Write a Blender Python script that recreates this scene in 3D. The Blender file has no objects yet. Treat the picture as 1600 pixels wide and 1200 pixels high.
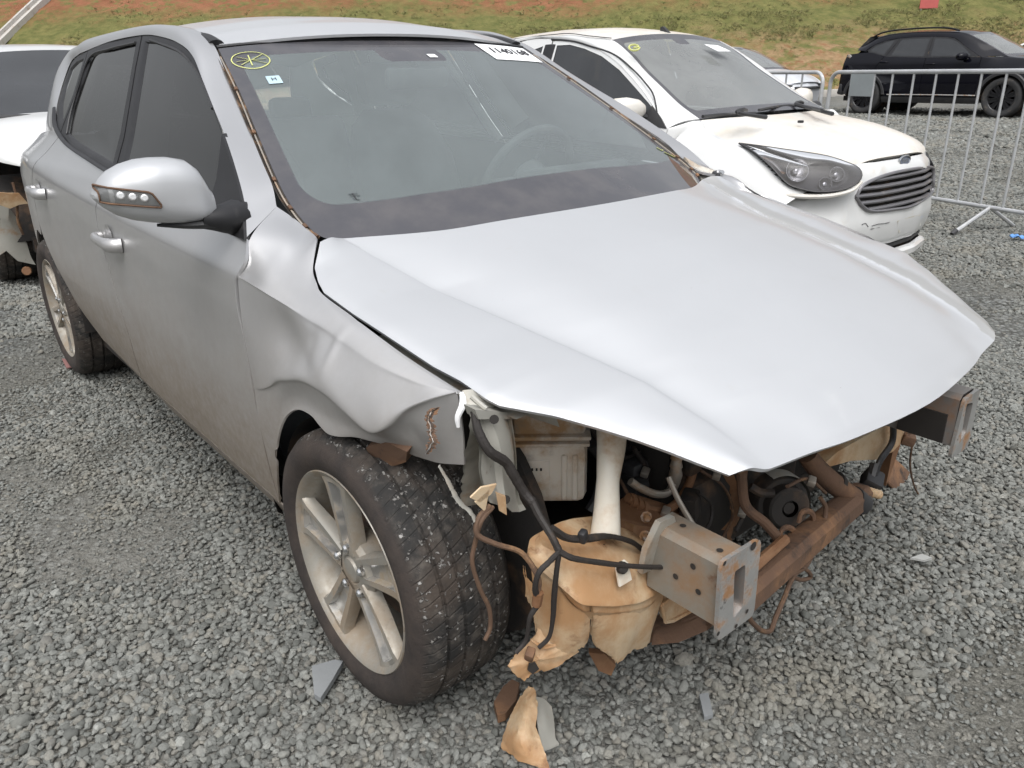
import bpy, bmesh, math, random
import numpy as np
from mathutils import Vector, Matrix

random.seed(7); rng = np.random.default_rng(7)
SC = bpy.context.scene
COL = SC.collection

# ------------------------------------------------------------------ camera
CAM = np.array([1.27197, -1.46775, 1.28151]); YAW, PITCH, ROLL = 2.448208, -0.386558, -0.021691
FOC = 1208.76                                  # focal length in pixels of a 1600 px wide picture
_f = np.array([math.cos(PITCH)*math.cos(YAW), math.cos(PITCH)*math.sin(YAW), math.sin(PITCH)])
_r = np.cross(_f, [0, 0, 1]); _r /= np.linalg.norm(_r); _u = np.cross(_r, _f)
_c, _s = math.cos(ROLL), math.sin(ROLL)
RT, UP, FW = _c*_r + _s*_u, -_s*_r + _c*_u, _f
cd = bpy.data.cameras.new('camera'); cam = bpy.data.objects.new('camera', cd); COL.objects.link(cam)
cam.matrix_world = Matrix(((RT[0], UP[0], -FW[0], CAM[0]), (RT[1], UP[1], -FW[1], CAM[1]), (RT[2], UP[2], -FW[2], CAM[2]), (0, 0, 0, 1)))
cd.sensor_width = 36; cd.lens = FOC/1600*36; cd.clip_end = 500; cd.clip_start = .05
SC.camera = cam

# ------------------------------------------------------------------ sky, sun, exposure
SUN_EL, SUN_AZ = math.radians(58), math.radians(318)
W = bpy.data.worlds.new('World'); SC.world = W; W.use_nodes = True
nt = W.node_tree; bg = nt.nodes['Background']
sky = nt.nodes.new('ShaderNodeTexSky'); sky.sky_type = 'NISHITA'; sky.sun_disc = False
sky.sun_elevation = SUN_EL; sky.sun_rotation = math.radians(90)-SUN_AZ; sky.dust_density = 4; sky.air_density = 1.2
hs = nt.nodes.new('ShaderNodeHueSaturation'); hs.inputs['Saturation'].default_value = .17
nt.links.new(sky.outputs[0], hs.inputs['Color'])
# overcast cloud cover: soft large patches all over the dome
tc = nt.nodes.new('ShaderNodeTexCoord'); nz = nt.nodes.new('ShaderNodeTexNoise')
nz.inputs['Scale'].default_value = 2.2; nz.inputs['Detail'].default_value = 5; nz.inputs['Roughness'].default_value = .55
mp = nt.nodes.new('ShaderNodeMapping'); mp.inputs['Scale'].default_value = (1, 1, 2.2)
nt.links.new(tc.outputs['Generated'], mp.inputs['Vector']); nt.links.new(mp.outputs[0], nz.inputs['Vector'])
cr = nt.nodes.new('ShaderNodeValToRGB'); cr.color_ramp.elements[0].position = .3; cr.color_ramp.elements[1].position = .72
cr.color_ramp.elements[0].color = (.93, .94, .955, 1); cr.color_ramp.elements[1].color = (1.09, 1.085, 1.08, 1)
nt.links.new(nz.outputs[0], cr.inputs[0])
mx = nt.nodes.new('ShaderNodeMix'); mx.data_type = 'RGBA'; mx.blend_type = 'MULTIPLY'; mx.inputs[0].default_value = 1
nt.links.new(hs.outputs[0], mx.inputs[6]); nt.links.new(cr.outputs[0], mx.inputs[7])
# an overcast dome is brighter overhead than at the horizon, all the way round
sx = nt.nodes.new('ShaderNodeSeparateXYZ'); nt.links.new(tc.outputs['Generated'], sx.inputs[0])
gr = nt.nodes.new('ShaderNodeMapRange'); gr.inputs['From Min'].default_value = 0; gr.inputs['From Max'].default_value = 1
gr.inputs['To Min'].default_value = .52; gr.inputs['To Max'].default_value = 2.1
nt.links.new(sx.outputs['Z'], gr.inputs['Value'])
mg = nt.nodes.new('ShaderNodeVectorMath'); mg.operation = 'SCALE'; nt.links.new(mx.outputs[2], mg.inputs[0]); nt.links.new(gr.outputs[0], mg.inputs['Scale'])
nt.links.new(mg.outputs[0], bg.inputs['Color']); bg.inputs['Strength'].default_value = .13
sd = bpy.data.lights.new('sun', 'SUN'); sd.energy = .7; sd.angle = math.radians(55); sd.color = (1, .97, .92)
sun = bpy.data.objects.new('sun', sd); COL.objects.link(sun)
sv = Vector((math.cos(SUN_EL)*math.cos(SUN_AZ), math.cos(SUN_EL)*math.sin(SUN_AZ), math.sin(SUN_EL)))
sun.rotation_euler = sv.to_track_quat('Z', 'Y').to_euler(); sun.location = sv*30
SC.view_settings.view_transform = 'Standard'; SC.view_settings.look = 'None'; SC.view_settings.gamma = 1
SC.view_settings.use_curve_mapping = False; SC.view_settings.exposure = 0.30
SC.cycles.use_denoising = True; SC.cycles.max_bounces = 10; SC.cycles.transparent_max_bounces = 16

# ------------------------------------------------------------------ materials
MATS = {}
def N(nt, t, **kw):
    n = nt.nodes.new('ShaderNode'+t)
    for k, v in kw.items():
        if k.startswith('i_'):
            n.inputs[k[2:].replace('_', ' ')].default_value = v
        else: setattr(n, k, v)
    return n
def ramp(nt, src, a, b, lo=0., hi=1.):
    m = N(nt, 'MapRange'); m.interpolation_type = 'SMOOTHSTEP'
    for k, v in (('From Min', a), ('From Max', b), ('To Min', lo), ('To Max', hi)): m.inputs[k].default_value = v
    nt.links.new(src, m.inputs['Value']); return m.outputs[0]
def math2(nt, op, a, b):
    m = N(nt, 'Math', operation=op)
    for i, v in enumerate((a, b)):
        if isinstance(v, (int, float)): m.inputs[i].default_value = v
        else: nt.links.new(v, m.inputs[i])
    return m.outputs[0]
def mixc(nt, f, a, b):
    m = N(nt, 'Mix', data_type='RGBA')
    for i, v in ((0, f), (6, a), (7, b)):
        if isinstance(v, (int, float)): m.inputs[i].default_value = v
        elif isinstance(v, tuple): m.inputs[i].default_value = v if len(v) == 4 else (*v, 1)
        else: nt.links.new(v, m.inputs[i])
    return m.outputs[2]
def noise(nt, vec, scale, detail=4, rough=.6, dist=0):
    n = N(nt, 'TexNoise'); n.inputs['Scale'].default_value = scale; n.inputs['Detail'].default_value = detail
    n.inputs['Roughness'].default_value = rough; n.inputs['Distortion'].default_value = dist
    nt.links.new(vec, n.inputs['Vector']); return n.outputs[0]
def objvec(nt, scale=None):
    t = N(nt, 'TexCoord'); v = t.outputs['Object']
    if scale:
        m = N(nt, 'Mapping'); m.inputs['Scale'].default_value = scale; nt.links.new(v, m.inputs['Vector']); v = m.outputs[0]
    return v
def mat(name, base, rough=.5, metal=0., coat=0., dirt=None, dirt2=None, dust_z=None, bump=None, vary=.06, spec=.5, sss=0, trans=0):
    """dirt / dirt2 = (colour, lower noise edge, upper noise edge, scale); dust_z = (colour, z full, z none, amount)"""
    if name in MATS: return MATS[name]
    m = bpy.data.materials.new(name); m.use_nodes = True; nt = m.node_tree; p = nt.nodes['Principled BSDF']
    v = objvec(nt)
    col = mixc(nt, ramp(nt, noise(nt, v, 6, 5), .3, .7), tuple(c*(1-vary) for c in base), tuple(min(1, c*(1+vary)) for c in base))
    rg, mt = rough, metal
    layers = []
    for d in (dirt, dirt2):
        if d: layers.append((d[0], ramp(nt, noise(nt, v, d[3], 7, .65), d[1], d[2])))
    if dust_z:
        sx = N(nt, 'SeparateXYZ'); nt.links.new(v, sx.inputs[0])
        n1 = noise(nt, v, 7, 6, .6); zz = math2(nt, 'ADD', sx.outputs['Z'], math2(nt, 'MULTIPLY', math2(nt, 'SUBTRACT', n1, .5), .25))
        f = ramp(nt, zz, dust_z[2], dust_z[1], 0, dust_z[3])
        f = math2(nt, 'MULTIPLY', f, ramp(nt, noise(nt, v, 40, 5, .7), .2, .7, .82, 1))
        layers.append((dust_z[0], f))
    for c, f in layers:
        col = mixc(nt, f, col, c)
        rg = math2(nt, 'ADD', math2(nt, 'MULTIPLY', f, .75), math2(nt, 'MULTIPLY', math2(nt, 'SUBTRACT', 1., f), rg))
        if metal: mt = math2(nt, 'MULTIPLY', math2(nt, 'SUBTRACT', 1., f), mt)
    nt.links.new(col, p.inputs['Base Color'])
    for k, x in (('Roughness', rg), ('Metallic', mt)):
        if isinstance(x, float) or isinstance(x, int): p.inputs[k].default_value = x
        else: nt.links.new(x, p.inputs[k])
    if coat:
        p.inputs['Coat Roughness'].default_value = .06
        if layers: nt.links.new(math2(nt, 'MULTIPLY', math2(nt, 'SUBTRACT', 1., layers[-1][1]), coat), p.inputs['Coat Weight'])
        else: p.inputs['Coat Weight'].default_value = coat
    p.inputs['Specular IOR Level'].default_value = spec
    if sss: p.inputs['Subsurface Weight'].default_value = sss; p.inputs['Subsurface Radius'].default_value = (.02, .015, .01)
    if trans: p.inputs['Transmission Weight'].default_value = trans
    if bump:
        b = N(nt, 'Bump'); b.inputs['Strength'].default_value = bump[1]; b.inputs['Distance'].default_value = bump[2] if len(bump) > 2 else .004
        nt.links.new(noise(nt, v, bump[0], 6, .65), b.inputs['Height']); nt.links.new(b.outputs[0], p.inputs['Normal'])
    MATS[name] = m; return m
RUST = (.20, .085, .035); MUD = (.27, .155, .08); DUST = (.30, .235, .17); SOOT = (.02, .018, .016)
M_SILVER = mat('silver_paint', (.54, .54, .545), .33, .80, coat=.60, dirt=((.30, .27, .23), .70, .95, 70), dust_z=((.135, .102, .066), .34, 1.0, .92), vary=.012)  # dust low on the sides, its brown also carrying the ground's reflection
M_HOODP = mat('silver_paint_top', (.50, .51, .525), .42, .42, coat=.35, dirt=((.34, .31, .27), .70, .80, 110), dirt2=((.50, .51, .51), .62, .95, 5), vary=.012)
M_WHITE = mat('white_paint', (.63, .635, .63), .32, 0, coat=.7, dirt=((.50, .44, .36), .58, .90, 5), vary=.02)
M_WHITED = mat('white_paint_dusty', (.64, .62, .58), .42, 0, coat=.3, dirt=((.58, .54, .47), .38, .72, 5), dirt2=((.46, .40, .32), .66, .82, 60), vary=.03)
M_BLACKP = mat('black_paint', (.003, .003, .006), .07, 0, coat=0, dirt=((.03, .028, .026), .74, .97, 6), vary=.1, spec=.32)
M_GREYP = mat('pale_silver_paint', (.62, .64, .67), .35, .3, coat=.5)
M_BLK = mat('black_plastic', (.028, .028, .030), .48, dirt=((.16, .13, .10), .58, .85, 14), vary=.2, bump=(260, .12, .001))
M_TRIM = mat('window_trim', (.018, .018, .020), .48, dirt=((.11, .105, .10), .58, .88, 9), vary=.15, spec=.35)
M_DARK = mat('dark_inner_metal', (.022, .019, .017), .75, dirt=((.10, .06, .035), .50, .75, 9), vary=.3)
M_LINER = mat('wheel_liner', (.020, .018, .017), .85, dirt=((.12, .07, .04), .48, .75, 7), bump=(30, .4, .004))
M_TANK = mat('dirty_reservoir_plastic', (.58, .46, .31), .40, dirt=((.385, .22, .105), .33, .62, 6), dirt2=((.22, .11, .05), .57, .72, 15), sss=.25, bump=(22, .18, .004))
M_TANKG = mat('greyish_translucent_plastic', (.62, .565, .49), .30, dirt=((.40, .25, .13), .44, .66, 9), dirt2=((.24, .20, .17), .50, .72, 11), sss=.25, bump=(14, .2, .006))
M_TUBEP = mat('filler_plastic', (.64, .60, .52), .38, dirt=((.40, .23, .10), .50, .78, 7), sss=.2)
M_STEEL = mat('bare_galvanised_steel', (.37, .37, .36), .42, .55, dirt=((.26, .14, .065), .47, .64, 15), dirt2=((.05, .045, .04), .62, .74, 24), vary=.2, bump=(90, .15, .001))
M_RAIL = mat('muddy_frame_steel', (.25, .24, .21), .5, .3, dirt=((.25, .15, .08), .46, .72, 5), dirt2=((.13, .06, .03), .60, .76, 14), bump=(50, .3, .002))
M_PRIMER = mat('grey_inner_panel', (.40, .39, .35), .42, .25, dirt=((.30, .20, .12), .50, .76, 9), dirt2=((.10, .07, .05), .62, .76, 22), bump=(25, .15, .003))
M_MUDDY = mat('mud_caked_part', (.115, .065, .040), .85, dirt=((.24, .125, .06), .46, .72, 8), dirt2=((.035, .025, .02), .55, .72, 15), bump=(60, .5, .004))
M_RUSTY = mat('rusty_brown_metal', (.22, .115, .06), .7, .1, dirt=((.17, .08, .035), .45, .65, 10), dirt2=((.30, .19, .10), .55, .75, 6), bump=(70, .4, .002))
M_ALU = mat('dull_aluminium', (.42, .38, .33), .42, .6, dirt=((.33, .19, .09), .48, .7, 12))
M_WIRE = mat('dark_wire_loom', (.022, .018, .016), .65, dirt=((.14, .085, .05), .56, .80, 18), bump=(160, .6, .002))
M_WIREB = mat('brown_muddy_wire', (.10, .058, .036), .8, dirt=((.25, .14, .07), .5, .7, 20), bump=(120, .5, .002))
M_RIM = mat('dusty_alloy', (.33, .315, .28), .42, .5, dirt=((.25, .20, .145), .36, .66, 9), dirt2=((.14, .10, .07), .58, .8, 25), vary=.1)
M_RIMF = mat('machined_alloy', (.42, .415, .40), .34, .8, dirt=((.30, .245, .175), .44, .72, 16), vary=.06)
M_BRAKE = mat('brake_iron', (.075, .055, .045), .7, .3, dirt=((.16, .085, .045), .45, .7, 14))
M_CHROME = mat('dull_chrome', (.62, .62, .62), .18, .95, dirt=((.30, .24, .18), .58, .8, 18))
M_SEAT = mat('grey_seat_fabric', (.16, .16, .162), .9, vary=.15, bump=(220, .2, .001))
M_DASH = mat('dark_dashboard', (.065, .067, .070), .7, dirt=((.12, .12, .115), .5, .8, 12), vary=.1)
M_LINE = mat('pale_cabin_lining', (.36, .36, .35), .9)
M_GALV = mat('galvanised_tube', (.46, .47, .48), .45, .35, dirt=((.40, .39, .37), .5, .75, 14), vary=.1)
M_WPAINT = mat('white_sticker_paper', (.82, .83, .84), .55, vary=.02)
M_INK = mat('black_ink', (.025, .025, .03), .6)
M_YEL = mat('yellow_marker', (.52, .54, .20), .6)
M_BLUE = mat('pale_blue_print', (.42, .56, .63), .5)

def glass_mat(name, tint, dust=.0, dust_haze_col=(.55, .55, .53), frit=False, ior=1.5, rough=.0, dscale=3., lit=False):
    m = bpy.data.materials.new(name); m.use_nodes = True; nt = m.node_tree
    out = nt.nodes['Material Output']; nt.nodes.remove(nt.nodes['Principled BSDF'])
    tr = N(nt, 'BsdfTransparent'); tr.inputs[0].default_value = (*tint, 1)
    gl = N(nt, 'BsdfGlossy'); gl.inputs['Roughness'].default_value = rough; gl.inputs[0].default_value = (1, 1, 1, 1)
    fr = N(nt, 'Fresnel'); fr.inputs[0].default_value = ior
    df = N(nt, 'BsdfTranslucent' if lit else 'BsdfDiffuse'); df.inputs[0].default_value = (*dust_haze_col, 1)
    v = objvec(nt)
    s = tr.outputs[0]
    if dust:  # film over the glass: dust, and painted brightness on the left windows
        mxd = N(nt, 'MixShader'); d = math2(nt, 'MULTIPLY', ramp(nt, noise(nt, v, dscale, 6, .6, .4), .25, .75, .85, 1.12), dust)
        if frit is not False: d = math2(nt, 'ADD', d, ramp(nt, noise(nt, v, 120, 3, .6), .70, .78, 0, .25))
        nt.links.new(d, mxd.inputs[0]); nt.links.new(s, mxd.inputs[1]); nt.links.new(df.outputs[0], mxd.inputs[2]); s = mxd.outputs[0]
    if frit:
        uv = N(nt, 'UVMap'); sp = N(nt, 'SeparateXYZ'); nt.links.new(uv.outputs[0], sp.inputs[0])
        au = math2(nt, 'ABSOLUTE', math2(nt, 'SUBTRACT', math2(nt, 'MULTIPLY', sp.outputs[0], 2.), 1.), 0)
        def rr(hu, v0, v1, r, asp):       # rounded rectangle: below 0 inside
            cx = math2(nt, 'MAXIMUM', math2(nt, 'SUBTRACT', au, hu-r/asp), 0.)
            vc, vh = (v0+v1)/2, (v1-v0)/2
            av = math2(nt, 'ABSOLUTE', math2(nt, 'SUBTRACT', sp.outputs[1], vc), 0)
            cy = math2(nt, 'MAXIMUM', math2(nt, 'SUBTRACT', av, vh-r), 0.)
            d2 = math2(nt, 'SQRT', math2(nt, 'ADD', math2(nt, 'POWER', math2(nt, 'MULTIPLY', cx, asp), 2.), math2(nt, 'POWER', cy, 2.)), 0)
            return math2(nt, 'SUBTRACT', d2, r)
        clear = ramp(nt, rr(*frit[0]), -.004, .004)
        f = clear
        for extra in frit[1:]:
            f = math2(nt, 'MAXIMUM', f, ramp(nt, rr(*extra), .004, -.004))
        bk = N(nt, 'BsdfDiffuse')
        nt.links.new(mixc(nt, ramp(nt, noise(nt, v, 9, 6), .35, .75), (.060, .060, .068), (.088, .084, .088)), bk.inputs[0])
        mf = N(nt, 'MixShader'); nt.links.new(f, mf.inputs[0]); nt.links.new(s, mf.inputs[1]); nt.links.new(bk.outputs[0], mf.inputs[2]); s = mf.outputs[0]
    mxs = N(nt, 'MixShader'); nt.links.new(fr.outputs[0], mxs.inputs[0]); nt.links.new(s, mxs.inputs[1]); nt.links.new(gl.outputs[0], mxs.inputs[2])
    nt.links.new(mxs.outputs[0], out.inputs[0]); MATS[name] = m; return m
# frit: clear area, then extra black areas (half width, v low, v high, corner radius, aspect)
M_WS = glass_mat('windscreen_glass', (.78, .86, .845), .235, (.43, .495, .50), frit=((.93, .165, .93, .10, 1.1), (.20, .85, 1.1, .05, 1.1)))
M_TINT = glass_mat('tinted_side_glass', (.12, .12, .13), .02, (.45, .43, .40))
M_TINTL = glass_mat('brightened_tinted_glass', (.80, .80, .78), .34, (.5, .5, .48), lit=True)  # pale translucent film paints in the bright view behind these windows
M_KAWS = glass_mat('dusty_windscreen_glass', (.45, .49, .49), .34, (.50, .52, .51), frit=((.95, .10, .93, .08, 1.2), (.12, .86, 1.1, .05, 1.1)))
M_LENS = glass_mat('clear_lens', (.80, .80, .80), .10)
M_SMOKE = glass_mat('hazy_lamp_lens', (.62, .62, .65), .15, (.40, .385, .37), ior=1.28)
M_DKGL = glass_mat('dark_glass', (.03, .035, .045), .10, (.35, .37, .40))

# ------------------------------------------------------------------ mesh helpers
def arr(p): return np.array(p, float)
def at(px, py, **k):
    """point of the place seen at a pixel of the 1600 x 1200 photograph, on the plane x=, y= or z="""
    d = ((px-800)/FOC)*RT - ((py-600)/FOC)*UP + FW
    (a, v), = k.items(); i = 'xyz'.index(a)
    return CAM + (v-CAM[i])/d[i]*d
def resample(p, n, smooth=True):
    p = arr(p)
    if len(p) == 1: return np.repeat(p, n, 0)
    if smooth and len(p) > 2:
        q = np.vstack([2*p[0]-p[1], p, 2*p[-1]-p[-2]]); out = []
        for i in range(len(p)-1):
            a, b, c, d = q[i:i+4]
            for t in np.linspace(0, 1, 12, endpoint=False):
                out.append(.5*((2*b)+(c-a)*t+(2*a-5*b+4*c-d)*t*t+(3*b-a-3*c+d)*t**3))
        p = np.vstack([out, p[-1:]])
    s = np.r_[0, np.cumsum(np.linalg.norm(np.diff(p, axis=0), axis=1))]
    t = np.linspace(0, s[-1], n)
    return np.stack([np.interp(t, s, p[:, k]) for k in range(p.shape[1])], 1)
def keysample(Kp, per=7):
    """Catmull-Rom through the key points with the same number of steps between each pair"""
    p = arr(Kp); q = np.vstack([2*p[0]-p[1], p, 2*p[-1]-p[-2]]); out = []
    for i in range(len(p)-1):
        a, b_, c, d = q[i:i+4]
        for t in np.linspace(0, 1, per, endpoint=False): out.append(.5*((2*b_)+(c-a)*t+(2*a-5*b_+4*c-d)*t*t+(3*b_-a-3*c+d)*t**3))
    return arr(out+[p[-1]])
def link(name, verts, faces, mats, parent=None, smooth=True, ang=32, fm=None, uv=None):
    me = bpy.data.meshes.new(name); me.from_pydata([tuple(map(float, v)) for v in verts], [], [tuple(map(int, f)) for f in faces])
    mats = mats if isinstance(mats, (list, tuple)) else [mats]
    for m in mats: me.materials.append(m)
    if fm is not None: me.polygons.foreach_set('material_index', [int(i) for i in fm])
    if smooth:
        me.polygons.foreach_set('use_smooth', [True]*len(me.polygons)); me.set_sharp_from_angle(angle=math.radians(ang))
    if uv is not None:
        l = me.uv_layers.new(name='UVMap'); vi = np.zeros(len(me.loops), int); me.loops.foreach_get('vertex_index', vi)
        l.data.foreach_set('uv', arr(uv)[vi].ravel())
    me.update()
    o = bpy.data.objects.new(name, me); COL.objects.link(o)
    if parent is not None: o.parent = parent
    return o
class MB:
    """collects shapes for ONE mesh object"""
    def __init__(s): s.v, s.f, s.m, s.n = [], [], [], 0
    def add(s, verts, faces, mi=0):
        verts = arr(verts); s.v.append(verts); s.f += [tuple(int(i)+s.n for i in f) for f in faces]; s.m += [mi]*len(faces); s.n += len(verts)
    def grid(s, G, mi=0, closed_u=False, closed_v=False, flip=False):
        G = arr(G); a, b = G.shape[:2]; F = []
        for i in range(a if closed_u else a-1):
            for j in range(b if closed_v else b-1):
                q = [i*b+j, ((i+1) % a)*b+j, ((i+1) % a)*b+(j+1) % b, i*b+(j+1) % b]
                F.append(q[::-1] if flip else q)
        s.add(G.reshape(-1, 3), F, mi)
    def box(s, c, size, R=None, mi=0, bev=0.):
        h = arr(size)/2; c = arr(c); b = min(bev, *(h*.9)) if bev else 0
        if not b:
            V = arr([[x, y, z] for x in (-1, 1) for y in (-1, 1) for z in (-1, 1)])*h
            F = [(0, 1, 3, 2), (4, 6, 7, 5), (0, 4, 5, 1), (2, 3, 7, 6), (0, 2, 6, 4), (1, 5, 7, 3)]
        else:
            bm = bmesh.new(); bmesh.ops.create_cube(bm, size=1)
            for v in bm.verts: v.co = Vector((v.co.x*2*h[0], v.co.y*2*h[1], v.co.z*2*h[2]))
            bmesh.ops.bevel(bm, geom=list(bm.edges), offset=b, segments=2, profile=.5, affect='EDGES', clamp_overlap=True)
            bm.verts.index_update(); V = arr([v.co[:] for v in bm.verts]); F = [[v.index for v in f.verts] for f in bm.faces]; bm.free()
        if R is not None: V = V @ arr(R).T
        s.add(V+c, F, mi)
    def tube(s, pts, r, n=10, mi=0, caps=True, flat=None, smooth=True, steps=None, wob=0):
        P = arr(pts)
        if smooth and len(P) > 2: P = resample(P, steps or max(8, 6*len(P)))
        elif steps: P = resample(P, steps, False)
        k = len(P); rr = np.interp(np.linspace(0, 1, k), np.linspace(0, 1, len(r)), r) if np.ndim(r) else np.full(k, float(r))
        T = np.gradient(P, axis=0); T /= np.linalg.norm(T, axis=1)[:, None]+1e-12
        u = np.cross(T[0], [0, 0, 1.]);
        if np.linalg.norm(u) < .1: u = np.cross(T[0], [1., 0, 0])
        G = []
        for i in range(k):
            u = u-T[i]*np.dot(u, T[i]); u /= np.linalg.norm(u); w = np.cross(T[i], u)
            R_ = rr[i]*(1+wob*rng.normal())
            a = np.linspace(0, 2*math.pi, n, endpoint=False)
            G.append(P[i]+R_*(np.cos(a)[:, None]*u+np.sin(a)[:, None]*w*(flat or 1)))
        s.grid(G, mi, closed_v=True)
        if caps:
            b = s.n-k*n
            s.f.append(tuple(range(b, b+n))[::-1]); s.m.append(mi); s.f.append(tuple(range(b+(k-1)*n, b+k*n))); s.m.append(mi)
    def lathe(s, prof, c=(0, 0, 0), axis=(0, 0, 1), n=32, mi=0, fms=None, a0=0, a1=2*math.pi):
        ax = Vector(axis).normalized(); q = Vector((0, 0, 1)).rotation_difference(ax).to_matrix(); q = arr(q)
        full = abs(a1-a0-2*math.pi) < 1e-6
        a = np.linspace(a0, a1, n, endpoint=not full)
        G = arr([[[r*math.cos(t), r*math.sin(t), h] for t in a] for r, h in prof]) @ q.T + arr(c)
        base = s.n; m0 = len(s.m); s.grid(G, mi, closed_v=full)
        if fms:
            per = n if full else n-1
            for i in range(len(prof)-1): s.m[m0+i*per:m0+(i+1)*per] = [fms[i]]*per
    def prism(s, poly, o, u, v, w, mi=0):
        """polygon (2D) in the frame o,u,v pushed along the vector w"""
        o, u, v, w = map(arr, (o, u, v, w)); A = arr([o+a*u+b*v for a, b in poly]); n = len(A)
        s.add(np.vstack([A, A+w]), [tuple(range(n))[::-1], tuple(range(n, 2*n))]+[(i, (i+1) % n, (i+1) % n+n, i+n) for i in range(n)], mi)
    def poly3(s, pts, w, mi=0):
        A = arr(pts); n = len(A); w = arr(w)
        s.add(np.vstack([A, A+w]), [tuple(range(n))[::-1], tuple(range(n, 2*n))]+[(i, (i+1) % n, (i+1) % n+n, i+n) for i in range(n)], mi)
    def build(s, name, mats, parent=None, smooth=True, ang=32):
        return link(name, np.vstack(s.v), s.f, mats, parent, smooth, ang, s.m)
def one(fn, name, mats, parent=None, **k):
    b = MB(); fn(b); return b.build(name, mats, parent, **k)
def rotm(rx=0, ry=0, rz=0):
    return arr((Matrix.Rotation(rz, 3, 'Z') @ Matrix.Rotation(ry, 3, 'Y') @ Matrix.Rotation(rx, 3, 'X')))
def coons(b, r, t, l, nu, nv, sm=True, vs=None):
    """b, t run left to right, l, r run bottom to top; any dimension -> grid [nu][nv]"""
    B, T = resample(b, nu, sm), resample(t, nu, sm); L, Rr = resample(l, nv, sm), resample(r, nv, sm)
    u = np.linspace(0, 1, nu)[:, None, None]; v = np.linspace(0, 1, nv)[None, :, None]
    return ((1-v)*B[:, None]+v*T[:, None]+(1-u)*L[None]+u*Rr[None]
            -(1-u)*(1-v)*B[0]-u*(1-v)*B[-1]-(1-u)*v*T[0]-u*v*T[-1])
def lift(G, S, off=0.):
    G = arr(G); x, z = G[..., 0], G[..., 1]
    return np.stack([x, -(S(x, z)+off), z], -1)
def gnorm(G):
    a = np.gradient(G, axis=0); b = np.gradient(G, axis=1); n = np.cross(a, b); return n/(np.linalg.norm(n, axis=2)[..., None]+1e-12)
def panel(name, G, mats, parent, rim=.008, center=(-1.3, 0, .55), mirror=False, uv=False, mi=0, ang=32):
    """a sheet-metal panel: grid with its edge folded inwards"""
    G = arr(G)
    if mirror: G = G*[1, -1, 1]
    n = gnorm(G); out = np.mean(np.sum(n*(G-arr(center)), axis=2)) > 0
    if not out: G = G[::-1]; n = gnorm(G)
    a, b = G.shape[:2]; V = G.reshape(-1, 3); F = []
    for i in range(a-1):
        for j in range(b-1): F.append((i*b+j, (i+1)*b+j, (i+1)*b+j+1, i*b+j+1))
    UV = np.stack(np.meshgrid(np.linspace(0, 1, a), np.linspace(0, 1, b), indexing='ij'), -1).reshape(-1, 2)
    if not out: UV = UV*[-1, 1]+[1, 0]
    if rim:
        loop = [i*b for i in range(a)]+[(a-1)*b+j for j in range(1, b)]+[i*b+b-1 for i in range(a-2, -1, -1)]+[j for j in range(b-2, 0, -1)]
        nn = n.reshape(-1, 3); k = len(V)
        V = np.vstack([V, V[loop]-nn[loop]*rim]); UV = np.vstack([UV, UV[loop]])
        for i in range(len(loop)):
            j = (i+1) % len(loop); F.append((loop[j], loop[i], k+i, k+j)[::-1])
    return link(name, V, F, mats, parent, ang=ang, uv=UV if uv else None)
def ring(outer, inner, k=5, m=3, sm=False):
    """frame between two closed loops with the same number of key points -> grid [n][m]"""
    n = len(outer); O, I = [], []
    for i in range(n):
        for t in np.linspace(0, 1, k, endpoint=False):
            O.append(arr(outer[i])*(1-t)+arr(outer[(i+1) % n])*t); I.append(arr(inner[i])*(1-t)+arr(inner[(i+1) % n])*t)
    O, I = arr(O), arr(I); return np.stack([O*(1-t)+I*t for t in np.linspace(0, 1, m)], 1)
def fan(loop, nr=6, k=5):
    n = len(loop); L = []
    for i in range(n):
        for t in np.linspace(0, 1, k, endpoint=False): L.append(arr(loop[i])*(1-t)+arr(loop[(i+1) % n])*t)
    L = arr(L); c = L.mean(0); return np.stack([c+(L-c)*t for t in np.linspace(.0005, 1, nr)], 1)
def sheet(name, G, mats, parent, mirror=False, thick=0., closed=True, center=(-1.3, 0, .55)):
    G = arr(G)
    if mirror: G = G*[1, -1, 1]
    n = gnorm(G); out = np.mean(np.sum(n*(G-arr(center)), axis=2)) > 0
    b = MB(); b.grid(G, 0, closed_u=closed, flip=not out)
    if thick:
        s = 1 if out else -1
        for e in (0, -1):
            E = G[:, e]; E2 = E-n[:, e]*thick*s
            b.grid(np.stack([E, E2], 1), 0, closed_u=closed, flip=(e == 0) == out)
    return b.build(name, mats, parent)
def tag(o, label=None, cat=None, group=None, kind=None):
    for k, v in (('label', label), ('category', cat), ('group', group), ('kind', kind)):
        if v: o[k] = v
    return o
def empty(name, loc=(0, 0, 0), rz=0, parent=None):
    o = bpy.data.objects.new(name, None); COL.objects.link(o); o.location = loc; o.rotation_euler = (0, 0, rz); o.empty_display_size = .2
    if parent is not None: o.parent = parent
    return o
def copy_tree(o, parent=None):
    c = o.copy(); COL.objects.link(c)
    if parent is not None: c.parent = parent
    for ch in list(o.children): copy_tree(ch, c)
    return c
def smooth_tab(a, b, sig, step):
    """rounds off a piecewise linear table"""
    x = np.arange(a[0]-6*sig, a[-1]+6*sig, step); y = np.interp(x, a, b); y = np.where(x < a[0], b[0]+(x-a[0])*(b[1]-b[0])/(a[1]-a[0]), np.where(x > a[-1], b[-1]+(x-a[-1])*(b[-1]-b[-2])/(a[-1]-a[-2]), y))
    k = np.exp(-.5*(np.arange(-3*sig, 3*sig+step/2, step)/sig)**2); k /= k.sum(); n = len(k)//2
    return x[n:-n], np.convolve(y, k, 'valid')[:len(x)-2*n]
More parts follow.
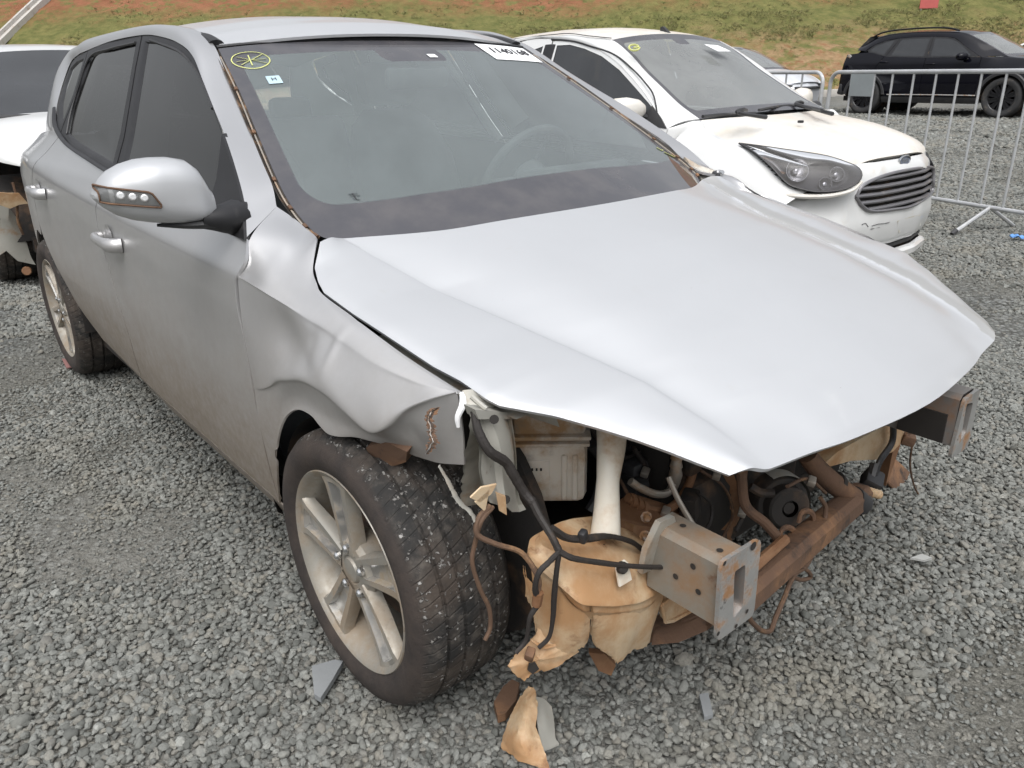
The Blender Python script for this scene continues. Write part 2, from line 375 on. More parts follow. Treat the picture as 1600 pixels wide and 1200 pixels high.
def spline_s(WX, WY, DZ, DD, extra=None):
    WX, WY, DZ, DD = map(arr, (WX, WY, DZ, DD)); DZ, DD = smooth_tab(DZ, DD, .012, .004); WX, WY = smooth_tab(WX, WY, .07, .02)
    def S(x, z):
        x, z = arr(x), arr(z); y = np.interp(x, WX, WY)-np.interp(z, DZ, DD)
        return y+extra(x, z) if extra else y
    return S
def text(name, body, o, u, v, size, m, parent, ext=.0004, bold=0):
    """flat lettering: origin o (centre), reading direction u, up direction v"""
    c = bpy.data.curves.new(name, 'FONT'); c.body = body; c.size = size; c.align_x = 'CENTER'; c.align_y = 'CENTER'; c.extrude = ext; c.offset = bold
    c.materials.append(m); ob = bpy.data.objects.new(name, c); COL.objects.link(ob)
    u = Vector(u).normalized(); v = Vector(v); v = (v-u*v.dot(u)).normalized(); w = u.cross(v)
    ob.matrix_world = Matrix(((u[0], v[0], w[0], o[0]), (u[1], v[1], w[1], o[1]), (u[2], v[2], w[2], o[2]), (0, 0, 0, 1)))
    dg = bpy.context.evaluated_depsgraph_get(); dg.update(); me = bpy.data.meshes.new_from_object(ob.evaluated_get(dg)); mw = ob.matrix_world.copy(); bpy.data.objects.remove(ob)
    o2 = bpy.data.objects.new(name, me); COL.objects.link(o2); o2.matrix_world = mw
    if parent is not None: o2.parent = parent
    return o2

# ------------------------------------------------------------------ ground, gravel, embankment
def gz(x, y): return .0171*np.maximum(0, arr(y)-2.5)
BASE = arr([-11.6, 22.2]); ED = arr([.639, .769]); EN = arr([-.769, .639])   # foot of the embankment: point, direction, uphill
def ground_mat():
    m = bpy.data.materials.new('gravel_ground'); m.use_nodes = True; nt = m.node_tree; p = nt.nodes['Principled BSDF']; v = objvec(nt)
    vo = N(nt, 'TexVoronoi'); vo.inputs['Scale'].default_value = 42; vo.feature = 'F1'; nt.links.new(v, vo.inputs['Vector'])
    sp = N(nt, 'SeparateColor'); nt.links.new(vo.outputs['Color'], sp.inputs[0])
    stone = mixc(nt, sp.outputs[0], (.10, .105, .10), (.28, .29, .28))
    stone = mixc(nt, ramp(nt, vo.outputs['Distance'], .35, .75), stone, (.07, .07, .065))
    sand = mixc(nt, ramp(nt, noise(nt, v, 90, 6, .7), .3, .7), (.088, .086, .073), (.215, .21, .187))
    big = noise(nt, v, .55, 5, .6)
    f = ramp(nt, big, .42, .60)
    col = mixc(nt, f, sand, stone)
    col = mixc(nt, ramp(nt, noise(nt, v, .22, 4), .4, .7), col, mixc(nt, .5, col, (.30, .29, .26)))
    nt.links.new(col, p.inputs['Base Color']); p.inputs['Roughness'].default_value = .95; p.inputs['Specular IOR Level'].default_value = .2
    b = N(nt, 'Bump'); b.inputs['Distance'].default_value = .02; b.inputs['Strength'].default_value = .8
    h = math2(nt, 'ADD', math2(nt, 'MULTIPLY', vo.outputs['Distance'], -1.), noise(nt, v, 140, 4))
    nt.links.new(h, b.inputs['Height']); nt.links.new(b.outputs[0], p.inputs['Normal']); return m
M_GROUND = ground_mat()
xs = np.linspace(-70, 40, 56); ys = np.linspace(-40, 70, 56)
X, Y = np.meshgrid(xs, ys, indexing='ij')
b = MB(); b.grid(np.stack([X, Y, gz(X, Y)-.012], -1)); g = b.build('ground', M_GROUND); g['kind'] = 'structure'

def fbm(x, y, sc, seed, oct=4):
    """cheap value noise for deciding where the loose stones are thin"""
    r = np.random.default_rng(seed); out = np.zeros_like(x); amp, tot = 1, 0
    for o in range(oct):
        T = r.random((64, 64)); fx, fy = x*sc*2**o, y*sc*2**o
        i, j = np.floor(fx).astype(int), np.floor(fy).astype(int); a, c = fx-i, fy-j; a = a*a*(3-2*a); c = c*c*(3-2*c)
        t = lambda p, q: T[p % 64, q % 64]
        out += amp*((t(i, j)*(1-a)+t(i+1, j)*a)*(1-c)+(t(i, j+1)*(1-a)+t(i+1, j+1)*a)*c); tot += amp; amp *= .5
    return out/tot
pts = []
def ring_pts(r0, r1, step):
    n = int(2*r1/step)+2; gx = np.arange(-n, n+1)*step*.5
    gx = np.arange(CAM[0]-r1, CAM[0]+r1, step); gy = np.arange(CAM[1]-r1, CAM[1]+r1, step)
    x, y = np.meshgrid(gx, gy, indexing='ij'); x = x+rng.uniform(-.48, .48, x.shape)*step; y = y+rng.uniform(-.48, .48, y.shape)*step
    dx, dy = x-CAM[0], y-CAM[1]; r = np.hypot(dx, dy); ang = np.arctan2(dy, dx)-YAW; ang = (ang+math.pi) % (2*math.pi)-math.pi
    k = (r >= r0) & (r < r1) & (np.abs(ang) < np.where(r < 5, math.radians(88), np.where(r < 8.5, math.radians(62), math.radians(50)))); return np.stack([x[k], y[k], r[k], np.full(k.sum(), step)], 1)
pts = np.vstack([ring_pts(.0, 4.2, .0138), ring_pts(4.2, 8, .021), ring_pts(8, 13, .030), ring_pts(13, 21, .05)])
sandy = fbm(pts[:, 0], pts[:, 1], .95, 5); fine = fbm(pts[:, 0], pts[:, 1], 4.0, 9)
mask = sandy*.65+fine*.35
keep = rng.random(len(pts)) < np.clip((mask-.30)/.12, .30, .95)
# nothing under the car tyres
pts, mask = pts[keep], mask[keep]
nP = len(pts)
size = pts[:, 3]*rng.lognormal(-.08, .24, nP)*.585*np.clip((mask-.28)/.16, .55, 1.05)
extra = rng.random(nP) < .004; size[extra] *= 1.6
sink = np.where(mask < .39, rng.uniform(-.35, .40, nP), rng.uniform(.0, .7, nP))
Z = gz(pts[:, 0], pts[:, 1])-.012+size*sink*.6+rng.uniform(0, .006, nP)
me = bpy.data.meshes.new('gravel'); me.from_pydata(np.stack([pts[:, 0], pts[:, 1], Z], 1).tolist(), [], [])
def attr(nm, ty, data):
    a = me.attributes.new(nm, ty, 'POINT'); a.data.foreach_set('vector' if ty == 'FLOAT_VECTOR' else 'value', arr(data).ravel() if ty == 'FLOAT_VECTOR' else data)
attr('rot', 'FLOAT_VECTOR', np.stack([rng.uniform(-.5, .5, nP), rng.uniform(-.5, .5, nP), rng.uniform(0, 6.28, nP)], 1))
attr('scl', 'FLOAT_VECTOR', np.stack([size*rng.uniform(.85, 1.3, nP), size*rng.uniform(.7, 1.05, nP), size*rng.uniform(.5, .85, nP)], 1))
attr('idx', 'INT', rng.integers(0, 8, nP).astype(np.int32))
def stone_mat():
    m = bpy.data.materials.new('crushed_stone'); m.use_nodes = True; nt = m.node_tree; p = nt.nodes['Principled BSDF']
    oi = N(nt, 'ObjectInfo'); r = N(nt, 'ValToRGB'); e = r.color_ramp.elements
    e[0].position = 0; e[0].color = (.10, .104, .095, 1); e[1].position = 1; e[1].color = (.32, .326, .303, 1)
    for pos, c in ((.35, (.178, .183, .169)), (.7, (.235, .241, .224)), (.85, (.235, .225, .195)), (.93, (.17, .165, .148))):
        x = e.new(pos); x.color = (*c, 1)
    nt.links.new(oi.outputs['Random'], r.inputs[0]); v = objvec(nt)
    ge = N(nt, 'NewGeometry')
    col = mixc(nt, ramp(nt, noise(nt, ge.outputs['Position'], 160, 4, .7), .3, .75), r.outputs[0], mixc(nt, .55, r.outputs[0], (.11, .11, .105)))
    col = mixc(nt, ramp(nt, noise(nt, ge.outputs['Position'], 2.2, 4, .6), .5, .72, 0, .55), col, (.20, .185, .15))
    nt.links.new(col, p.inputs['Base Color']); p.inputs['Roughness'].default_value = .9; p.inputs['Specular IOR Level'].default_value = .25
    b = N(nt, 'Bump'); b.inputs['Strength'].default_value = .5; b.inputs['Distance'].default_value = .002
    nt.links.new(noise(nt, ge.outputs['Position'], 320, 3), b.inputs['Height']); nt.links.new(b.outputs[0], p.inputs['Normal']); return m
M_STONE = stone_mat()
def scatter(name, me, shapes, material):
    """instances of small generated shapes on the points of me; attributes rot, scl, idx"""
    ng = bpy.data.node_groups.new(name, 'GeometryNodeTree')
    ng.interface.new_socket('Geometry', in_out='INPUT', socket_type='NodeSocketGeometry'); ng.interface.new_socket('Geometry', in_out='OUTPUT', socket_type='NodeSocketGeometry')
    nd = lambda t: ng.nodes.new(t)
    gi, go = nd('NodeGroupInput'), nd('NodeGroupOutput'); join = nd('GeometryNodeGeometryToInstance'); shapes(ng, join)
    iop = nd('GeometryNodeInstanceOnPoints'); iop.inputs['Pick Instance'].default_value = True
    def na(nm, ty): n = nd('GeometryNodeInputNamedAttribute'); n.data_type = ty; n.inputs['Name'].default_value = nm; return n.outputs['Attribute']
    e2r = nd('FunctionNodeEulerToRotation'); ng.links.new(na('rot', 'FLOAT_VECTOR'), e2r.inputs[0])
    ng.links.new(gi.outputs[0], iop.inputs['Points']); ng.links.new(join.outputs[0], iop.inputs['Instance']); ng.links.new(na('idx', 'INT'), iop.inputs['Instance Index'])
    ng.links.new(e2r.outputs[0], iop.inputs['Rotation']); ng.links.new(na('scl', 'FLOAT_VECTOR'), iop.inputs['Scale'])
    sm = nd('GeometryNodeSetMaterial'); sm.inputs['Material'].default_value = material
    ng.links.new(iop.outputs[0], sm.inputs['Geometry']); ng.links.new(sm.outputs[0], go.inputs[0])
    o = bpy.data.objects.new(name, me); COL.objects.link(o); me.materials.append(material)
    md = o.modifiers.new('scatter', 'NODES'); md.node_group = ng; return o
def stones(ng, join):
    for k in range(8):
        ico = ng.nodes.new('GeometryNodeMeshIcoSphere'); ico.inputs['Radius'].default_value = 1; ico.inputs['Subdivisions'].default_value = 3 if k < 0 else 2
        sp = ng.nodes.new('GeometryNodeSetPosition'); nz = ng.nodes.new('ShaderNodeTexNoise'); nz.noise_dimensions = '4D'
        nz.inputs['W'].default_value = k*7.3; nz.inputs['Scale'].default_value = 1.0; nz.inputs['Detail'].default_value = 2
        sb = ng.nodes.new('ShaderNodeVectorMath'); sb.operation = 'SUBTRACT'; sb.inputs[1].default_value = (.5, .5, .5)
        sc = ng.nodes.new('ShaderNodeVectorMath'); sc.operation = 'SCALE'; sc.inputs['Scale'].default_value = 1.9
        ng.links.new(nz.outputs['Color'], sb.inputs[0]); ng.links.new(sb.outputs[0], sc.inputs[0]); ng.links.new(sc.outputs[0], sp.inputs['Offset'])
        ng.links.new(ico.outputs[0], sp.inputs['Geometry'])
        ss = ng.nodes.new('GeometryNodeSetShadeSmooth'); ss.inputs['Shade Smooth'].default_value = k % 3 == 0
        ng.links.new(sp.outputs[0], ss.inputs['Geometry']); ng.links.new(ss.outputs[0], join.inputs[0])
gr = scatter('gravel', me, stones, M_STONE); tag(gr, 'loose grey crushed stone covering the yard, thin over sandy patches', 'gravel', kind='stuff')

# --- embankment of grass and bare red soil
SL = .43
def emb(s, d): return np.stack([BASE[0]+ED[0]*s+EN[0]*d, BASE[1]+ED[1]*s+EN[1]*d, gz(0, BASE[1]+ED[1]*s)-.05+SL*d+.12*np.sin(s*.21)*np.clip(d/6, 0, 1)+.10*np.sin(s*.53+d*.4)*np.clip(d/4, 0, 1)], -1)
def emb_mat():
    m = bpy.data.materials.new('embankment_soil_and_grass'); m.use_nodes = True; nt = m.node_tree; p = nt.nodes['Principled BSDF']; v = objvec(nt)
    uvn = N(nt, 'UVMap'); sp = N(nt, 'SeparateXYZ'); nt.links.new(uvn.outputs[0], sp.inputs[0])
    soil = mixc(nt, ramp(nt, noise(nt, v, 1.4, 7, .7), .3, .7), (.180, .076, .042), (.262, .120, .068))
    grass = mixc(nt, ramp(nt, noise(nt, v, 2.6, 7, .7), .3, .7), (.085, .095, .032), (.168, .158, .060))
    dry = mixc(nt, ramp(nt, noise(nt, v, 5, 6, .7), .3, .7), (.21, .135, .075), (.30, .21, .12))
    d = math2(nt, 'ADD', sp.outputs[1], math2(nt, 'MULTIPLY', math2(nt, 'SUBTRACT', noise(nt, v, .35, 6, .65), .5), .11))
    n2 = math2(nt, 'MULTIPLY', math2(nt, 'SUBTRACT', noise(nt, v, 1.1, 6, .7), .5), .16)
    low = ramp(nt, math2(nt, 'ADD', d, n2), .085, .20)                   # dry strip near the foot
    up = ramp(nt, math2(nt, 'ADD', d, n2), .215, .300)                    # bare red soil higher up
    col = mixc(nt, low, mixc(nt, ramp(nt, noise(nt, v, 3.1, 6, .7), .50, .68), mixc(nt, ramp(nt, noise(nt, v, 1.7, 6, .7), .45, .6), dry, grass), soil), grass); col = mixc(nt, up, col, mixc(nt, ramp(nt, noise(nt, v, 2.2, 6, .7), .46, .62), soil, grass))
    nt.links.new(col, p.inputs['Base Color']); p.inputs['Roughness'].default_value = 1; p.inputs['Specular IOR Level'].default_value = .1
    b = N(nt, 'Bump'); b.inputs['Distance'].default_value = .08; b.inputs['Strength'].default_value = .7
    nt.links.new(noise(nt, v, 4.5, 7, .75), b.inputs['Height']); nt.links.new(b.outputs[0], p.inputs['Normal']); return m
ss, dd = np.linspace(-37, 55, 130), np.r_[np.linspace(0, 14, 50), np.linspace(14.6, 30, 20)]
Sg, Dg = np.meshgrid(ss, dd, indexing='ij'); G = emb(Sg, Dg); G[..., 2] += (fbm(Sg+100, Dg+100, .7, 3)-.5)*.35*np.clip(Dg/2, 0, 1); G[:, 0, 2] -= .3; G[..., 2] -= SL*Dg*(1-np.clip((Sg+36)/5, 0, 1)**1)
b = MB(); b.grid(G); UVE = np.stack([(Sg+55)/110, Dg/30], -1).reshape(-1, 2)
e = link('embankment', np.vstack(b.v), b.f, emb_mat(), uv=UVE); e['kind'] = 'structure'
def grass_mat(name, a, c):
    m = bpy.data.materials.new(name); m.use_nodes = True; nt = m.node_tree; p = nt.nodes['Principled BSDF']
    oi = N(nt, 'ObjectInfo'); nt.links.new(mixc(nt, oi.outputs['Random'], a, c), p.inputs['Base Color']); p.inputs['Roughness'].default_value = .8; return m
def tufts(ng, join):
    for k in range(4):
        jn = ng.nodes.new('GeometryNodeJoinGeometry')
        for q in range(7):
            co = ng.nodes.new('GeometryNodeMeshCone'); co.inputs['Vertices'].default_value = 3; co.inputs['Radius Bottom'].default_value = .10; co.inputs['Depth'].default_value = 1+.35*math.sin(q*2.1+k)
            co.fill_type = 'NONE'
            tf = ng.nodes.new('GeometryNodeTransform'); a = q*2.4+k
            tf.inputs['Rotation'].default_value = (.75*math.cos(a), .75*math.sin(a), a); tf.inputs['Translation'].default_value = (.3*math.cos(a*1.7), .3*math.sin(a*1.7), 0)
            ng.links.new(co.outputs['Mesh'], tf.inputs['Geometry']); ng.links.new(tf.outputs[0], jn.inputs[0])
        ng.links.new(jn.outputs[0], join.inputs[0])
nT = 60000
s_ = rng.uniform(-26, 26, nT); d_ = rng.uniform(.05, 1, nT)**1.0*11.5
dens = fbm(s_+200, d_*1.6+200, .55, 21)+.5*(fbm(s_+50, d_+50, 2., 22)-.5)
k = rng.random(nT) < np.clip((dens-.42)/.12, 0, 1)*np.where(d_ < 2.3, .55, np.where(d_ > 6.3, .16, 1.))
s_, d_ = s_[k], d_[k]; P = emb(s_, d_); nT = len(s_)
me = bpy.data.meshes.new('grass'); me.from_pydata(P.tolist(), [], [])
def attr(nm, ty, data):
    a = me.attributes.new(nm, ty, 'POINT'); a.data.foreach_set('vector' if ty == 'FLOAT_VECTOR' else 'value', arr(data).ravel() if ty == 'FLOAT_VECTOR' else data)
h = rng.lognormal(-2.95, .35, nT)
attr('rot', 'FLOAT_VECTOR', np.stack([rng.uniform(-.2, .2, nT), rng.uniform(-.2, .2, nT), rng.uniform(0, 6.28, nT)], 1))
attr('scl', 'FLOAT_VECTOR', np.stack([h*1.3, h*1.3, h], 1)); attr('idx', 'INT', rng.integers(0, 4, nT).astype(np.int32))
gs = scatter('grass', me, tufts, grass_mat('slope_grass', (.125, .135, .045), (.215, .19, .08))); tag(gs, 'patchy dry green and straw grass growing on the red soil slope', 'grass', kind='stuff')

# ------------------------------------------------------------------ wheels (outer face at y = 0, pointing to -y, centre at z = 0)
def tyre_prof(R, rim, w, grooves=4):
    """(radius, depth inwards) from the inner bead over the tread to the outer bead"""
    p = [(rim-.005, -w+.018), (rim+.012, -w-.002), (R-.055, -w-.012), (R-.022, -w-.004), (R-.008, -w+.014)]
    n = grooves; span = w-.05
    for i in range(n):
        c = -w+.025+span*(i+.5)/n
        d0 = R-.003+.003*math.cos((i+.5-n/2)*1.1)
        p += [(d0, c-.005), (d0-.0065, c-.0035), (d0-.0065, c+.0035), (d0, c+.005)]
    p += [(R-.008, -.014), (R-.022, .004), (R-.045, .012), (R-.062, .010), (rim+.012, .002), (rim-.004, -.012)]
    return p
def tyre_mat(name, grit):
    m = bpy.data.materials.new(name); m.use_nodes = True; nt = m.node_tree; p = nt.nodes['Principled BSDF']; v = objvec(nt)
    mud = ramp(nt, noise(nt, v, 7, 7, .65), .40, .68)
    col = mixc(nt, mud, (.024, .0235, .023), (.062, .049, .040))
    nz_ = N(nt, 'TexNoise'); nz_.inputs['Scale'].default_value = 55; nz_.inputs['Detail'].default_value = 3; nt.links.new(v, nz_.inputs['Vector']); va = N(nt, 'VectorMath', operation='SCALE'); va.inputs['Scale'].default_value = .034; nt.links.new(nz_.outputs['Color'], va.inputs[0]); vb = N(nt, 'VectorMath', operation='ADD'); nt.links.new(v, vb.inputs[0]); nt.links.new(va.outputs[0], vb.inputs[1])
    vo = N(nt, 'TexVoronoi'); vo.inputs['Scale'].default_value = 78; vo.inputs['Randomness'].default_value = 1; nt.links.new(vb.outputs[0], vo.inputs['Vector'])
    sp = N(nt, 'SeparateColor'); nt.links.new(vo.outputs['Color'], sp.inputs[0])
    sx = N(nt, 'SeparateXYZ'); nt.links.new(v, sx.inputs[0])
    rad = math2(nt, 'SQRT', math2(nt, 'ADD', math2(nt, 'POWER', sx.outputs[0], 2.), math2(nt, 'POWER', sx.outputs[2], 2.)), 0)
    tread = ramp(nt, rad, .286, .297)
    g = math2(nt, 'MULTIPLY', math2(nt, 'MULTIPLY', math2(nt, 'GREATER_THAN', sp.outputs[0], 1-grit*1.6), ramp(nt, vo.outputs['Distance'], .42, .30)), tread)
    g = math2(nt, 'MULTIPLY', g, ramp(nt, noise(nt, v, 150, 3), .44, .54))
    col = mixc(nt, math2(nt, 'MULTIPLY', ramp(nt, noise(nt, v, 26, 6, .7), .45, .7, 0, .6), tread), col, (.13, .115, .10))
    col = mixc(nt, g, col, mixc(nt, sp.outputs[1], (.15, .145, .135), (.36, .35, .335)))
    side = math2(nt, 'MULTIPLY', math2(nt, 'SUBTRACT', 1., tread), .75); col = mixc(nt, side, col, mixc(nt, ramp(nt, noise(nt, v, 16, 6, .7), .3, .7), (.034, .028, .026), (.060, .047, .040)))
    nt.links.new(col, p.inputs['Base Color']); p.inputs['Roughness'].default_value = .82; p.inputs['Specular IOR Level'].default_value = .3
    # sipes across the tread and grain
    at2 = N(nt, 'Math', operation='ARCTAN2'); nt.links.new(sx.outputs[0], at2.inputs[0]); nt.links.new(sx.outputs[2], at2.inputs[1])
    wv = math2(nt, 'SINE', math2(nt, 'ADD', math2(nt, 'MULTIPLY', at2.outputs[0], 74.), math2(nt, 'MULTIPLY', sx.outputs[1], 95.)), 0)
    sip = math2(nt, 'MULTIPLY', ramp(nt, wv, -.97, -.80), 1.)
    h = math2(nt, 'ADD', math2(nt, 'MULTIPLY', math2(nt, 'MULTIPLY', sip, tread), .8), math2(nt, 'ADD', math2(nt, 'MULTIPLY', noise(nt, v, 75, 6, .7), .8), math2(nt, 'MULTIPLY', g, 1.2)))
    b = N(nt, 'Bump'); b.inputs['Strength'].default_value = .9; b.inputs['Distance'].default_value = .003
    nt.links.new(h, b.inputs['Height']); nt.links.new(b.outputs[0], p.inputs['Normal']); return m
M_TYRE = tyre_mat('gritty_tyre', .32); M_TYRE2 = tyre_mat('muddy_tyre', .06)
def wheel(parent, loc, R=.317, rim=.2155, w=.225, rot=0., side=1, ns=5, ma=None, mf=None, mtyre=None, detail=2, steer=0.):
    """one wheel: rim with its tyre, cap, nuts and brake disc as sub-parts; side = 1 on the right (-y) flank"""
    ma, mf, mtyre = ma or M_RIM, mf or M_RIMF, mtyre or M_TYRE2
    seg = 96 if detail > 1 else 48
    b = MB(); rr = rim
    b.lathe([(rr-.006, -w+.02), (rr+.004, -w+.01), (rr-.012, -w+.03), (rr-.022, -.12), (rr-.026, -.055), (rr-.012, -.022), (rr-.004, -.004), (rr+.008, .003), (rr+.012, -.003), (rr+.006, -.014), (rr-.008, -.03)], n=seg, axis=(0, -1, 0))
    # hub disc
    b.lathe([(.0, -.016), (.030, -.016), (.034, -.012), (.062, -.015), (.072, -.026), (.072, -.075)], n=40, axis=(0, -1, 0))
    cs, sn = math.cos, math.sin
    for k in range(ns):
        a = rot+k*2*math.pi/ns; rows = []
        fr = [0., .13, .18, .3, .5, .7, .86, .92, .935, 1.]
        for t in fr:
            r = .040+(rr-.003-.040)*t; hw = (.029+.020*t+.010*max(0, t-.85)*7); ch = hw*(.40+.12*t) if .12 < t < .93 else hw*.12
            face = -.010+.006*t-.002*math.sin(math.pi*t); dp = .015 if .12 < t < .93 else .001; back = face-.032+.008*t
            prof = [(-hw, back), (-hw, face-.008), (-hw+.005, face), (-ch-.002, face), (-ch, face-dp), (ch, face-dp), (ch+.002, face), (hw-.005, face), (hw, face-.008), (hw, back)]
            rows.append([[r*cs(a)-q*sn(a), -y, r*sn(a)+q*cs(a)] for q, y in prof])
        n0 = len(b.m); b.grid(rows, 0)
        for i in range(len(fr)-1):
            b.m[n0+i*9+3:n0+i*9+6] = [1 if 0 < i < 8 else 0]*3
    V = b
    b2 = V
    Rz = 0 if side == 1 else math.pi
    rimo = b.build('wheel', [ma, mf], parent, ang=40); rimo.location = loc; rimo.rotation_euler = (0, 0, Rz+steer)
    t = MB(); t.lathe(tyre_prof(R, rr, w), n=seg*2 if detail > 1 else seg, axis=(0, -1, 0)); t.build('tyre', mtyre, rimo, ang=50)
    h = MB(); h.lathe([(0, -.0065), (.012, -.0065), (.026, -.009), (.030, -.015)], n=24, axis=(0, -1, 0)); h.build('hub_cap', [ma], rimo)
    if detail > 1:
        nut = None
        for k in range(ns):
            a = rot+k*2*math.pi/ns; c = (.052*cs(a), .014, .052*sn(a))
            if nut is None:
                n_ = MB(); n_.lathe([(0, .012), (.006, .012), (.0095, .008), (.0095, -.004), (.0145, -.006)], n=10, axis=(0, -1, 0)); nut = n_.build('wheel_nut', M_CHROME, rimo); nut.location = c
            else:
                o = nut.copy(); COL.objects.link(o); o.parent = rimo; o.location = c
    d = MB(); d.lathe([(.0, -.085), (.085, -.085), (.09, -.100), (.142, -.100), (.142, -.122), (.0, -.122)], n=48, axis=(0, -1, 0)); d.box((.10, .115, .085), (.10, .07, .12), rotm(0, -.7, 0), bev=.012); d.build('brake_disc', M_BRAKE, rimo)
    return rimo

# ------------------------------------------------------------------ the silver hatchback (front axle at x = 0, nose towards +x)
car = empty('silver_car', (0, 0, 0)); tag(car, 'silver hatchback with its front bumper and headlamps torn off, nearest the camera', 'car')
def s_extra(x, z):
    e = -np.maximum(0, -2.15-x)*np.interp(z, [.9, 1.4], [0, .06])
    return e-np.interp(z, [.25, .32, .42, .55], [.03, .024, .012, 0])*np.clip((-1.2-x)/1., 0, 1)
_WX = [-3.4, -3.3, -3.15, -2.95, -2.65, -2.2, -1.3, -.5, 0, .3, .5, .7]; _WY = [.66, .755, .815, .85, .876, .886, .8875, .8875, .884, .868, .835, .75]
_DZ = [0, .15, .20, .26, .33, .42, .52, .62, .80, .866, .877, .91, .95, 1.0, 1.40, 1.5]
_DD = [.24, .17, .10, .05, .018, .008, .003, .0, .003, .0125, .017, .0395, .064, .090, .278, .36]
_DZs, _DDs = smooth_tab(arr(_DZ), arr(_DD), .008, .002); _WXs, _WYs = smooth_tab(arr(_WX), arr(_WY), .07, .02)
def S0(x, z):
    x, z = arr(x), arr(z); zc = np.interp(x, [-2.63, -1.98, -1.10, -.38, .04], [.955, .925, .893, .880, .858])-.873
    zz = z-zc*np.interp(z, [.6, .86, .97, 1.06], [0, 1, 1, 0])
    return np.interp(x, _WXs, _WYs)-np.interp(zz, _DZs, _DDs)+s_extra(x, z)
GE = arr([(-.47, .722, 1.0), (-.353, .700, .956), (-.27, .716, .944), (-.215, .762, .905), (-.169, .78, .887), (-.128, .79, .874), (-.028, .785, .852), (.072, .78, .835), (.212, .765, .803), (.279, .755, .794), (.345, .75, .777), (.365, .742, .771), (.437, .685, .759), (.54, .61, .73), (.667, .525, .684)])
def SF(x, z):
    x, z = arr(x), arr(z); ye = np.interp(x, GE[:, 0], GE[:, 1]); ze = np.interp(x, GE[:, 0], GE[:, 2]); Wd = np.interp(x, _WXs, _WYs)
    D = np.clip(np.exp(-(ze-z)/.048), 0, 1.5)*(Wd-ye)
    k = np.clip((x+.36)/.26, 0, 1); k = k*k*(3-2*k); base = S0(x, z)
    low = np.interp(z, [.30, .36, .45], [.018, .008, 0.])
    return base*(1-k)+(Wd-D-low)*k
def SFd(x, z):
    """the fender with its crash damage"""
    x, z = arr(x), arr(z); y = SF(x, z)
    g = lambda a, c, p, q: np.exp(-((x-a)/p)**2-((z-c)/q)**2)
    y = y-.016*g(-.09, .785, .075, .036)+.006*g(-.02, .80, .03, .05)-.006*g(.035, .84, .012, .03)
    zf = np.interp(x, [-.34, -.27, -.242, -.136, -.071, .014, .095, .151, .24, .38], [.40, .55, .665, .717, .733, .729, .709, .690, .665, .65])
    y = y+.010*np.exp(-((z-zf)/.016)**2)*np.clip((x+.30)/.08, 0, 1)*np.clip((.2-x)/.08, 0, 1)
    y = y-.20*np.clip(zf-z, 0, .12)*np.clip((x+.33)/.06, 0, 1)*np.clip((.20-x)/.10, 0, 1)
    zc = np.interp(x, [.02, .10, .16, .22, .29, .36], [.655, .688, .705, .738, .768, .775])
    k = np.clip((x-.03)/.10, 0, 1); w = np.clip(zc-z, 0, .12)
    y = y-k*(.60*w)+.006*k*np.exp(-((z-zc)/.013)**2)
    y = y-.010*g(.255, .725, .016, .030)+.012*g(.29, .735, .018, .025)-.012*g(.335, .735, .02, .02)
    return y
# --- outlines in the side view (x, z)
BELT = [(-1.474, 1.0), (-1.0, .976), (-.578, .953), (-.40, .950)]
FD_REAR = [(-1.430, .335), (-1.400, .45), (-1.404, .56), (-1.446, .705), (-1.490, .83), (-1.500, .90), (-1.474, 1.0)]
FD_FRONT = [(-.333, .335), (-.338, .45), (-.338, .55), (-.341, .65), (-.348, .73), (-.366, .80), (-.376, .86), (-.372, .881), (-.364, .90), (-.369, .919), (-.394, .949)]
def shift(p, dx): return [(a+dx, c) for a, c in p]
SILL = [(-1.43, .335), (-.9, .335), (-.333, .335)]
def both(fn):
    fn(False); fn(True)
vs = None
door_f = coons(SILL, FD_FRONT, BELT, FD_REAR, 90, 70)
RD_REAR = [(-2.00, .335), (-2.20, .40), (-2.36, .52), (-2.50, .62), (-2.575, .70), (-2.555, .80), (-2.50, .92), (-2.43, 1.073)]
RD_BELT = [(-2.43, 1.073), (-2.162, 1.046), (-1.754, 1.017), (-1.482, 1.0)]
door_r = coons([(-2.0, .335), (-1.7, .335), (-1.438, .335)], shift(FD_REAR, -.008), RD_BELT, RD_REAR, 80, 70)
for mir in (False, True):
    fd = panel('front_door', lift(door_f, S0), M_SILVER, car, mirror=mir)
    rd = panel('rear_door', lift(door_r, S0), M_SILVER, car, mirror=mir)
    if not mir: FDR, RDR = fd, rd
    else: FDL, RDL = fd, rd
# rocker below the doors
G = coons([(-2.02, .19), (-1.2, .19), (-.30, .19)], [(-.30, .19), (-.318, .327)], [(-2.02, .329), (-1.2, .329), (-.318, .327)], [(-2.02, .19), (-2.02, .329)], 60, 14)
for mir in (False, True): panel('rocker_sill', lift(G, S0), M_SILVER, car, mirror=mir, rim=.004)
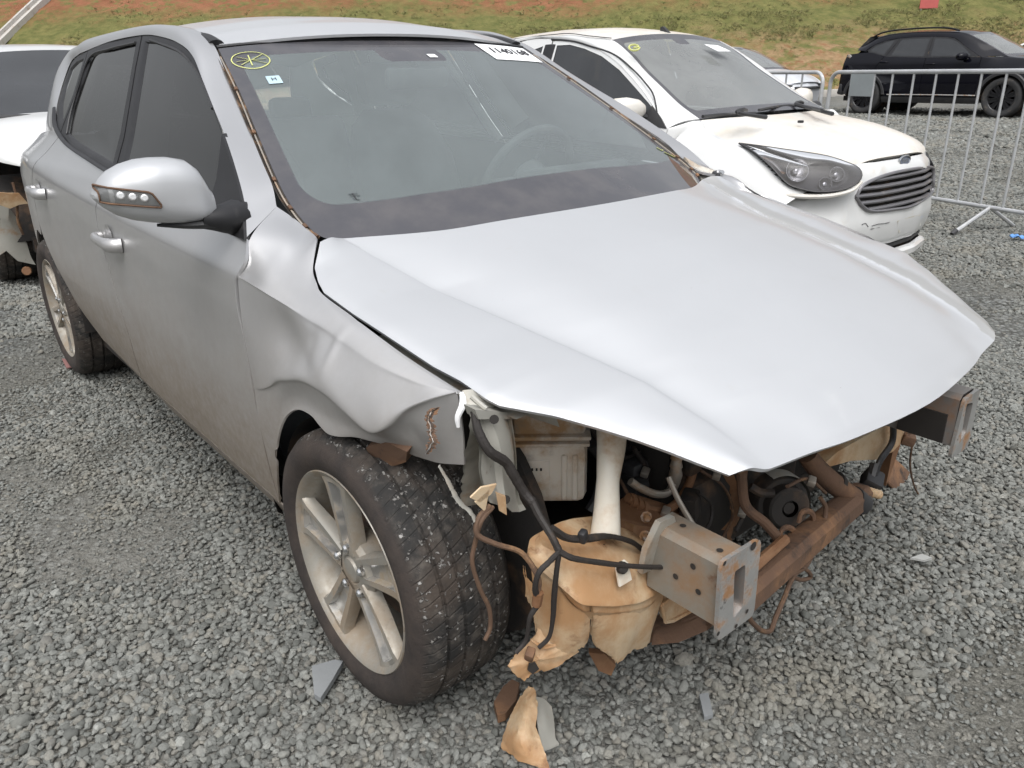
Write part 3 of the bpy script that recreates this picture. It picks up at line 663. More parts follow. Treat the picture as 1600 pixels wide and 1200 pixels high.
# fenders: the right one crushed, the left one whole
FTOP = [(-.455, 1.0), (-.353, .956), (-.30, .946), (-.272, .940), (-.222, .898), (-.195, .893), (-.145, .872), (-.092, .860), (-.023, .846), (.053, .829), (.163, .802), (.283, .780), (.301, .776)]
SEAM = [(-.322, .335), (-.331, .45), (-.331, .55), (-.334, .65), (-.341, .73), (-.358, .80), (-.368, .86), (-.364, .881), (-.356, .90), (-.361, .919), (-.386, .945), (-.397, .954), (-.412, .966), (-.43, .981), (-.455, 1.0)]
ARCH = [(-.322, .335), (-.300, .40), (-.268, .473), (-.255, .514), (-.222, .571), (-.18, .615), (-.127, .644), (-.072, .649), (-.032, .637), (-.007, .634), (.046, .644), (.16, .668), (.235, .681), (.299, .688), (.334, .687), (.374, .690)]
FRONT = [(.374, .690), (.369, .72), (.353, .748), (.330, .765), (.301, .776)]
def lift1(L, S): return arr([[x, -float(S(x, z)), z] for x, z in L])
T3 = arr([(-.455, -.724, 1.0), (-.40, -.708, .976), (-.353, -.703, .957), (-.305, -.709, .951), (-.276, -.722, .943), (-.218, -.765, .902), (-.171, -.783, .884), (-.129, -.793, .871), (-.028, -.789, .849), (.053, -.789, .834), (.163, -.782, .809), (.283, -.771, .786), (.301, -.767, .783)])
SEAM3 = np.vstack([lift1([q for q in SEAM if q[1] < .95], SFd), [(-.397, -.815, .954), (-.412, -.798, .966), (-.43, -.770, .981), (-.455, -.724, 1.0)]])
def fitted(B, Rr, T, L, S, nu, nv):
    """a panel on the surface S whose four edges are carried to exact lines in space"""
    C = coons(B, Rr, T, L, nu, nv); y = -S(C[..., 0], C[..., 2]); d = C[..., 1]-y
    u = np.linspace(0, 1, nu)[:, None]; v = np.linspace(0, 1, nv)[None]
    wt, wl, wr, wb_ = np.exp(-(1-v)/.07), np.exp(-u/.06), np.exp(-(1-u)/.05), np.exp(-v/.05)
    e = d[:, -1:]*wt; e = e+(d[:1]-e[:1])*wl; e = e+(d[-1:]-e[-1:])*wr; e = e+(d[:, :1]-e[:, :1])*wb_
    C[..., 1] = y+e; return C
# guides of the crushed fender, from the hood gap down to the wheel arch and the bent lip
FG = [T3,
      [(-.397, -.815, .954), (-.33, -.775, .942), (-.27, -.782, .912), (-.17, -.806, .872), (-.05, -.808, .850), (.08, -.800, .824), (.2, -.788, .801), (.270, -.778, .789), (.3005, -.770, .784)],
      [(-.376, -.862, .881), (-.30, -.853, .872), (-.217, -.846, .856), (-.04, -.832, .829), (.12, -.822, .803), (.22, -.803, .789), (.265, -.788, .787), (.300, -.773, .785)],
      [(-.372, -.869, .868), (-.30, -.861, .858), (-.217, -.853, .844), (-.05, -.842, .815), (.11, -.834, .790), (.21, -.812, .781), (.262, -.794, .784), (.2995, -.775, .786)],
      [(-.352, -.882, .775), (-.27, -.868, .765), (-.18, -.855, .770), (-.10, -.861, .772), (-.02, -.873, .765), (.08, -.866, .748), (.165, -.850, .742), (.222, -.824, .757), (.262, -.803, .774), (.299, -.778, .786)],
      [(-.337, -.884, .640), (-.29, -.886, .652), (-.242, -.886, .672), (-.19, -.889, .700), (-.136, -.890, .717), (-.071, -.888, .733), (.014, -.884, .729), (.095, -.880, .709), (.151, -.872, .694), (.187, -.860, .710), (.222, -.832, .745), (.260, -.808, .768), (.298, -.781, .785)],
      [(-.336, -.884, .625), (-.285, -.884, .637), (-.236, -.883, .655), (-.185, -.884, .683), (-.132, -.884, .701), (-.069, -.881, .716), (.012, -.876, .713), (.090, -.868, .696), (.146, -.860, .684), (.186, -.848, .698), (.222, -.822, .733), (.262, -.801, .756), (.300, -.778, .776)],
      [(-.334, -.885, .53), (-.30, -.884, .535), (-.255, -.884, .555), (-.20, -.878, .632), (-.13, -.874, .668), (-.07, -.872, .676), (.0, -.868, .668), (.065, -.858, .668), (.125, -.842, .663), (.18, -.824, .668), (.24, -.802, .692), (.306, -.776, .715)],
      [(-.322, -.872, .335), (-.300, -.878, .40), (-.268, -.884, .473), (-.255, -.884, .514), (-.222, -.882, .571), (-.18, -.880, .615), (-.127, -.878, .644), (-.072, -.876, .649), (-.032, -.876, .637), (-.007, -.874, .630), (.026, -.868, .634), (.066, -.855, .643), (.105, -.840, .643), (.136, -.820, .638), (.179, -.800, .629), (.21, -.790, .628), (.25, -.788, .636), (.308, -.778, .652)]]
nF = 140; FR_ = [resample(g, nF) for g in FG]
G = np.stack([keysample(arr([r[i] for r in FR_]), 9) for i in range(nF)])
gq = lambda a, c, p, q: np.exp(-((G[..., 0]-a)/p)**2-((G[..., 2]-c)/q)**2)
G[..., 1] += .006*gq(-.20, .80, .05, .05)-.004*gq(.0, .80, .012, .035)+.004*gq(-.075, .80, .02, .02)+.007*gq(.205, .69, .018, .03)-.006*gq(.255, .70, .02, .035)
fen = panel('front_fender', G, M_SILVER, car, rim=.004, ang=48); fen['label'] = 'crushed right front fender, creased over the wheel and torn at its front edge'
ARCHL = [(-.322, .335), (-.30, .40), (-.28, .47), (-.235, .56), (-.15, .635), (0, .665), (.15, .64), (.26, .55), (.31, .45)]
T3L = np.vstack([T3[:-1], [(.34, -.757, .772), (.365, -.750, .762)]]); SEAM3L = np.vstack([lift1([q for q in SEAM if q[1] < .95], SF), SEAM3[-4:]])
G = fitted(lift1(ARCHL, SF), lift1([(.31, .45), (.36, .6), (.37, .70), (.365, .76)], SF), T3L, SEAM3L, SF, 80, 60)
panel('front_fender', G, M_SILVER, car, mirror=True)
# torn lip and dangling flap at the front of the right fender
FLP = [at(*q, y=-v) for q, v in (((724, 612), .769), ((730, 634), .772), ((737, 660), .775), ((731, 700), .776), ((724, 745), .770), ((722, 793), .757))]
FLB = [p+arr([.0, .05, .004]) for p in FLP]; FLB[-1] = at(752, 780, y=-.70); FLB[-2] = at(760, 735, y=-.69); FLB[-3] = at(757, 690, y=-.69)
b = MB(); Gf = np.stack([resample(FLP, 24), resample([(p+q)/2+arr([.012, 0, 0]) for p, q in zip(FLP, FLB)], 24), resample(FLB, 24)], 1); Gf += rng.normal(0, .0015, Gf.shape); b.grid(Gf); b.grid(Gf-[.004, 0, .002], flip=True)
b.build('torn_fender_flange', M_PRIMER, car, ang=50)
b = MB(); b.tube([at(722, 613, y=-.77), at(723, 632, y=-.78), at(715, 652, y=-.79), at(716, 668, y=-.79)], [.004, .006, .005, .003], 6, flat=.4); b.build('broken_white_trim', M_WPAINT, car)
# black crack with rust on the crushed corner: a folded tear in the sheet
crk = [(694, 634), (683, 640), (676, 650), (682, 660), (677, 672), (683, 684), (676, 694), (672, 708)]
pc = []
for q in crk:
    for yy in np.arange(.95, .6, -.002):
        p = at(*q, y=-yy)
        dq = np.linalg.norm(G[..., [0, 2]]-p[[0, 2]], axis=2); k_ = np.unravel_index(np.argmin(dq), dq.shape)
        if -G[k_][1] >= yy: pc.append(G[k_]*.5+arr([p[0], G[k_][1], p[2]])*.5+arr([.0015, -.003, .001])); break
if len(pc) > 3:
    pc = resample(pc, 46, False)+np.cumsum(rng.normal(0, .0012, (46, 3))*[1, .1, .6], 0)*np.sin(np.linspace(0, np.pi, 46))[:, None]
    def tear(name, m, w0, w1, off, parent):
        w = rng.uniform(w0, w1, 46)*np.clip(np.sin(np.linspace(.15, np.pi-.15, 46))*1.6, 0, 1); w2 = rng.uniform(w0, w1, 46)*np.clip(np.sin(np.linspace(.15, np.pi-.15, 46))*1.6, 0, 1)
        o = arr([.3, -1, .2])*off; b = MB(); b.grid(np.stack([pc+o+arr([-.8, -.12, 0])*w[:, None], pc+o*1.3, pc+o+arr([.8, .20, 0])*w2[:, None]], 1)); return b.build(name, m, parent, smooth=False)
    tear('rust_edge', M_MUDDY, .005, .018, .0016, fen); tear('torn_crack', M_DARK, .002, .0095, .0030, fen); tear('bent_edge', M_STEEL, .0003, .0022, .0044, fen)
# quarter panel, C pillar
QARCH = [(-3.0, .30), (-2.975, .41), (-2.93, .50), (-2.86, .59), (-2.77, .645), (-2.68, .662), (-2.60, .655), (-2.575, .70)]
G = coons(QARCH, [(-2.583, .705), (-2.563, .80), (-2.508, .92), (-2.438, 1.073)], [(-3.26, 1.02), (-3.0, 1.05), (-2.7, 1.075), (-2.438, 1.073)], [(-3.0, .30), (-3.25, .36), (-3.3, .60), (-3.3, .85), (-3.26, 1.02)], 60, 50)
for mir in (False, True): panel('quarter_panel', lift(G, S0), M_SILVER, car, mirror=mir)
RARCH2 = [(-2.0, .325), (-2.2, .39), (-2.36, .51), (-2.5, .605), (-2.583, .70)]
ROOFZ = ([-3.1, -2.95, -2.7, -2.4, -2.1, -1.7, -1.4, -1.2, -1.05, -.95], [1.33, 1.385, 1.425, 1.458, 1.478, 1.480, 1.462, 1.432, 1.382, 1.345])
def roofz(x, y): return np.interp(x, *ROOFZ)-.06*(np.abs(y)/.56)**2.2*np.interp(x, [-1.4, -1.06], [1, .55])
DLO_TOP = [(-2.43, 1.073), (-2.56, 1.10), (-2.72, 1.169), (-2.80, 1.26), (-2.76, 1.345), (-2.57, 1.372), (-2.398, 1.382), (-1.976, 1.404), (-1.633, 1.409), (-1.434, 1.398), (-1.235, 1.373), (-1.081, 1.335), (-.943, 1.269), (-.82, 1.208), (-.699, 1.149), (-.581, 1.084), (-.469, 1.016), (-.397, .953)]
def d3(p): return arr([[x, -float(S0(x, z)), z] for x, z in p])
INN = [(-3.26, 1.02, -.655), (-3.2, 1.1, -.64), (-3.12, 1.22, -.605), (-3.03, 1.32, -.575), (-2.92, 1.392, -.53), (-2.7, 1.41, -.53), (-2.45, 1.43, -.54), (-2.0, 1.432, -.545), (-1.65, 1.432, -.55), (-1.43, 1.425, -.553), (-1.25, 1.408, -.558), (-1.09, 1.362, -.572), (-.94, 1.278, -.606), (-.81, 1.208, -.636), (-.69, 1.142, -.664), (-.58, 1.084, -.690), (-.50, 1.040, -.708), (-.455, 1.0, -.724)]
INN = arr([(x, y, z) for x, z, y in INN])
O_ = resample(d3(DLO_TOP), 110); I_ = resample(INN, 110)
# match both edges by sharing the key points
def keyed(K, per=7): return np.vstack([resample(K, (len(K)-1)*per+1)])
O_, I_ = keysample(d3(DLO_TOP)), keysample(INN)
t_ = np.linspace(0, 1, 12)[None, :, None]
Gp = O_[:, None]*(1-t_)+I_[:, None]*t_
kf = np.clip((O_[:, 0]+1.25)/.35, 0, 1)[:, None]
outw = np.concatenate([np.zeros_like(kf), -.55-.40*kf, .8-.75*kf], 1)[:, None]
endf = np.clip(np.arange(len(O_))[::-1]/14, 0, 1)[:, None, None]
Gp = Gp+outw*((.020-.006*kf[:, None])*endf*np.sin(np.pi*t_)**1)
for mir in (False, True): panel('roof_pillar', Gp, M_SILVER, car, mirror=mir, rim=.010)
# roof skin, ditch mouldings
ux = np.r_[np.linspace(-2.95, -1.3, 40), np.linspace(-1.28, -1.085, 14)]; G = []
for x in ux:
    ye = np.interp(x, [-2.95, -2.45, -1.65, -1.08], [.515, .527, .537, .553]); ys_ = np.linspace(-ye, ye, 40)
    xx = x+(.045*(1-(ys_/ye)**2) if x > -1.3 else 0)*np.interp(x, [-1.3, -1.085], [0, 1])
    G.append(np.stack([xx+0*ys_, ys_, roofz(x, ys_)], 1))
panel('roof', G, M_HOODP, car, rim=.008)
for s in (1, -1):
    Pm = arr([(x, -s*(np.interp(x, [-2.95, -2.45, -1.65, -1.08], [.515, .527, .537, .553])+.007), float(roofz(x, .55))+.002) for x in np.linspace(-2.92, -1.10, 24)])
    one(lambda b: b.tube(Pm, [.007, .008, .008, .009, .012, .022], 8, flat=.45), 'roof_moulding', M_TRIM, car)
# --- windscreen
WB = [(-.337, -.682, .942), (-.317, -.670, .936), (-.303, -.654, .933), (-.274, -.622, .928), (-.243, -.574, .927), (-.211, -.509, .929), (-.184, -.439, .933), (-.138, -.286, .942), (-.116, -.10, .952), (-.112, 0, .953)]
WB = WB+[(x, -y, z) for x, y, z in WB[-2::-1]]
WT = [(-1.068, -.569, 1.351), (-1.066, -.458, 1.361), (-1.056, -.259, 1.370), (-1.050, 0, 1.375)]; WT = WT+[(x, -y, z) for x, y, z in WT[-2::-1]]
WSD = [(-.337, -.682, .942), (-.356, -.688, .951), (-.417, -.692, .983), (-.504, -.685, 1.031), (-.682, -.648, 1.136), (-.874, -.605, 1.246), (-1.068, -.569, 1.351)]
WSG = coons(WB, [(x, -y, z) for x, y, z in WSD], WT, WSD, 70, 40)
WSG[..., 2] = 1.357-.534*(WSG[..., 0]+1.10)+np.interp(WSG[..., 0], [-1.05, -.108], [.044, .124])*(1-(np.abs(WSG[..., 1])/.66)**2)
ws = panel('windscreen', WSG, M_WS, car, rim=0, uv=True)
def wsp(u, v, off=.0015):
    """point and directions on the windscreen, u 0..1 across from the car's right, v 0..1 upwards"""
    i, j = u*69, v*39; i0, j0 = min(int(i), 68), min(int(j), 38); a, c = i-i0, j-j0
    P = (WSG[i0, j0]*(1-a)+WSG[i0+1, j0]*a)*(1-c)+(WSG[i0, j0+1]*(1-a)+WSG[i0+1, j0+1]*a)*c
    du = WSG[i0+1, j0]-WSG[i0, j0]; dv = WSG[i0, j0+1]-WSG[i0, j0]; n = np.cross(du, dv); n /= np.linalg.norm(n)
    return P+n*off, du/np.linalg.norm(du), dv/np.linalg.norm(dv)
M_CHAN = mat('dirty_channel', (.035, .028, .022), .8, dirt=((.22, .13, .07), .50, .68, 14), vary=.3)
# channel left where the pillar mouldings are missing: dirty strip with clips; black header strip
for s in (1, -1):
    A = arr([(x, y*s, z) for x, y, z in WSD]); Bp = arr([(x, y*s, z) for x, y, z in [(-.345, -.700, .944), (-.362, -.706, .955), (-.424, -.711, .990), (-.512, -.703, 1.040), (-.69, -.666, 1.143), (-.882, -.622, 1.253), (-1.078, -.580, 1.356)]])
    ga, gb = keysample(A, 10), keysample(Bp, 10); mid = (ga+gb)/2-arr([.0, -.002*s, .010])
    b = MB(); b.grid(np.stack([ga-arr([0, 0, .001]), mid, gb], 1)); ch = b.build('pillar_channel', M_CHAN, car)
    b = MB()
    b.tube(mid[2:-2]+arr([.002, 0, .006]), .0022, 6, smooth=False); b.build('retaining_strip', M_ALU, ch)
    for k in range(5, len(mid)-4, 9):
        t = mid[k+1]-mid[k]; t = t/np.linalg.norm(t); w_ = np.cross(t, [0, 0, 1.]); w_ /= np.linalg.norm(w_); n_ = np.cross(w_, t)
        one(lambda b: b.box(mid[k]+n_*.010, (.014, .009, .006), np.stack([t, w_, n_], 1), bev=.002), 'clip', M_MUDDY, ch)
hp = resample(arr(WT)+[-.012, 0, .004], 30); one(lambda b: b.tube(hp, .009, 8, flat=.6), 'header_seal', M_BLK, car)
# cowl corner bracket on the left
c0 = at(1118, 277, y=.735)
b = MB(); b.poly3([at(1070, 245, y=.715), at(1092, 258, y=.735), at(1126, 270, y=.745), at(1126, 283, y=.74), at(1098, 283, y=.715)], (-.03, .0, -.03)); b.build('cowl_corner_bracket', M_PRIMER, car)
b = MB(); b.box(c0+arr([.004, 0, .004]), (.03, .04, .03), rotm(0, .3, .3), bev=.006); q = b.build('bracket_pad', M_BLK, car)
b = MB(); b.lathe([(0, .012), (.007, .012), (.009, .008), (.009, 0), (.014, -.002)], c0+arr([.018, 0, .014]), (1, -.2, .5), 10); b.build('bolt', M_CHROME, q)
# --- hood: guides over the right half, mirrored
GH = arr([(x, -y, z) for x, y, z in GE[2:]])
SIDE = [(-.27, -.716, .944), (-.215, -.762, .905), (-.169, -.78, .887), (-.128, -.79, .874), (-.028, -.785, .852), (.072, -.78, .835), (.212, -.765, .803), (.279, -.757, .794), (.345, -.752, .779), (.366, -.742, .771), (.392, -.72, .766), (.437, -.685, .759), (.495, -.64, .742), (.54, -.61, .73), (.587, -.578, .714), (.636, -.55, .698), (.667, -.525, .684)]
def g_interp(Pts, us):
    p = arr(Pts); x = (p[:, 0]-p[0, 0])/(p[-1, 0]-p[0, 0]); return np.stack([np.interp(us, x, p[:, k]) for k in range(3)], 1)
nu = 120; us = np.unique(np.r_[np.linspace(0, .2, 30), np.linspace(.2, .8, 60), np.linspace(.8, 1, 34)])
g0 = g_interp(SIDE, us)
CRE = [(-.292, -.655, .940), (-.20, -.640, .915), (-.027, -.607, .862), (.163, -.575, .838), (.31, -.545, .810), (.464, -.51, .777), (.585, -.485, .733), (.643, -.475, .708), (.692, -.462, .682)]
CRE[2] = (-.027, -.607, .868)
g2 = g_interp(CRE, us)
inb = np.interp(us, [0, .03, .08, 1], [.012, .012, .030, .022])[:, None]
tow = (g2-g0); tow[:, 2] = 0; tow /= np.linalg.norm(tow, axis=1)[:, None]
g1 = g0+tow*inb; g1[:, 2] = g0[:, 2]+np.interp(us, [0, .04, .12, .6, .9, 1], [.002, .006, .011, .010, .006, .004])
g3 = g2+arr([0, .028, 0]); g3[:, 2] += np.interp(us, [0, .1, .8, 1], [-.001, -.0045, -.0055, -.002]); g3[:, 0] += np.interp(us, [0, 1], [.012, .004])
CEN = [(-.106, 0, .959), (0, 0, .941), (.15, 0, .912), (.30, 0, .873), (.45, 0, .826), (.58, 0, .775), (.68, 0, .724), (.725, 0, .695), (.747, 0, .677)]
g6 = g_interp(CEN, us)
MIDG = [(-.138, -.30, .954), (0, -.31, .925), (.15, -.30, .895), (.30, -.285, .858), (.45, -.27, .812), (.58, -.255, .762), (.67, -.245, .716), (.712, -.24, .690), (.727, -.235, .677)]
g5 = g_interp(MIDG, us)
g4 = g_interp([(-.186, -.46, .944), (0, -.45, .905), (.15, -.435, .876), (.30, -.42, .841), (.45, -.40, .797), (.58, -.375, .749), (.655, -.36, .709), (.693, -.352, .687), (.707, -.35, .679)], us)
half = [g0, g1, (g1*.55+g2*.45)+arr([0, 0, .004]), g2, g3, g4, g5, g6]
ROW = half+[g*[1, -1, 1] for g in half[-2::-1]]
HG = []
for i in range(len(us)):
    k = arr([g[i] for g in ROW]); HG.append(keysample(k, 5))
HG = arr(HG)
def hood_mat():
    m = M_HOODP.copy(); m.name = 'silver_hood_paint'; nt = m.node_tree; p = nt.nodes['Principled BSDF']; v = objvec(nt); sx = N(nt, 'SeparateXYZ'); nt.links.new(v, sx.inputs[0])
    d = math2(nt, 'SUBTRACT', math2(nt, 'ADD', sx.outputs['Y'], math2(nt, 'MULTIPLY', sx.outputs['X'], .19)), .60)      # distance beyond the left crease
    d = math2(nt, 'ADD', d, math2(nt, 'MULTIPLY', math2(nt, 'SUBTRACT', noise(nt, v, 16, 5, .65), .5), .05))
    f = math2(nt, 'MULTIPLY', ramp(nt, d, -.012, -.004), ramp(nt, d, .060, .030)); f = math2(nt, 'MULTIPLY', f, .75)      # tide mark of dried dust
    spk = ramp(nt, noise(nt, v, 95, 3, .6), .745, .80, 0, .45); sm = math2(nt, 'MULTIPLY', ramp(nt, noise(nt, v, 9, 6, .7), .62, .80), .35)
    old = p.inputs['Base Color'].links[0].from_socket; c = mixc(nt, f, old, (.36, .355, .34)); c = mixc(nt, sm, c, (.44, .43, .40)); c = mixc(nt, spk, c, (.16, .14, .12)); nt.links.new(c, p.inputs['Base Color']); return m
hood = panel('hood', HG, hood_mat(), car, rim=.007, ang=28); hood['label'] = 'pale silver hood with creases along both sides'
def grow(L, k): L = arr(L); c = L.mean(0); return c+(L-c)*k
# --- windows: frames, glass
FW_O = [(-1.628, 1.408), (-1.434, 1.397), (-1.235, 1.372), (-1.081, 1.334), (-.943, 1.268), (-.82, 1.207), (-.699, 1.148), (-.581, 1.083), (-.469, 1.015), (-.398, .953), (-.578, .955), (-1.0, .978), (-1.474, 1.003)]
FW_I = [(-1.544, 1.377), (-1.40, 1.370), (-1.20, 1.341), (-1.05, 1.296), (-.93, 1.246), (-.83, 1.198), (-.745, 1.152), (-.685, 1.103), (-.648, 1.045), (-.64, .990), (-.70, .982), (-1.0, 1.0), (-1.400, 1.022)]
RW_O = [(-1.640, 1.409), (-1.976, 1.403), (-2.357, 1.381), (-2.364, 1.217), (-2.425, 1.104), (-2.43, 1.075), (-2.162, 1.048), (-1.754, 1.019), (-1.486, 1.003)]
RW_I = [(-1.681, 1.381), (-1.976, 1.372), (-2.250, 1.351), (-2.325, 1.241), (-2.33, 1.15), (-2.30, 1.087), (-2.10, 1.064), (-1.80, 1.043), (-1.566, 1.027)]
QW_O = [(-2.366, 1.381), (-2.57, 1.371), (-2.757, 1.343), (-2.795, 1.26), (-2.717, 1.17), (-2.56, 1.102), (-2.44, 1.078), (-2.434, 1.108), (-2.372, 1.222)]
QW_I = [(-2.425, 1.343), (-2.57, 1.335), (-2.70, 1.310), (-2.715, 1.262), (-2.65, 1.20), (-2.53, 1.140), (-2.475, 1.125), (-2.465, 1.145), (-2.435, 1.226)]
for mir, (pf, pr) in ((False, (FDR, RDR)), (True, (FDL, RDL))):
    for (O, I, par, nm) in ((FW_O, FW_I, pf, 'window_frame'), (RW_O, RW_I, pr, 'window_frame'), (QW_O, QW_I, car, 'quarter_window_frame')):
        G = lift(ring(O, I, 4, 4), S0, -.004); G[:, -1] += [0, .010, 0]
        sheet(nm, G, M_TRIM, par, mir, thick=.004)
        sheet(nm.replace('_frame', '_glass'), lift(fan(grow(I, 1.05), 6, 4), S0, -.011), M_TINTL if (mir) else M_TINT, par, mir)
    # raised outer moulding round the openings and the door split strips
    s = -1 if mir else 1
    belt = arr([(x, -s*(float(S0(x, z))+.004), z) for x, z in [(-2.74, 1.165), (-2.60, 1.113), (-2.44, 1.078), (-2.162, 1.047), (-1.754, 1.018), (-1.474, 1.0), (-1.0, .976), (-.70, .960)]])
    one(lambda b: b.tube(belt, .010, 8, flat=.55), 'belt_moulding', M_TRIM, car)
    for par, pth in ((pf, [(-1.52, 1.39), (-1.40, 1.375), (-1.20, 1.346), (-1.045, 1.302), (-.92, 1.25), (-.83, 1.203)]), (pr, [(-1.675, 1.388), (-1.98, 1.378), (-2.262, 1.356), (-2.335, 1.24), (-2.34, 1.15), (-2.30, 1.08)])):
        e = arr([(x, -s*(float(S0(x, z))+.001), z) for x, z in pth]); one(lambda b: b.tube(e+arr([0, s*.004, 0]), .004, 6), 'window_seal', M_BLK, par)
# --- door handles
def handle(par, xc, zc, s=1):
    yb = float(S0(xc, zc)); P = lambda x, z, o: arr([x, -s*(float(S0(x, z))+o), z])
    b = MB(); b.lathe([(0, -.002), (.03, -.001), (.042, .0005), (.046, .0012)], P(xc-.02, zc, 0), (0, -s, 0), 20); cup = b.build('handle_recess', M_SILVER, par)
    b = MB(); b.tube([P(xc-.105, zc-.002, .004), P(xc-.095, zc, .026), P(xc-.04, zc+.001, .034), P(xc+.03, zc+.001, .034), P(xc+.08, zc, .030), P(xc+.105, zc, .018), P(xc+.112, zc, .0)], [.012, .0125, .0125, .0125, .015, .018, .018], 12, flat=1.2)
    b.build('door_handle', M_SILVER, par)
for s, (pf, pr) in ((1, (FDR, RDR)), (-1, (FDL, RDL))): handle(pf, -1.345, .818, s); handle(pr, -2.36, .868, s)
# --- mirrors
M_BRIGHT = mat('bright_reflector', (.80, .81, .82), .32, .35)
def mirror_unit(s, par):
    y0, y1 = .872, 1.088; b = MB(); rows = []
    tt = [.03, .06, .12, .2, .32, .45, .6, .73, .84, .92, .97, 1.0]
    top = lambda y: np.interp(y, [.86, .874, .883, .896, .914, .945, .983, 1.015, 1.048, 1.069, 1.083, 1.09], [1.045, 1.062, 1.087, 1.109, 1.121, 1.126, 1.127, 1.123, 1.111, 1.095, 1.074, 1.060])
    bot = lambda y: np.interp(y, [.86, .875, .94, .983, 1.026, 1.06, 1.08, 1.09], [.988, .987, .988, .994, 1.004, 1.020, 1.040, 1.056])
    for y in np.r_[.866, .872, .88, .892, .91, .94, .97, 1.0, 1.03, 1.055, 1.072, 1.083, 1.089]:
        t, bt = float(top(y)), float(bot(y)); c, h = (t+bt)/2, max((t-bt)/2, .003); dpt = np.interp(y, [.866, .9, 1.0, 1.07, 1.09], [.045, .075, .085, .06, .02]); rb = np.interp(y, [.86, 1.09], [.045, .02])
        sh = (y-.86)*.10
        a = np.linspace(0, 2*math.pi, 32, endpoint=False); ca, sa = np.cos(a), np.sin(a); e = .62
        X_ = np.where(ca > 0, dpt, rb)*np.sign(ca)*np.abs(ca)**e; Z_ = h*np.sign(sa)*np.abs(sa)**.72
        rows.append(np.stack([-.485-sh+X_, np.full(32, -s*y), c+Z_], 1))
    b.grid(rows, 0, closed_v=True, flip=s < 0); n = b.n; b.f.append(tuple(range(n-32, n))); b.m.append(0); b.f.append(tuple(range(0, 32))[::-1]); b.m.append(0)
    mh = b.build('side_mirror', M_HOODP, par, ang=50)
    # black lower cover, foot, sail
    b = MB(); zc_ = .0
    b.tube([(-.475, -s*.985, .990), (-.46, -s*.93, .986), (-.455, -s*.875, .984)], [.006, .018, .028], 10, flat=.5)
    b.build('lower_cover', M_BLK, mh)
    b = MB(); b.tube([(-.455, -s*.90, .994), (-.455, -s*.872, .992), (-.46, -s*.845, .988), (-.475, -s*.815, .985)], [.024, .032, .040, .046], 14, flat=.85); 
    sail = [(-.70, 1.150), (-.575, 1.080), (-.462, 1.012), (-.394, .948), (-.5, .950), (-.60, .955), (-.645, .985), (-.655, 1.05)]
    Gs = lift(fan(sail, 5, 4), S0, .006)*[1, s, 1]; b.grid(Gs, closed_u=True, flip=False); Gs2 = Gs-arr([0, -s*.012, 0]); b.grid(np.stack([Gs[:, -1], Gs2[:, -1]], 1), closed_u=True); b.build('mirror_foot', M_TRIM, mh, ang=60)
    # indicator strip wrapped round the front
    out_, inn_ = [], []
    ysg = np.linspace(.985, 1.083, 16); rows = []
    for y in ysg:
        t, bt = float(top(y)), float(bot(y)); c, h = (t+bt)/2, (t-bt)/2; dpt = np.interp(y, [.866, .9, 1.0, 1.07, 1.09], [.045, .075, .085, .06, .02]); r_ = []
        zt = np.interp(y, [.985, 1.0, 1.083], [1.040, 1.066, 1.082]); zb = np.interp(y, [.985, 1.083], [1.034, 1.050])
        for z in np.linspace(zb, zt, 6):
            q = min(1, abs((z-c)/h)); sa = q**(1/.72); ca = math.sqrt(max(0, 1-sa*sa)); r_.append((-.485-(y-.86)*.10+dpt*ca**.62+.002, -s*(y+.0015), z))
        rows.append(r_)
    rows = arr(rows); b = MB(); b.grid(rows, flip=s > 0); b.build('indicator_lens', M_LENS, mh)
    b = MB(); b.grid(rows-arr([.004, 0, 0])+arr([0, s*.001, 0]), flip=s > 0); b.build('indicator_back', M_BRIGHT, mh)
    e = np.vstack([rows[:, 0], rows[-1], rows[::-1, -1], rows[0, ::-1]]); one(lambda b: b.tube(e+arr([.0, 0, 0]), .0022, 6, smooth=False), 'indicator_rim', M_MUDDY, mh)
    for y in (1.012, 1.034, 1.056):
        zc_ = float(np.interp(y, [.985, 1.083], [1.047, 1.064])); i = int((y-.985)/(1.083-.985)*15); one(lambda b: b.lathe([(0, .005), (.005, .005), (.010, .001), (.011, 0)], rows[i, 3]-arr([.0035, 0, 0]), (1, -s*.35, 0), 14), 'lamp_reflector', M_BRIGHT, mh)
mirror_unit(1, FDR)
# --- wheels
FR = wheel(car, (0, -.874, .311), R=.309, w=.205, rot=math.radians(96), mtyre=M_TYRE)
wheel(car, (-2.65, -.872, .315), rot=math.radians(60), mtyre=M_TYRE2)
wheel(car, (0, .874, .315), rot=.3, side=-1, detail=1); wheel(car, (-2.65, .872, .315), rot=.9, side=-1, detail=1)
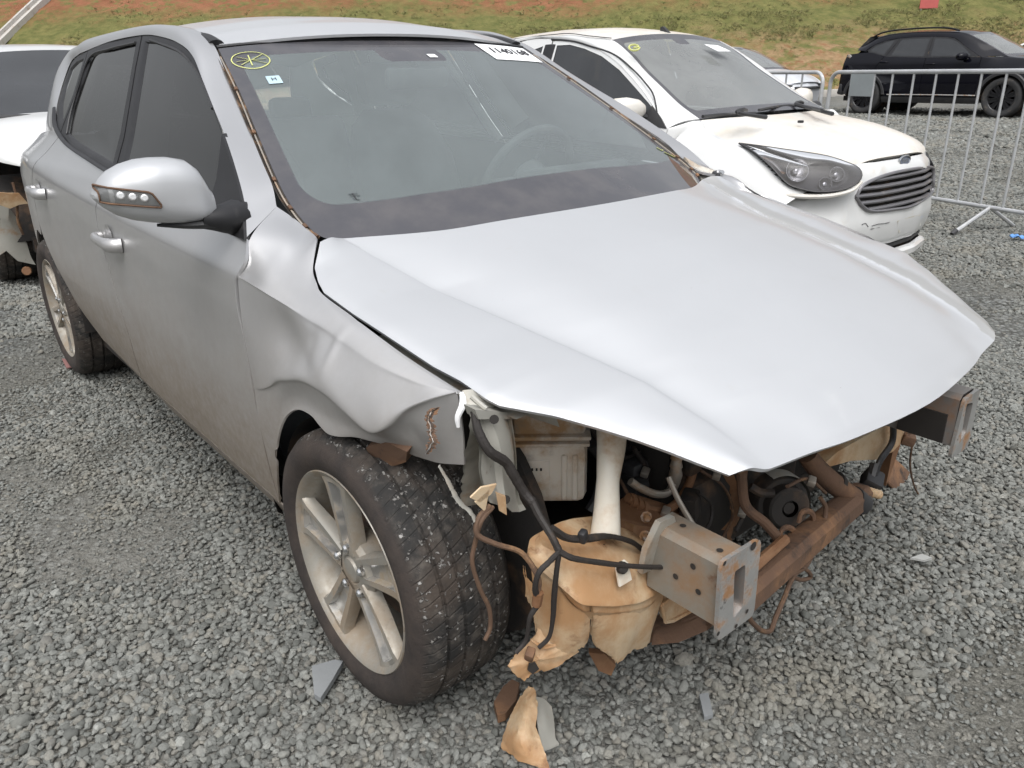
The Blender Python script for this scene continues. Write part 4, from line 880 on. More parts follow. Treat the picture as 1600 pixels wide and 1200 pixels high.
# --- tail: rear bumper, tailgate, rear window
def y_at(x, z): return float(S0(x, z))
BR = [(-3.26, -.655, 1.02), (-3.30, -.70, .85), (-3.31, -.72, .60), (-3.25, -.72, .36)]
G = coons([(-3.25, -.72, .36), (-3.40, 0, .34), (-3.25, .72, .36)], [(x, -y, z) for x, y, z in BR[::-1]], [(-3.26, -.655, 1.02), (-3.40, 0, 1.02), (-3.26, .655, 1.02)], BR[::-1], 30, 24); panel('tailgate', G, M_SILVER, car, rim=.01)
RWc = [(-3.26, 1.02, -.655), (-3.2, 1.1, -.64), (-3.12, 1.22, -.605), (-3.03, 1.32, -.575), (-2.95, 1.385, -.52)]; RWc = [(x, y, z) for x, z, y in RWc]
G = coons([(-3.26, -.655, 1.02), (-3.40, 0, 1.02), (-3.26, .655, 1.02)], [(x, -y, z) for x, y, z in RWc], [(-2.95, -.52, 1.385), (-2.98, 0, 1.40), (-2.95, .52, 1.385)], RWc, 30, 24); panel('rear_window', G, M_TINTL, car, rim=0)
# --- cabin
b = MB(); b.box((-1.7, 0, .30), (2.9, 1.5, .05)); b.build('cabin_floor', M_DASH, car)
for s in (1, -1):      # door linings and pillar trims seen from inside
    G = lift(coons([(-2.5, .33), (-.4, .33)], [(-.4, .33), (-.4, .945)], [(-2.5, 1.03), (-1.5, .99), (-.4, .945)], [(-2.5, .33), (-2.5, 1.03)], 30, 12), S0, -.06)*[1, s, 1]
    b = MB(); b.grid(G); b.build('door_lining', M_DASH, car)
    for p0, p1 in (((-1.42, 1.0), (-1.60, 1.405)), ((-2.42, 1.08), (-2.36, 1.38))):
        A, Bq = arr([p0[0], -s*(y_at(*p0)-.085), p0[1]]), arr([p1[0], -s*(y_at(*p1)-.075), p1[1]]); one(lambda b: b.tube([A, (A+Bq)/2, Bq], [.065, .05, .045], 10, flat=.3), 'pillar_trim', M_LINE, car)
hl = []
for x in np.linspace(-2.9, -1.12, 16):
    ye = np.linspace(-.53, .53, 16); hl.append(np.stack([x+0*ye, ye, roofz(x, ye)-.03], 1))
b = MB(); b.grid(hl); b.build('headlining', M_LINE, car)
# dashboard
dp = [(-.20, .925), (-.30, .940), (-.50, .955), (-.62, .945), (-.68, .90), (-.70, .70), (-.62, .50)]
G = [[(x-(.22*(abs(y)/.64)**2 if k == 0 else .12*(abs(y)/.64)**2 if k == 1 else 0), y, z-.015*(abs(y)/.7)**2) for k, (x, z) in enumerate(dp)] for y in np.linspace(-.64, .64, 18)]; b = MB(); b.grid(G); b.build('dashboard', M_DASH, car)
b = MB(); b.box((-.60, .37, .965), (.20, .34, .05), rotm(0, -.15, 0), bev=.02); b.build('instrument_hood', M_DASH, car)
b = MB(); b.box((-.52, 0, .70), (.28, 1.25, .40)); b.build('dash_body', M_DASH, car)
def seat(x, y, s=1):
    st = empty('seat', (0, 0, 0), parent=car)
    def sec(Pc, w, t, R): return Pc
    b = MB(); b.box((x, y, .50), (.50, .50, .16), rotm(0, -.1, 0), bev=.05); b.build('seat_cushion', M_SEAT, st)
    rows = []
    for k, (dx, z, w, t) in enumerate([(0, .56, .23, .06), (-.05, .75, .25, .065), (-.12, .95, .245, .06), (-.17, 1.08, .19, .05), (-.19, 1.14, .12, .03)]):
        a = np.linspace(0, 2*math.pi, 20, endpoint=False); rows.append(np.stack([x-.22+dx+t*np.sign(np.cos(a))*abs(np.cos(a))**.6, y+w*np.sign(np.sin(a))*abs(np.sin(a))**.6, np.full(20, z)], 1))
    b = MB(); b.grid(rows, closed_v=True); b.f.append(tuple(range(b.n-20, b.n))); b.m.append(0); b.build('seat_back', M_SEAT, st)
    b = MB(); b.box((x-.42, y, 1.235), (.10, .27, .17), rotm(0, -.2, 0), bev=.045); b.build('headrest', M_SEAT, st)
    for q in (-.06, .06): one(lambda b: b.tube([(x-.42, y+q, 1.16), (x-.405, y+q, 1.10)], .006, 6), 'headrest_post', M_CHROME, st)
seat(-1.28, -.36); seat(-1.28, .36)
b = MB(); b.box((-2.15, 0, .50), (.5, 1.2, .16), bev=.05); b.box((-2.48, 0, .80), (.14, 1.2, .58), rotm(0, -.35, 0), bev=.05)
for y in (-.35, 0, .35): b.box((-2.62, y, 1.11), (.08, .22, .13), rotm(0, -.3, 0), bev=.035)
b.build('rear_bench', M_SEAT, car)
sw = MB(); Rw = rotm(0, math.radians(-62), 0); ctr = arr([-.83, .37, .93])
a = np.linspace(0, 2*math.pi, 41)[:-1]; Gs = []
for t in a:
    c = arr([.185*math.cos(t), .185*math.sin(t), 0]); e = c/np.linalg.norm(c); q = np.linspace(0, 2*math.pi, 10, endpoint=False)
    Gs.append(((c+.015*(np.cos(q)[:, None]*e+np.sin(q)[:, None]*arr([0, 0, 1.]))) @ Rw.T)+ctr)
sw.grid(Gs, closed_u=True, closed_v=True)
sw.lathe([(0, .02), (.05, .018), (.07, 0), (.06, -.05), (.04, -.2)], ctr, Rw @ arr([0, 0, 1.]), 16)
for t in (0.2, math.pi-.2, -math.pi/2): sw.tube([ctr, ctr+Rw @ arr([.18*math.sin(t+math.pi/2)*1, .18*math.sin(t), 0])*1], .014, 8, flat=.5)
sw.build('steering_wheel', M_DASH, car)
b = MB(); b.box((-.93, 0, 1.262), (.03, .23, .065), rotm(0, .2, 0), bev=.02); b.tube([(-.935, 0, 1.29), (-.99, 0, 1.335)], .012, 8); b.build('rear_view_mirror', M_DASH, car)
# --- things on the glass: circled star in yellow marker, number sheet, blue label, small mark
def wpath(pts, r, name, m):
    b = MB()
    for line in pts: b.tube([wsp(u, v, .002)[0] for u, v in line], r, 5, flat=.3, smooth=False)
    return b.build(name, m, ws)
uc, vc, ru, rv = .062, .905, .046, .052
el = [(uc+ru*math.cos(t), vc+rv*math.sin(t)*(1+.03*math.sin(3*t))) for t in np.linspace(0, 2*math.pi*1.03, 40)]
wpath([el, [(uc, vc+.03), (uc-.003, vc-.034)], [(uc-.030, vc+.026), (uc-.002, vc+.002)], [(uc-.036, vc-.004), (uc-.003, vc)], [(uc-.028, vc-.026), (uc, vc)], [(uc+.002, vc), (uc+.034, vc+.028)], [(uc+.002, vc), (uc+.037, vc-.001)], [(uc+.004, vc-.001), (uc+.034, vc-.028)]], .0018, 'yellow_star_mark', M_YEL)
wpath([[(.945, .235), (.952, .215), (.962, .21)], [(.955, .20), (.968, .175), (.978, .165)], [(.962, .185), (.985, .150)]], .004, 'yellow_corner_mark', M_YEL)
wpath([[(.106, .192), (.122, .192)], [(.113, .204), (.113, .176)], [(.108, .182), (.118, .174)], [(.106, .201), (.121, .201)]], .0012, 'glass_etching', M_INK)
def decal(name, u0, u1, v0, v1, m, off, nu_=8, nv_=4):
    b = MB(); b.grid([[wsp(u, v, off)[0] for v in np.linspace(v0, v1, nv_)] for u in np.linspace(u0, u1, nu_)]); return b.build(name, m, ws)
decal('number_sheet', .782, .985, .868, .990, M_WPAINT, .0022)
o_, du_, dv_ = wsp(.888, .938, .0034); text('sheet_number', '1140168', o_, du_, dv_, .054, M_INK, ws, bold=.0010)
o_, du_, dv_ = wsp(.885, .886, .0034)
for k in range(5):
    o_, du_, dv_ = wsp(.80+.035*k, .884, .003)
decal('blue_label', .073, .105, .755, .80, M_BLUE, .002)
o_, du_, dv_ = wsp(.089, .779, .0028); text('label_mark', 'H', o_, du_, dv_, .022, M_INK, ws)
decal('toll_tag', .545, .572, .872, .895, M_WPAINT, .002)

# ------------------------------------------------------------------ what the missing bumper and lamps lay bare
def px(*q): return at(q[0], q[1], **({'x': q[2]} if len(q) == 3 else {q[3]: q[2]}))
# dark shell: bulkhead, inner wings, engine, underbody, wheel housings
b = MB(); b.box((-.34, 0, .54), (.04, 1.30, .60)); b.box((-1.5, 0, .21), (2.3, 1.55, .05)); b.build('underbody', M_DARK, car)
b = MB(); b.box((.10, .10, .52), (.42, .62, .46), bev=.05); b.box((.16, .05, .30), (.40, .50, .20), bev=.05); b.box((.16, .38, .34), (.36, .44, .44), bev=.05); b.box((.10, 0, .20), (.5, 1.0, .08), bev=.02); b.box((.02, -.2, .70), (.3, .3, .1), bev=.03)
for k in range(5): b.box((.325, -.15+.09*k, .56), (.03, .05, .30), bev=.01)
b.build('engine_block', M_DARK, car)
for s in (1, -1):
    for xo in (0, -2.65):
        a = np.linspace(math.radians(80 if xo == 0 and s == 1 else -8), math.radians(188), 26); b = MB()
        prof = [[(xo+.335*math.cos(t), -s*y, .317+.325*math.sin(t)) for t in a] for y in (.845, .80, .62, .56)]
        b.grid(prof+[[(xo+.25*math.cos(t), -s*.555, .317+.24*math.sin(t)) for t in a]], flip=s < 0)
        b.build('wheel_housing', M_LINER, car)
        one(lambda b: b.prism([(.30*math.cos(t), .30*math.sin(t)) for t in np.linspace(0, 2*math.pi, 24, endpoint=False)], (xo, -s*.575, .34), (1, 0, 0), (0, 0, 1), (0, s*.02, 0)), 'wheel_housing_wall', M_LINER, car)
    b = MB(); b.prism([(-.30, .40), (.10, .40), (.10, .64), (.02, .74), (-.28, .82)], (0, -s*.56, 0), (1, 0, 0), (0, 0, 1), (0, s*.03, 0)); b.build('inner_wing', M_PRIMER if s == 1 else M_DARK, car)
    b = MB(); b.tube([(.0, -s*.60, .32), (0, -s*.57, .50), (0, -s*.55, .78)], [.03, .05, .06], 14); b.build('strut', M_DARK, car)
# mud flap behind the front wheel and a liner lobe over the tyre
one(lambda b: b.grid([[at(422, 738, y=-.862), at(432, 752, y=-.83)], [at(424, 770, y=-.862), at(436, 785, y=-.83)], [at(434, 800, y=-.86), at(444, 805, y=-.83)]]), 'mud_flap', M_BLK, car)
one(lambda b: b.poly3([at(572, 700, y=-.835), at(600, 690, y=-.83), at(636, 706, y=-.82), at(634, 722, y=-.80), at(606, 732, y=-.815), at(580, 722, y=-.83)], (0, .015, .01)), 'liner_scrap', M_MUDDY, car)
# shelf under the fender along the hood gap
b = MB(); ga = [(.0, -.775, .80), (.1, -.77, .785), (.2, -.755, .765), (.30, -.735, .748), (.37, -.71, .738)]
b.grid(np.stack([resample(ga, 14), resample([(x+.01, y+.07, z+.012) for x, y, z in ga], 14), resample([(x+.01, y+.09, z-.04) for x, y, z in ga], 14)], 1)); b.build('fender_rail', M_PRIMER, car)
one(lambda b: b.tube([px(737, 620, .345), px(752, 633, .362), px(760, 639, .370)], .0045, 8), 'hood_buffer', M_PRIMER, car)
# upright side panel of the radiator support
b = MB()
U = [px(745, 640, .36), px(800, 648, .335)]; D_ = [px(765, 790, .40), px(812, 795, .36)]
n_ = 16
cols = [(738, 640, .37, 752, 700, .385, 752, 740, .39, 765, 785, .40), (748, 640, .35, 768, 700, .37, 775, 750, .375, 780, 790, .385), (762, 642, .362, 782, 700, .378, 786, 750, .382, 792, 792, .392), (783, 643, .355, 797, 700, .37, 800, 760, .375, 800, 800, .385), (790, 644, .335, 803, 700, .35, 806, 770, .355, 812, 800, .365), (798, 645, .35, 806, 700, .362, 810, 770, .365, 822, 796, .372)]
G = [resample([px(*c[3*i:3*i+3]) for i in range(4)], n_) for c in cols]
b.grid(G); b.grid(arr(G)-[.006, 0, 0], flip=True); sup = b.build('radiator_support_side', M_PRIMER, car, ang=25)
one(lambda b: b.poly3([px(742, 640, .38), px(802, 645, .345), px(806, 655, .345), px(748, 655, .38)], (-.03, 0, .0)), 'support_top_tab', M_PRIMER, car)
for q in ((772, 655, .375), (790, 780, .39)): one(lambda b: b.lathe([(0, .002), (.008, .002)], px(*q), (1, -.6, .3), 10), 'mounting_hole', M_DARK, sup)
# torn brown tabs at its foot
for P_ in ([(735, 778), (752, 762), (776, 757), (768, 772), (750, 785)], [(775, 770), (790, 776), (792, 805), (780, 798)], [(742, 785), (765, 765), (758, 800)]):
    one(lambda b: b.poly3([px(x, y, .405) for x, y in P_], (-.003, .001, .001)), 'torn_tab', M_TANK, car)
# strip of torn inner plastic hanging by the tyre
one(lambda b: b.tube([px(686, 728, .36), px(700, 752, .37), px(716, 782, .385), px(735, 800, .395), px(742, 812, .40)], [.004, .007, .009, .006, .009], 6, flat=.3, wob=.12, steps=40), 'torn_liner_strip', M_PRIMER, car)
# greyish tank with seam and embossed front
tc_ = px(861, 716, .245); tc_[0] -= .055; tc_[1] += .045; Rt = rotm(0, 0, -.72); tl = lambda x, y, z: tc_+Rt @ arr([x, y, z])
b = MB(); b.box(tl(0, 0, -.045), (.12, .156, .14), Rt, bev=.020); b.box(tl(0, 0, .040), (.132, .168, .010), Rt, bev=.004); b.box(tl(0, 0, .024), (.127, .163, .008), Rt, bev=.003); b.box(tl(-.004, 0, .095), (.114, .150, .11), Rt, bev=.012)
b.box(tl(.060, .030, -.05), (.010, .012, .105), Rt, bev=.004); b.box(tl(.060, .052, -.05), (.010, .012, .105), Rt, bev=.004); b.box(tl(.058, -.03, -.045), (.008, .06, .07), Rt, bev=.003)
tank = b.build('coolant_tank', M_TANKG, car, ang=35)
for k in range(3): one(lambda b: b.box(tl(.0635, -.036+.009*k, -.03), (.0015, .004, .006), Rt), 'tank_mark', M_DARK, tank)
# washer filler neck
fn_ = [px(956, 665, .385), px(955, 700, .40), px(950, 750, .42), px(948, 800, .435), px(946, 836, .445)]
b = MB(); b.tube(fn_, [.029, .026, .021, .024, .028], 20, flat=.8); b.build('filler_neck', M_TUBEP, car)
# washer reservoir: lid with flange, body split and torn underneath
FLG = [(826, 848, .40), (822, 872, .43), (862, 905, .475), (908, 946, .52), (960, 948, .525), (1002, 942, .522), (1043, 918, .51), (1046, 905, .50), (1038, 876, .455), (1008, 846, .40), (930, 812, .365), (878, 818, .37)]
FL2 = [(828, 840, .40), (824, 864, .43), (864, 897, .475), (910, 938, .518), (960, 940, .522), (1000, 934, .519), (1040, 910, .507), (1043, 898, .498), (1035, 870, .453), (1006, 842, .40), (930, 808, .365), (879, 813, .37)]
WAL = [(836, 840, .402), (836, 864, .434), (872, 890, .474), (916, 930, .510), (960, 931, .513), (996, 925, .510), (1030, 903, .498), (1033, 894, .49), (1024, 868, .452), (998, 843, .405), (930, 815, .37), (884, 818, .375)]
TOP = [(842, 833, .408), (846, 852, .437), (878, 868, .465), (916, 903, .498), (960, 903, .502), (990, 897, .500), (1022, 878, .488), (1026, 868, .478), (1016, 850, .448), (990, 832, .41), (930, 806, .378), (888, 811, .382)]
TP2 = [(850, 834, .411), (856, 850, .436), (886, 864, .460), (920, 894, .49), (960, 894, .493), (986, 888, .49), (1014, 872, .48), (1016, 864, .472), (1006, 848, .446), (984, 832, .413), (930, 811, .384), (892, 815, .388)]
def loop(L, k=4):
    P = arr([px(*q) for q in L]); n = len(P); out = []
    for i in range(n):
        a, c, d = P[i-1], P[i], P[(i+1) % n]
        for t in np.linspace(0, 1, k): p0, p1 = c+(a-c)*.22, c+(d-c)*.22; out.append((1-t)**2*p0+2*t*(1-t)*c+t*t*p1)
    return arr(out)
b = MB(); L5 = [loop(x, 6) for x in (FLG, FL2, WAL, TOP, TP2)]; b.grid(np.stack(L5, 1), closed_u=True)
c_ = L5[-1].mean(0); m_ = arr(L5[-1]); b.grid(np.stack([m_, (m_*.5+c_*.5)+[0, 0, .004], c_*.98+m_*.02+[0, 0, .006]], 1), closed_u=True)
res = b.build('washer_reservoir', M_TANK, car, ang=45); res['label'] = 'tan mud-stained plastic washer reservoir, cracked underneath'
one(lambda b: b.prism([(-.016, -.02), (.016, -.02), (.015, .012), (.010, .018), (-.010, .018), (-.015, .012)], px(972, 893, .512), (0, 1, 0), (-.3, 0, 1), (.004, 0, 0)), 'reservoir_tab', M_TUBEP, res)
one(lambda b: b.lathe([(0, .008), (.008, .008), (.011, .004), (.011, -.004)], px(972, 887, .519), (1, 0, .3), 12), 'tab_bolt', M_DARK, res)
def skirt(Ltop, bot, name, m=M_TANK, nrow=8, jag=.004, bulge=.0):
    T_, B_ = resample([px(*q) for q in Ltop], 40, True), resample([px(*q) for q in bot], 40, False)
    t = np.linspace(0, 1, nrow)[None, :, None]; G = T_[:, None]*(1-t)+B_[:, None]*t; G += arr([bulge, -bulge*.3, 0])*np.sin(np.pi*t); G[:, -1] += rng.normal(0, jag, (40, 3))*[.3, .3, 1]*.6; G += rng.normal(0, .0003, G.shape)
    b = MB(); b.grid(G); b.grid(G-arr([.004, .001, 0]), flip=True); return b.build(name, m, res, ang=50)
skirt([(923, 936, .512), (960, 938, .516), (1002, 931, .514), (1038, 910, .503)], [(924, 985, .50), (930, 1008, .498), (950, 1022, .50), (965, 1034, .50), (982, 1024, .498), (990, 1014, .495), (1012, 1012, .49), (1024, 960, .485)], 'reservoir_body', bulge=.008)
skirt([(830, 866, .428), (864, 896, .470), (908, 934, .512), (921, 938, .513)], [(842, 985, .435), (852, 1010, .45), (870, 1032, .465), (886, 1026, .475), (905, 1016, .49), (919, 1004, .495)], 'reservoir_body', bulge=.004)
skirt([(820, 884, .415), (822, 900, .42), (836, 915, .43)], [(824, 934, .415), (834, 950, .425), (842, 1000, .435)], 'reservoir_wing', bulge=.004)
skirt([(868, 912, .475), (915, 955, .516), (1000, 952, .518), (1034, 930, .505)], [(880, 930, .48), (918, 968, .508), (1000, 965, .512), (1026, 945, .50)], 'reservoir_step', jag=.0006)
FP = [(846, 980, .440), (836, 996, .440), (826, 1008, .440), (812, 1018, .442), (803, 1030, .446), (797, 1042, .45), (801, 1052, .452), (810, 1058, .454), (818, 1064, .455), (825, 1058, .458), (836, 1052, .46), (852, 1050, .464), (872, 1040, .47), (888, 1030, .476), (905, 1018, .482), (898, 1004, .478), (872, 992, .46)]
Gf = fan([px(*q) for q in FP], 6, 3); Gf[:, :-1] += arr([.006, -.003, .002])*np.linspace(1, .2, 5)[None, :, None]; Gf += rng.normal(0, .0006, Gf.shape)*[1, 1, 1]; Gf[:, -1] += rng.normal(0, .0012, Gf[:, -1].shape)
b = MB(); b.grid(Gf, closed_u=True); b.grid(Gf-[.004, -.001, .001], closed_u=True, flip=True); b.build('torn_reservoir_flap', M_TANK, res, ang=60)
one(lambda b: b.poly3([px(826, 1036, .462), px(836, 1034, .464), px(842, 1044, .466), px(832, 1052, .463), px(824, 1046, .460)], (.002, -.001, 0)), 'flap_hole', M_DARK, res)
one(lambda b: b.tube([px(830, 1000, .452), px(848, 1010, .462), px(868, 1008, .468)], [.004, .006, .003], 6, flat=.5), 'flap_rib', M_TANK, res)
# ear with bolt hole on the right of the reservoir
EAR = [(1034, 945), (1040, 972), (1052, 970), (1092, 948), (1094, 934), (1086, 921), (1074, 918), (1060, 926)]
one(lambda b: b.poly3([px(x, y, .50) for x, y in EAR], (-.014, 0, .006)), 'reservoir_ear', M_TANK, res)
b = MB(); e_ = [px(x, y, .503) for x, y in EAR]; b.tube(e_+[e_[0]], .004, 6, smooth=False); b.build('ear_rim', M_TANK, res)
one(lambda b: b.lathe([(0, .001), (.011, .001)], px(1078, 932, .508), (1, -.25, .2), 14), 'ear_hole', M_DARK, res)
# dark brown liner under it
one(lambda b: b.poly3([px(920, 1020, .44), px(935, 1048, .44), px(955, 1056, .44), px(962, 1040, .44), px(945, 1022, .44)], (-.01, .01, 0)), 'liner_point', M_RUSTY, car)
G = [[px(1018, 1008, .42), px(1022, 985, .40), px(1030, 965, .37)], [px(1060, 1004, .44), px(1066, 970, .42), px(1070, 950, .38)], [px(1105, 985, .47), px(1105, 955, .45), px(1105, 930, .40)], [px(1128, 965, .50), px(1128, 935, .48), px(1128, 915, .42)]]
b = MB(); b.grid([resample(r, 8) for r in G]); b.grid(arr([resample(r, 8) for r in G])-[.01, 0, 0], flip=True); b.build('brown_undershield', M_MUDDY, car)
M_RAIL_SHADE = mat('shaded_frame_steel', (.20, .19, .18), .55, .3, dirt=((.24, .13, .07), .50, .70, 6), bump=(50, .3, .002))  # rail steel with shade put into its colour: left rail, plate lips
# chassis rails with their crush plates
def rail(s, corners, win, par_name, hole):
    C4 = [at(x, y, x=.665) for x, y in corners]        # top inner, top outer, bottom outer, bottom inner
    W4 = [at(x, y, x=.665) for x, y in win]
    def rounded(P, r=.25, k=4):
        P = arr(P); n = len(P); out = []
        for i in range(n):
            a, c, d = P[i-1], P[i], P[(i+1) % n]
            for t in np.linspace(0, 1, k): p0 = c+(a-c)*r*.5; p1 = c+(d-c)*r*.5; out.append((1-t)**2*p0+2*t*(1-t)*c+t*t*p1)
        return arr(out)
    O, I = rounded(C4, .22), rounded(W4, .3); f = arr([.008, 0, 0]); b = MB()
    I2 = I.mean(0)+(I-I.mean(0))*1.10
    for A, Bq, fl in ((O+f, I2+f, False), (O, I2, True)): b.grid(np.stack([A, Bq], 1), closed_u=True, flip=fl)
    b.grid(np.stack([O, O+f], 1), closed_u=True); b.grid(np.stack([I2+f, I, I-f*3], 1), 1, closed_u=True)
    ymn, ymx = sorted((O[:, 1].min(), O[:, 1].max()))
    r = MB(); zc = (W4[0][2]+W4[2][2])/2
    yi, yo = W4[0][1], W4[1][1]; zt, zb = max(w[2] for w in W4)+.028, min(w[2] for w in W4)-.012
    lo, hi = min(yi, yo)-.022, max(yi, yo)+.022
    sec = [(lo, zb), (lo, zt-.012), (lo+.012, zt), (hi-.012, zt), (hi, zt-.012), (hi, zb)]
    G = [[(x, y, z) for y, z in sec] for x in (.664, .60, .505 if s == 1 else .22)]
    r.grid(G, closed_v=True); r.grid((arr(G)-[0, (lo+hi)/2, (zt+zb)/2])*[1, .93, .93]+[0, (lo+hi)/2, (zt+zb)/2], 1, closed_v=True, flip=True)
    ro = r.build('frame_rail', [M_RAIL if s == 1 else M_RAIL_SHADE, M_DARK], car, ang=40)
    po = b.build('crush_plate', [M_STEEL, M_RAIL_SHADE], ro, ang=40)
    return ro, lo, hi, zb, zt, po
R_, lo, hi, zb, zt, po = rail(1, ((1184, 838), (1122, 876), (1114, 1000), (1172, 958)), ((1158, 882), (1142, 893), (1140, 960), (1154, 942)), 'r', None)
for x, y in ((1177, 853), (1132, 880), (1122, 990), (1167, 955), (1150, 978)):
    one(lambda b: b.lathe([(0, .0005), (.0085 if (x, y) == (1177, 853) else .0045, .0005)], at(x, y, x=.674), (1, 0, 0), 12), 'bolt_hole', M_DARK, po)
for x_, z_ in ((.62, .43), (.605, .475), (.57, .435)): one(lambda b: b.lathe([(0, .001), (.006, .001)], (x_, lo-.001, z_), (0, -1, 0), 12), 'rail_hole', M_DARK, R_)
for x_, y_ in ((.64, .3), (.55, .5)): one(lambda b: b.lathe([(0, .001), (.006, .001)], (x_, lo+(hi-lo)*y_, zt+.001), (0, 0, 1), 12), 'rail_hole', M_DARK, R_)
fl_ = MB(); fl_.prism([(-.015, -.02), (.05, -.03), (.075, .03), (.04, .09), (0, .095), (-.02, .04)], (.505, lo-.01, .44), (0, 1, 0), (0.2, 0, 1), (.012, 0, 0)); fl_.build('rail_flange', M_PRIMER, R_)
L_, lo2, hi2, zb2, zt2, po2 = rail(-1, ((1503, 623), (1527, 605), (1507, 697), (1480, 716)), ((1505, 632), (1514, 630), (1504, 672), (1496, 684)), 'l', None)
one(lambda b: b.box((.59, lo2-.002, .455), (.11, .006, .075)), 'rail_opening', M_DARK, L_)
for q in ((.60, .35), (.56, .6)): one(lambda b: b.lathe([(0, .001), (.007, .001)], (q[0], lo2+(hi2-lo2)*q[1], zt2+.001), (0, 0, 1), 12), 'rail_hole', M_DARK, L_)
# lower cross member
b = MB(); A, Bq = at(1150, 935, x=.60), at(1345, 770, x=.49); d_ = (Bq-A)/np.linalg.norm(Bq-A)
sec = [(-.03, -.026), (-.03, .016), (-.014, .027), (.016, .027), (.03, .012), (.03, -.026)]; nrm = np.cross(d_, [0, 0, 1.])
b.grid([[A+(Bq-A)*t+nrm*p+arr([0, 0, q]) for p, q in sec] for t in np.linspace(0, 1, 12)], closed_v=True); b.build('lower_cross_member', M_MUDDY, car, ang=40)
one(lambda b: b.tube([px(1180, 890, .57), px(1205, 862, .555), px(1216, 845, .55), px(1196, 818, .53), px(1165, 790, .50), px(1158, 740, .47)], .011, 10), 'support_tube', M_MUDDY, car)
one(lambda b: b.tube([A+[.0, .03, .045], A*.7+Bq*.3+[0.0, 0, .05]], .012, 8), 'welded_bar', M_RUSTY, car)
# ribbed horn bracket / pulley
pc_ = px(1218, 783, .46)
b = MB(); b.lathe([(.02, .05), (.045, .05), (.05, .045), (.052, .02), (.062, .018), (.066, .01), (.066, -.03), (.055, -.035), (.03, -.03)], pc_, (.85, -.5, .15), 40); b.lathe([(0, .045), (.014, .045), (.018, .03), (.02, .0)], pc_, (.85, -.5, .15), 16); q = b.build('pulley', M_DARK, car)
one(lambda b: b.lathe([(.069, .018), (.071, .012), (.071, -.024), (.067, -.03)], pc_, (.85, -.5, .15), 40, a0=-.5, a1=3.0), 'bracket_hoop', M_PRIMER, q)
for xx, yy in ((1232, 838), (1262, 812)):
    b = MB(); b.tube([px(xx-14, yy+4, .53), px(xx-10, yy-10, .53), px(xx, yy-14, .53), px(xx+8, yy-8, .53), px(xx+10, yy+6, .53)], .0045, 6, flat=1.6); b.build('steel_clip', M_MUDDY, car)
one(lambda b: b.tube([px(1210, 770, .49), px(1190, 770, .47), px(1172, 760, .45)], .010, 8), 'pulley_arm', M_DARK, q)
# big coolant hose with clamp
b = MB(); b.tube([px(1262, 712, .44), px(1275, 730, .455), px(1298, 752, .475), px(1325, 772, .495), px(1343, 785, .505)], [.024, .026, .027, .027, .029], 16); hs_ = b.build('coolant_hose', M_MUDDY, car)
one(lambda b: b.tube([px(1332, 777, .499), px(1346, 787, .508)], .031, 16), 'hose_end', M_BLK, hs_)
one(lambda b: b.tube([px(1303, 752, .476), px(1308, 757, .48)], .029, 16), 'hose_clamp', M_DARK, hs_)
c_ = px(1357, 768, .49); b = MB(); b.lathe([(0, .035), (.011, .035)]+[(.012+.0015*(k % 2), .033-.004*k) for k in range(16)]+[(.008, -.03)], c_, (.6, .6, -.25), 16); b.build('threaded_cap', M_TANK, car)
# air conditioning pipes
b = MB(); b.tube([px(985, 752, .30), px(1000, 762, .31), px(1025, 772, .32), px(1045, 768, .32), px(1056, 745, .31)], .009, 10); b.build('air_conditioning_pipe', M_ALU, car)
b = MB(); b.tube([px(980, 778, .32), px(1000, 790, .33), px(1030, 798, .34), px(1055, 788, .34), px(1075, 760, .33), px(1086, 728, .32)], .010, 10); pp = b.build('air_conditioning_pipe', M_RUSTY, car)
for k in range(3): one(lambda b: b.lathe([(.010, -.006), (.016, -.005), (.016, .005), (.010, .006)], px(986+9*k, 782+5*k, .322+.004*k), (.2, .9, -.4), 14), 'pipe_collar', M_RUSTY, pp)
b = MB(); b.lathe([(0, .045), (.012, .045), (.014, .03), (.011, .028), (.015, .01), (.012, .008), (.016, -.01), (.012, -.03), (.006, -.05)], px(1056, 735, .315), (0, 0, 1), 14); b.build('pressure_fitting', M_ALU, car)
one(lambda b: b.tube([px(1044, 745, .40), px(1062, 785, .43), px(1092, 835, .47)], .006, 8), 'prop_rod', M_ALU, car)
# compressor / brown canister
b = MB(); b.lathe([(0, -.13), (.035, -.13), (.05, -.11), (.052, -.06), (.062, -.05), (.062, .0), (.066, .01), (.066, .05), (.070, .06), (.070, .16)], px(1118, 780, .30), (0, 0, 1), 28); b.build('brown_canister', M_RUSTY, car)
one(lambda b: b.box(px(1078, 790, .36), (.04, .05, .07), rotm(.2, 0, .4), bev=.008), 'sensor_block', M_DARK, car)
one(lambda b: b.tube([px(1092, 770, .38), px(1112, 790, .39), px(1108, 820, .40), px(1090, 835, .41)], .004, 6), 'sensor_lead', M_WIRE, car)
b = MB(); b.poly3([px(940, 800, .33), px(985, 770, .30), px(1080, 800, .33), px(1060, 830, .40), px(990, 820, .40)], (0, 0, -.03)); b.build('battery_tray', M_RUSTY, car)
b = MB(); b.tube([px(925, 690, .22), px(945, 720, .22), px(940, 770, .25), px(925, 800, .25)], .018, 10); b.tube([px(925, 700, .20), px(1000, 705, .18), px(1040, 740, .18)], .012, 8); b.build('dark_hose', M_BLK, car)
b = MB(); b.box(px(1000, 730, .20), (.10, .16, .10), bev=.02); b.box(px(985, 760, .24), (.08, .05, .05), bev=.01); b.build('fuse_box', M_BLK, car)
one(lambda b: b.tube([px(1250, 700, .5), px(1225, 716, .48), px(1190, 724, .46), px(1184, 735, .45)], .005, 6), 'bonnet_cable', M_WIREB, car)
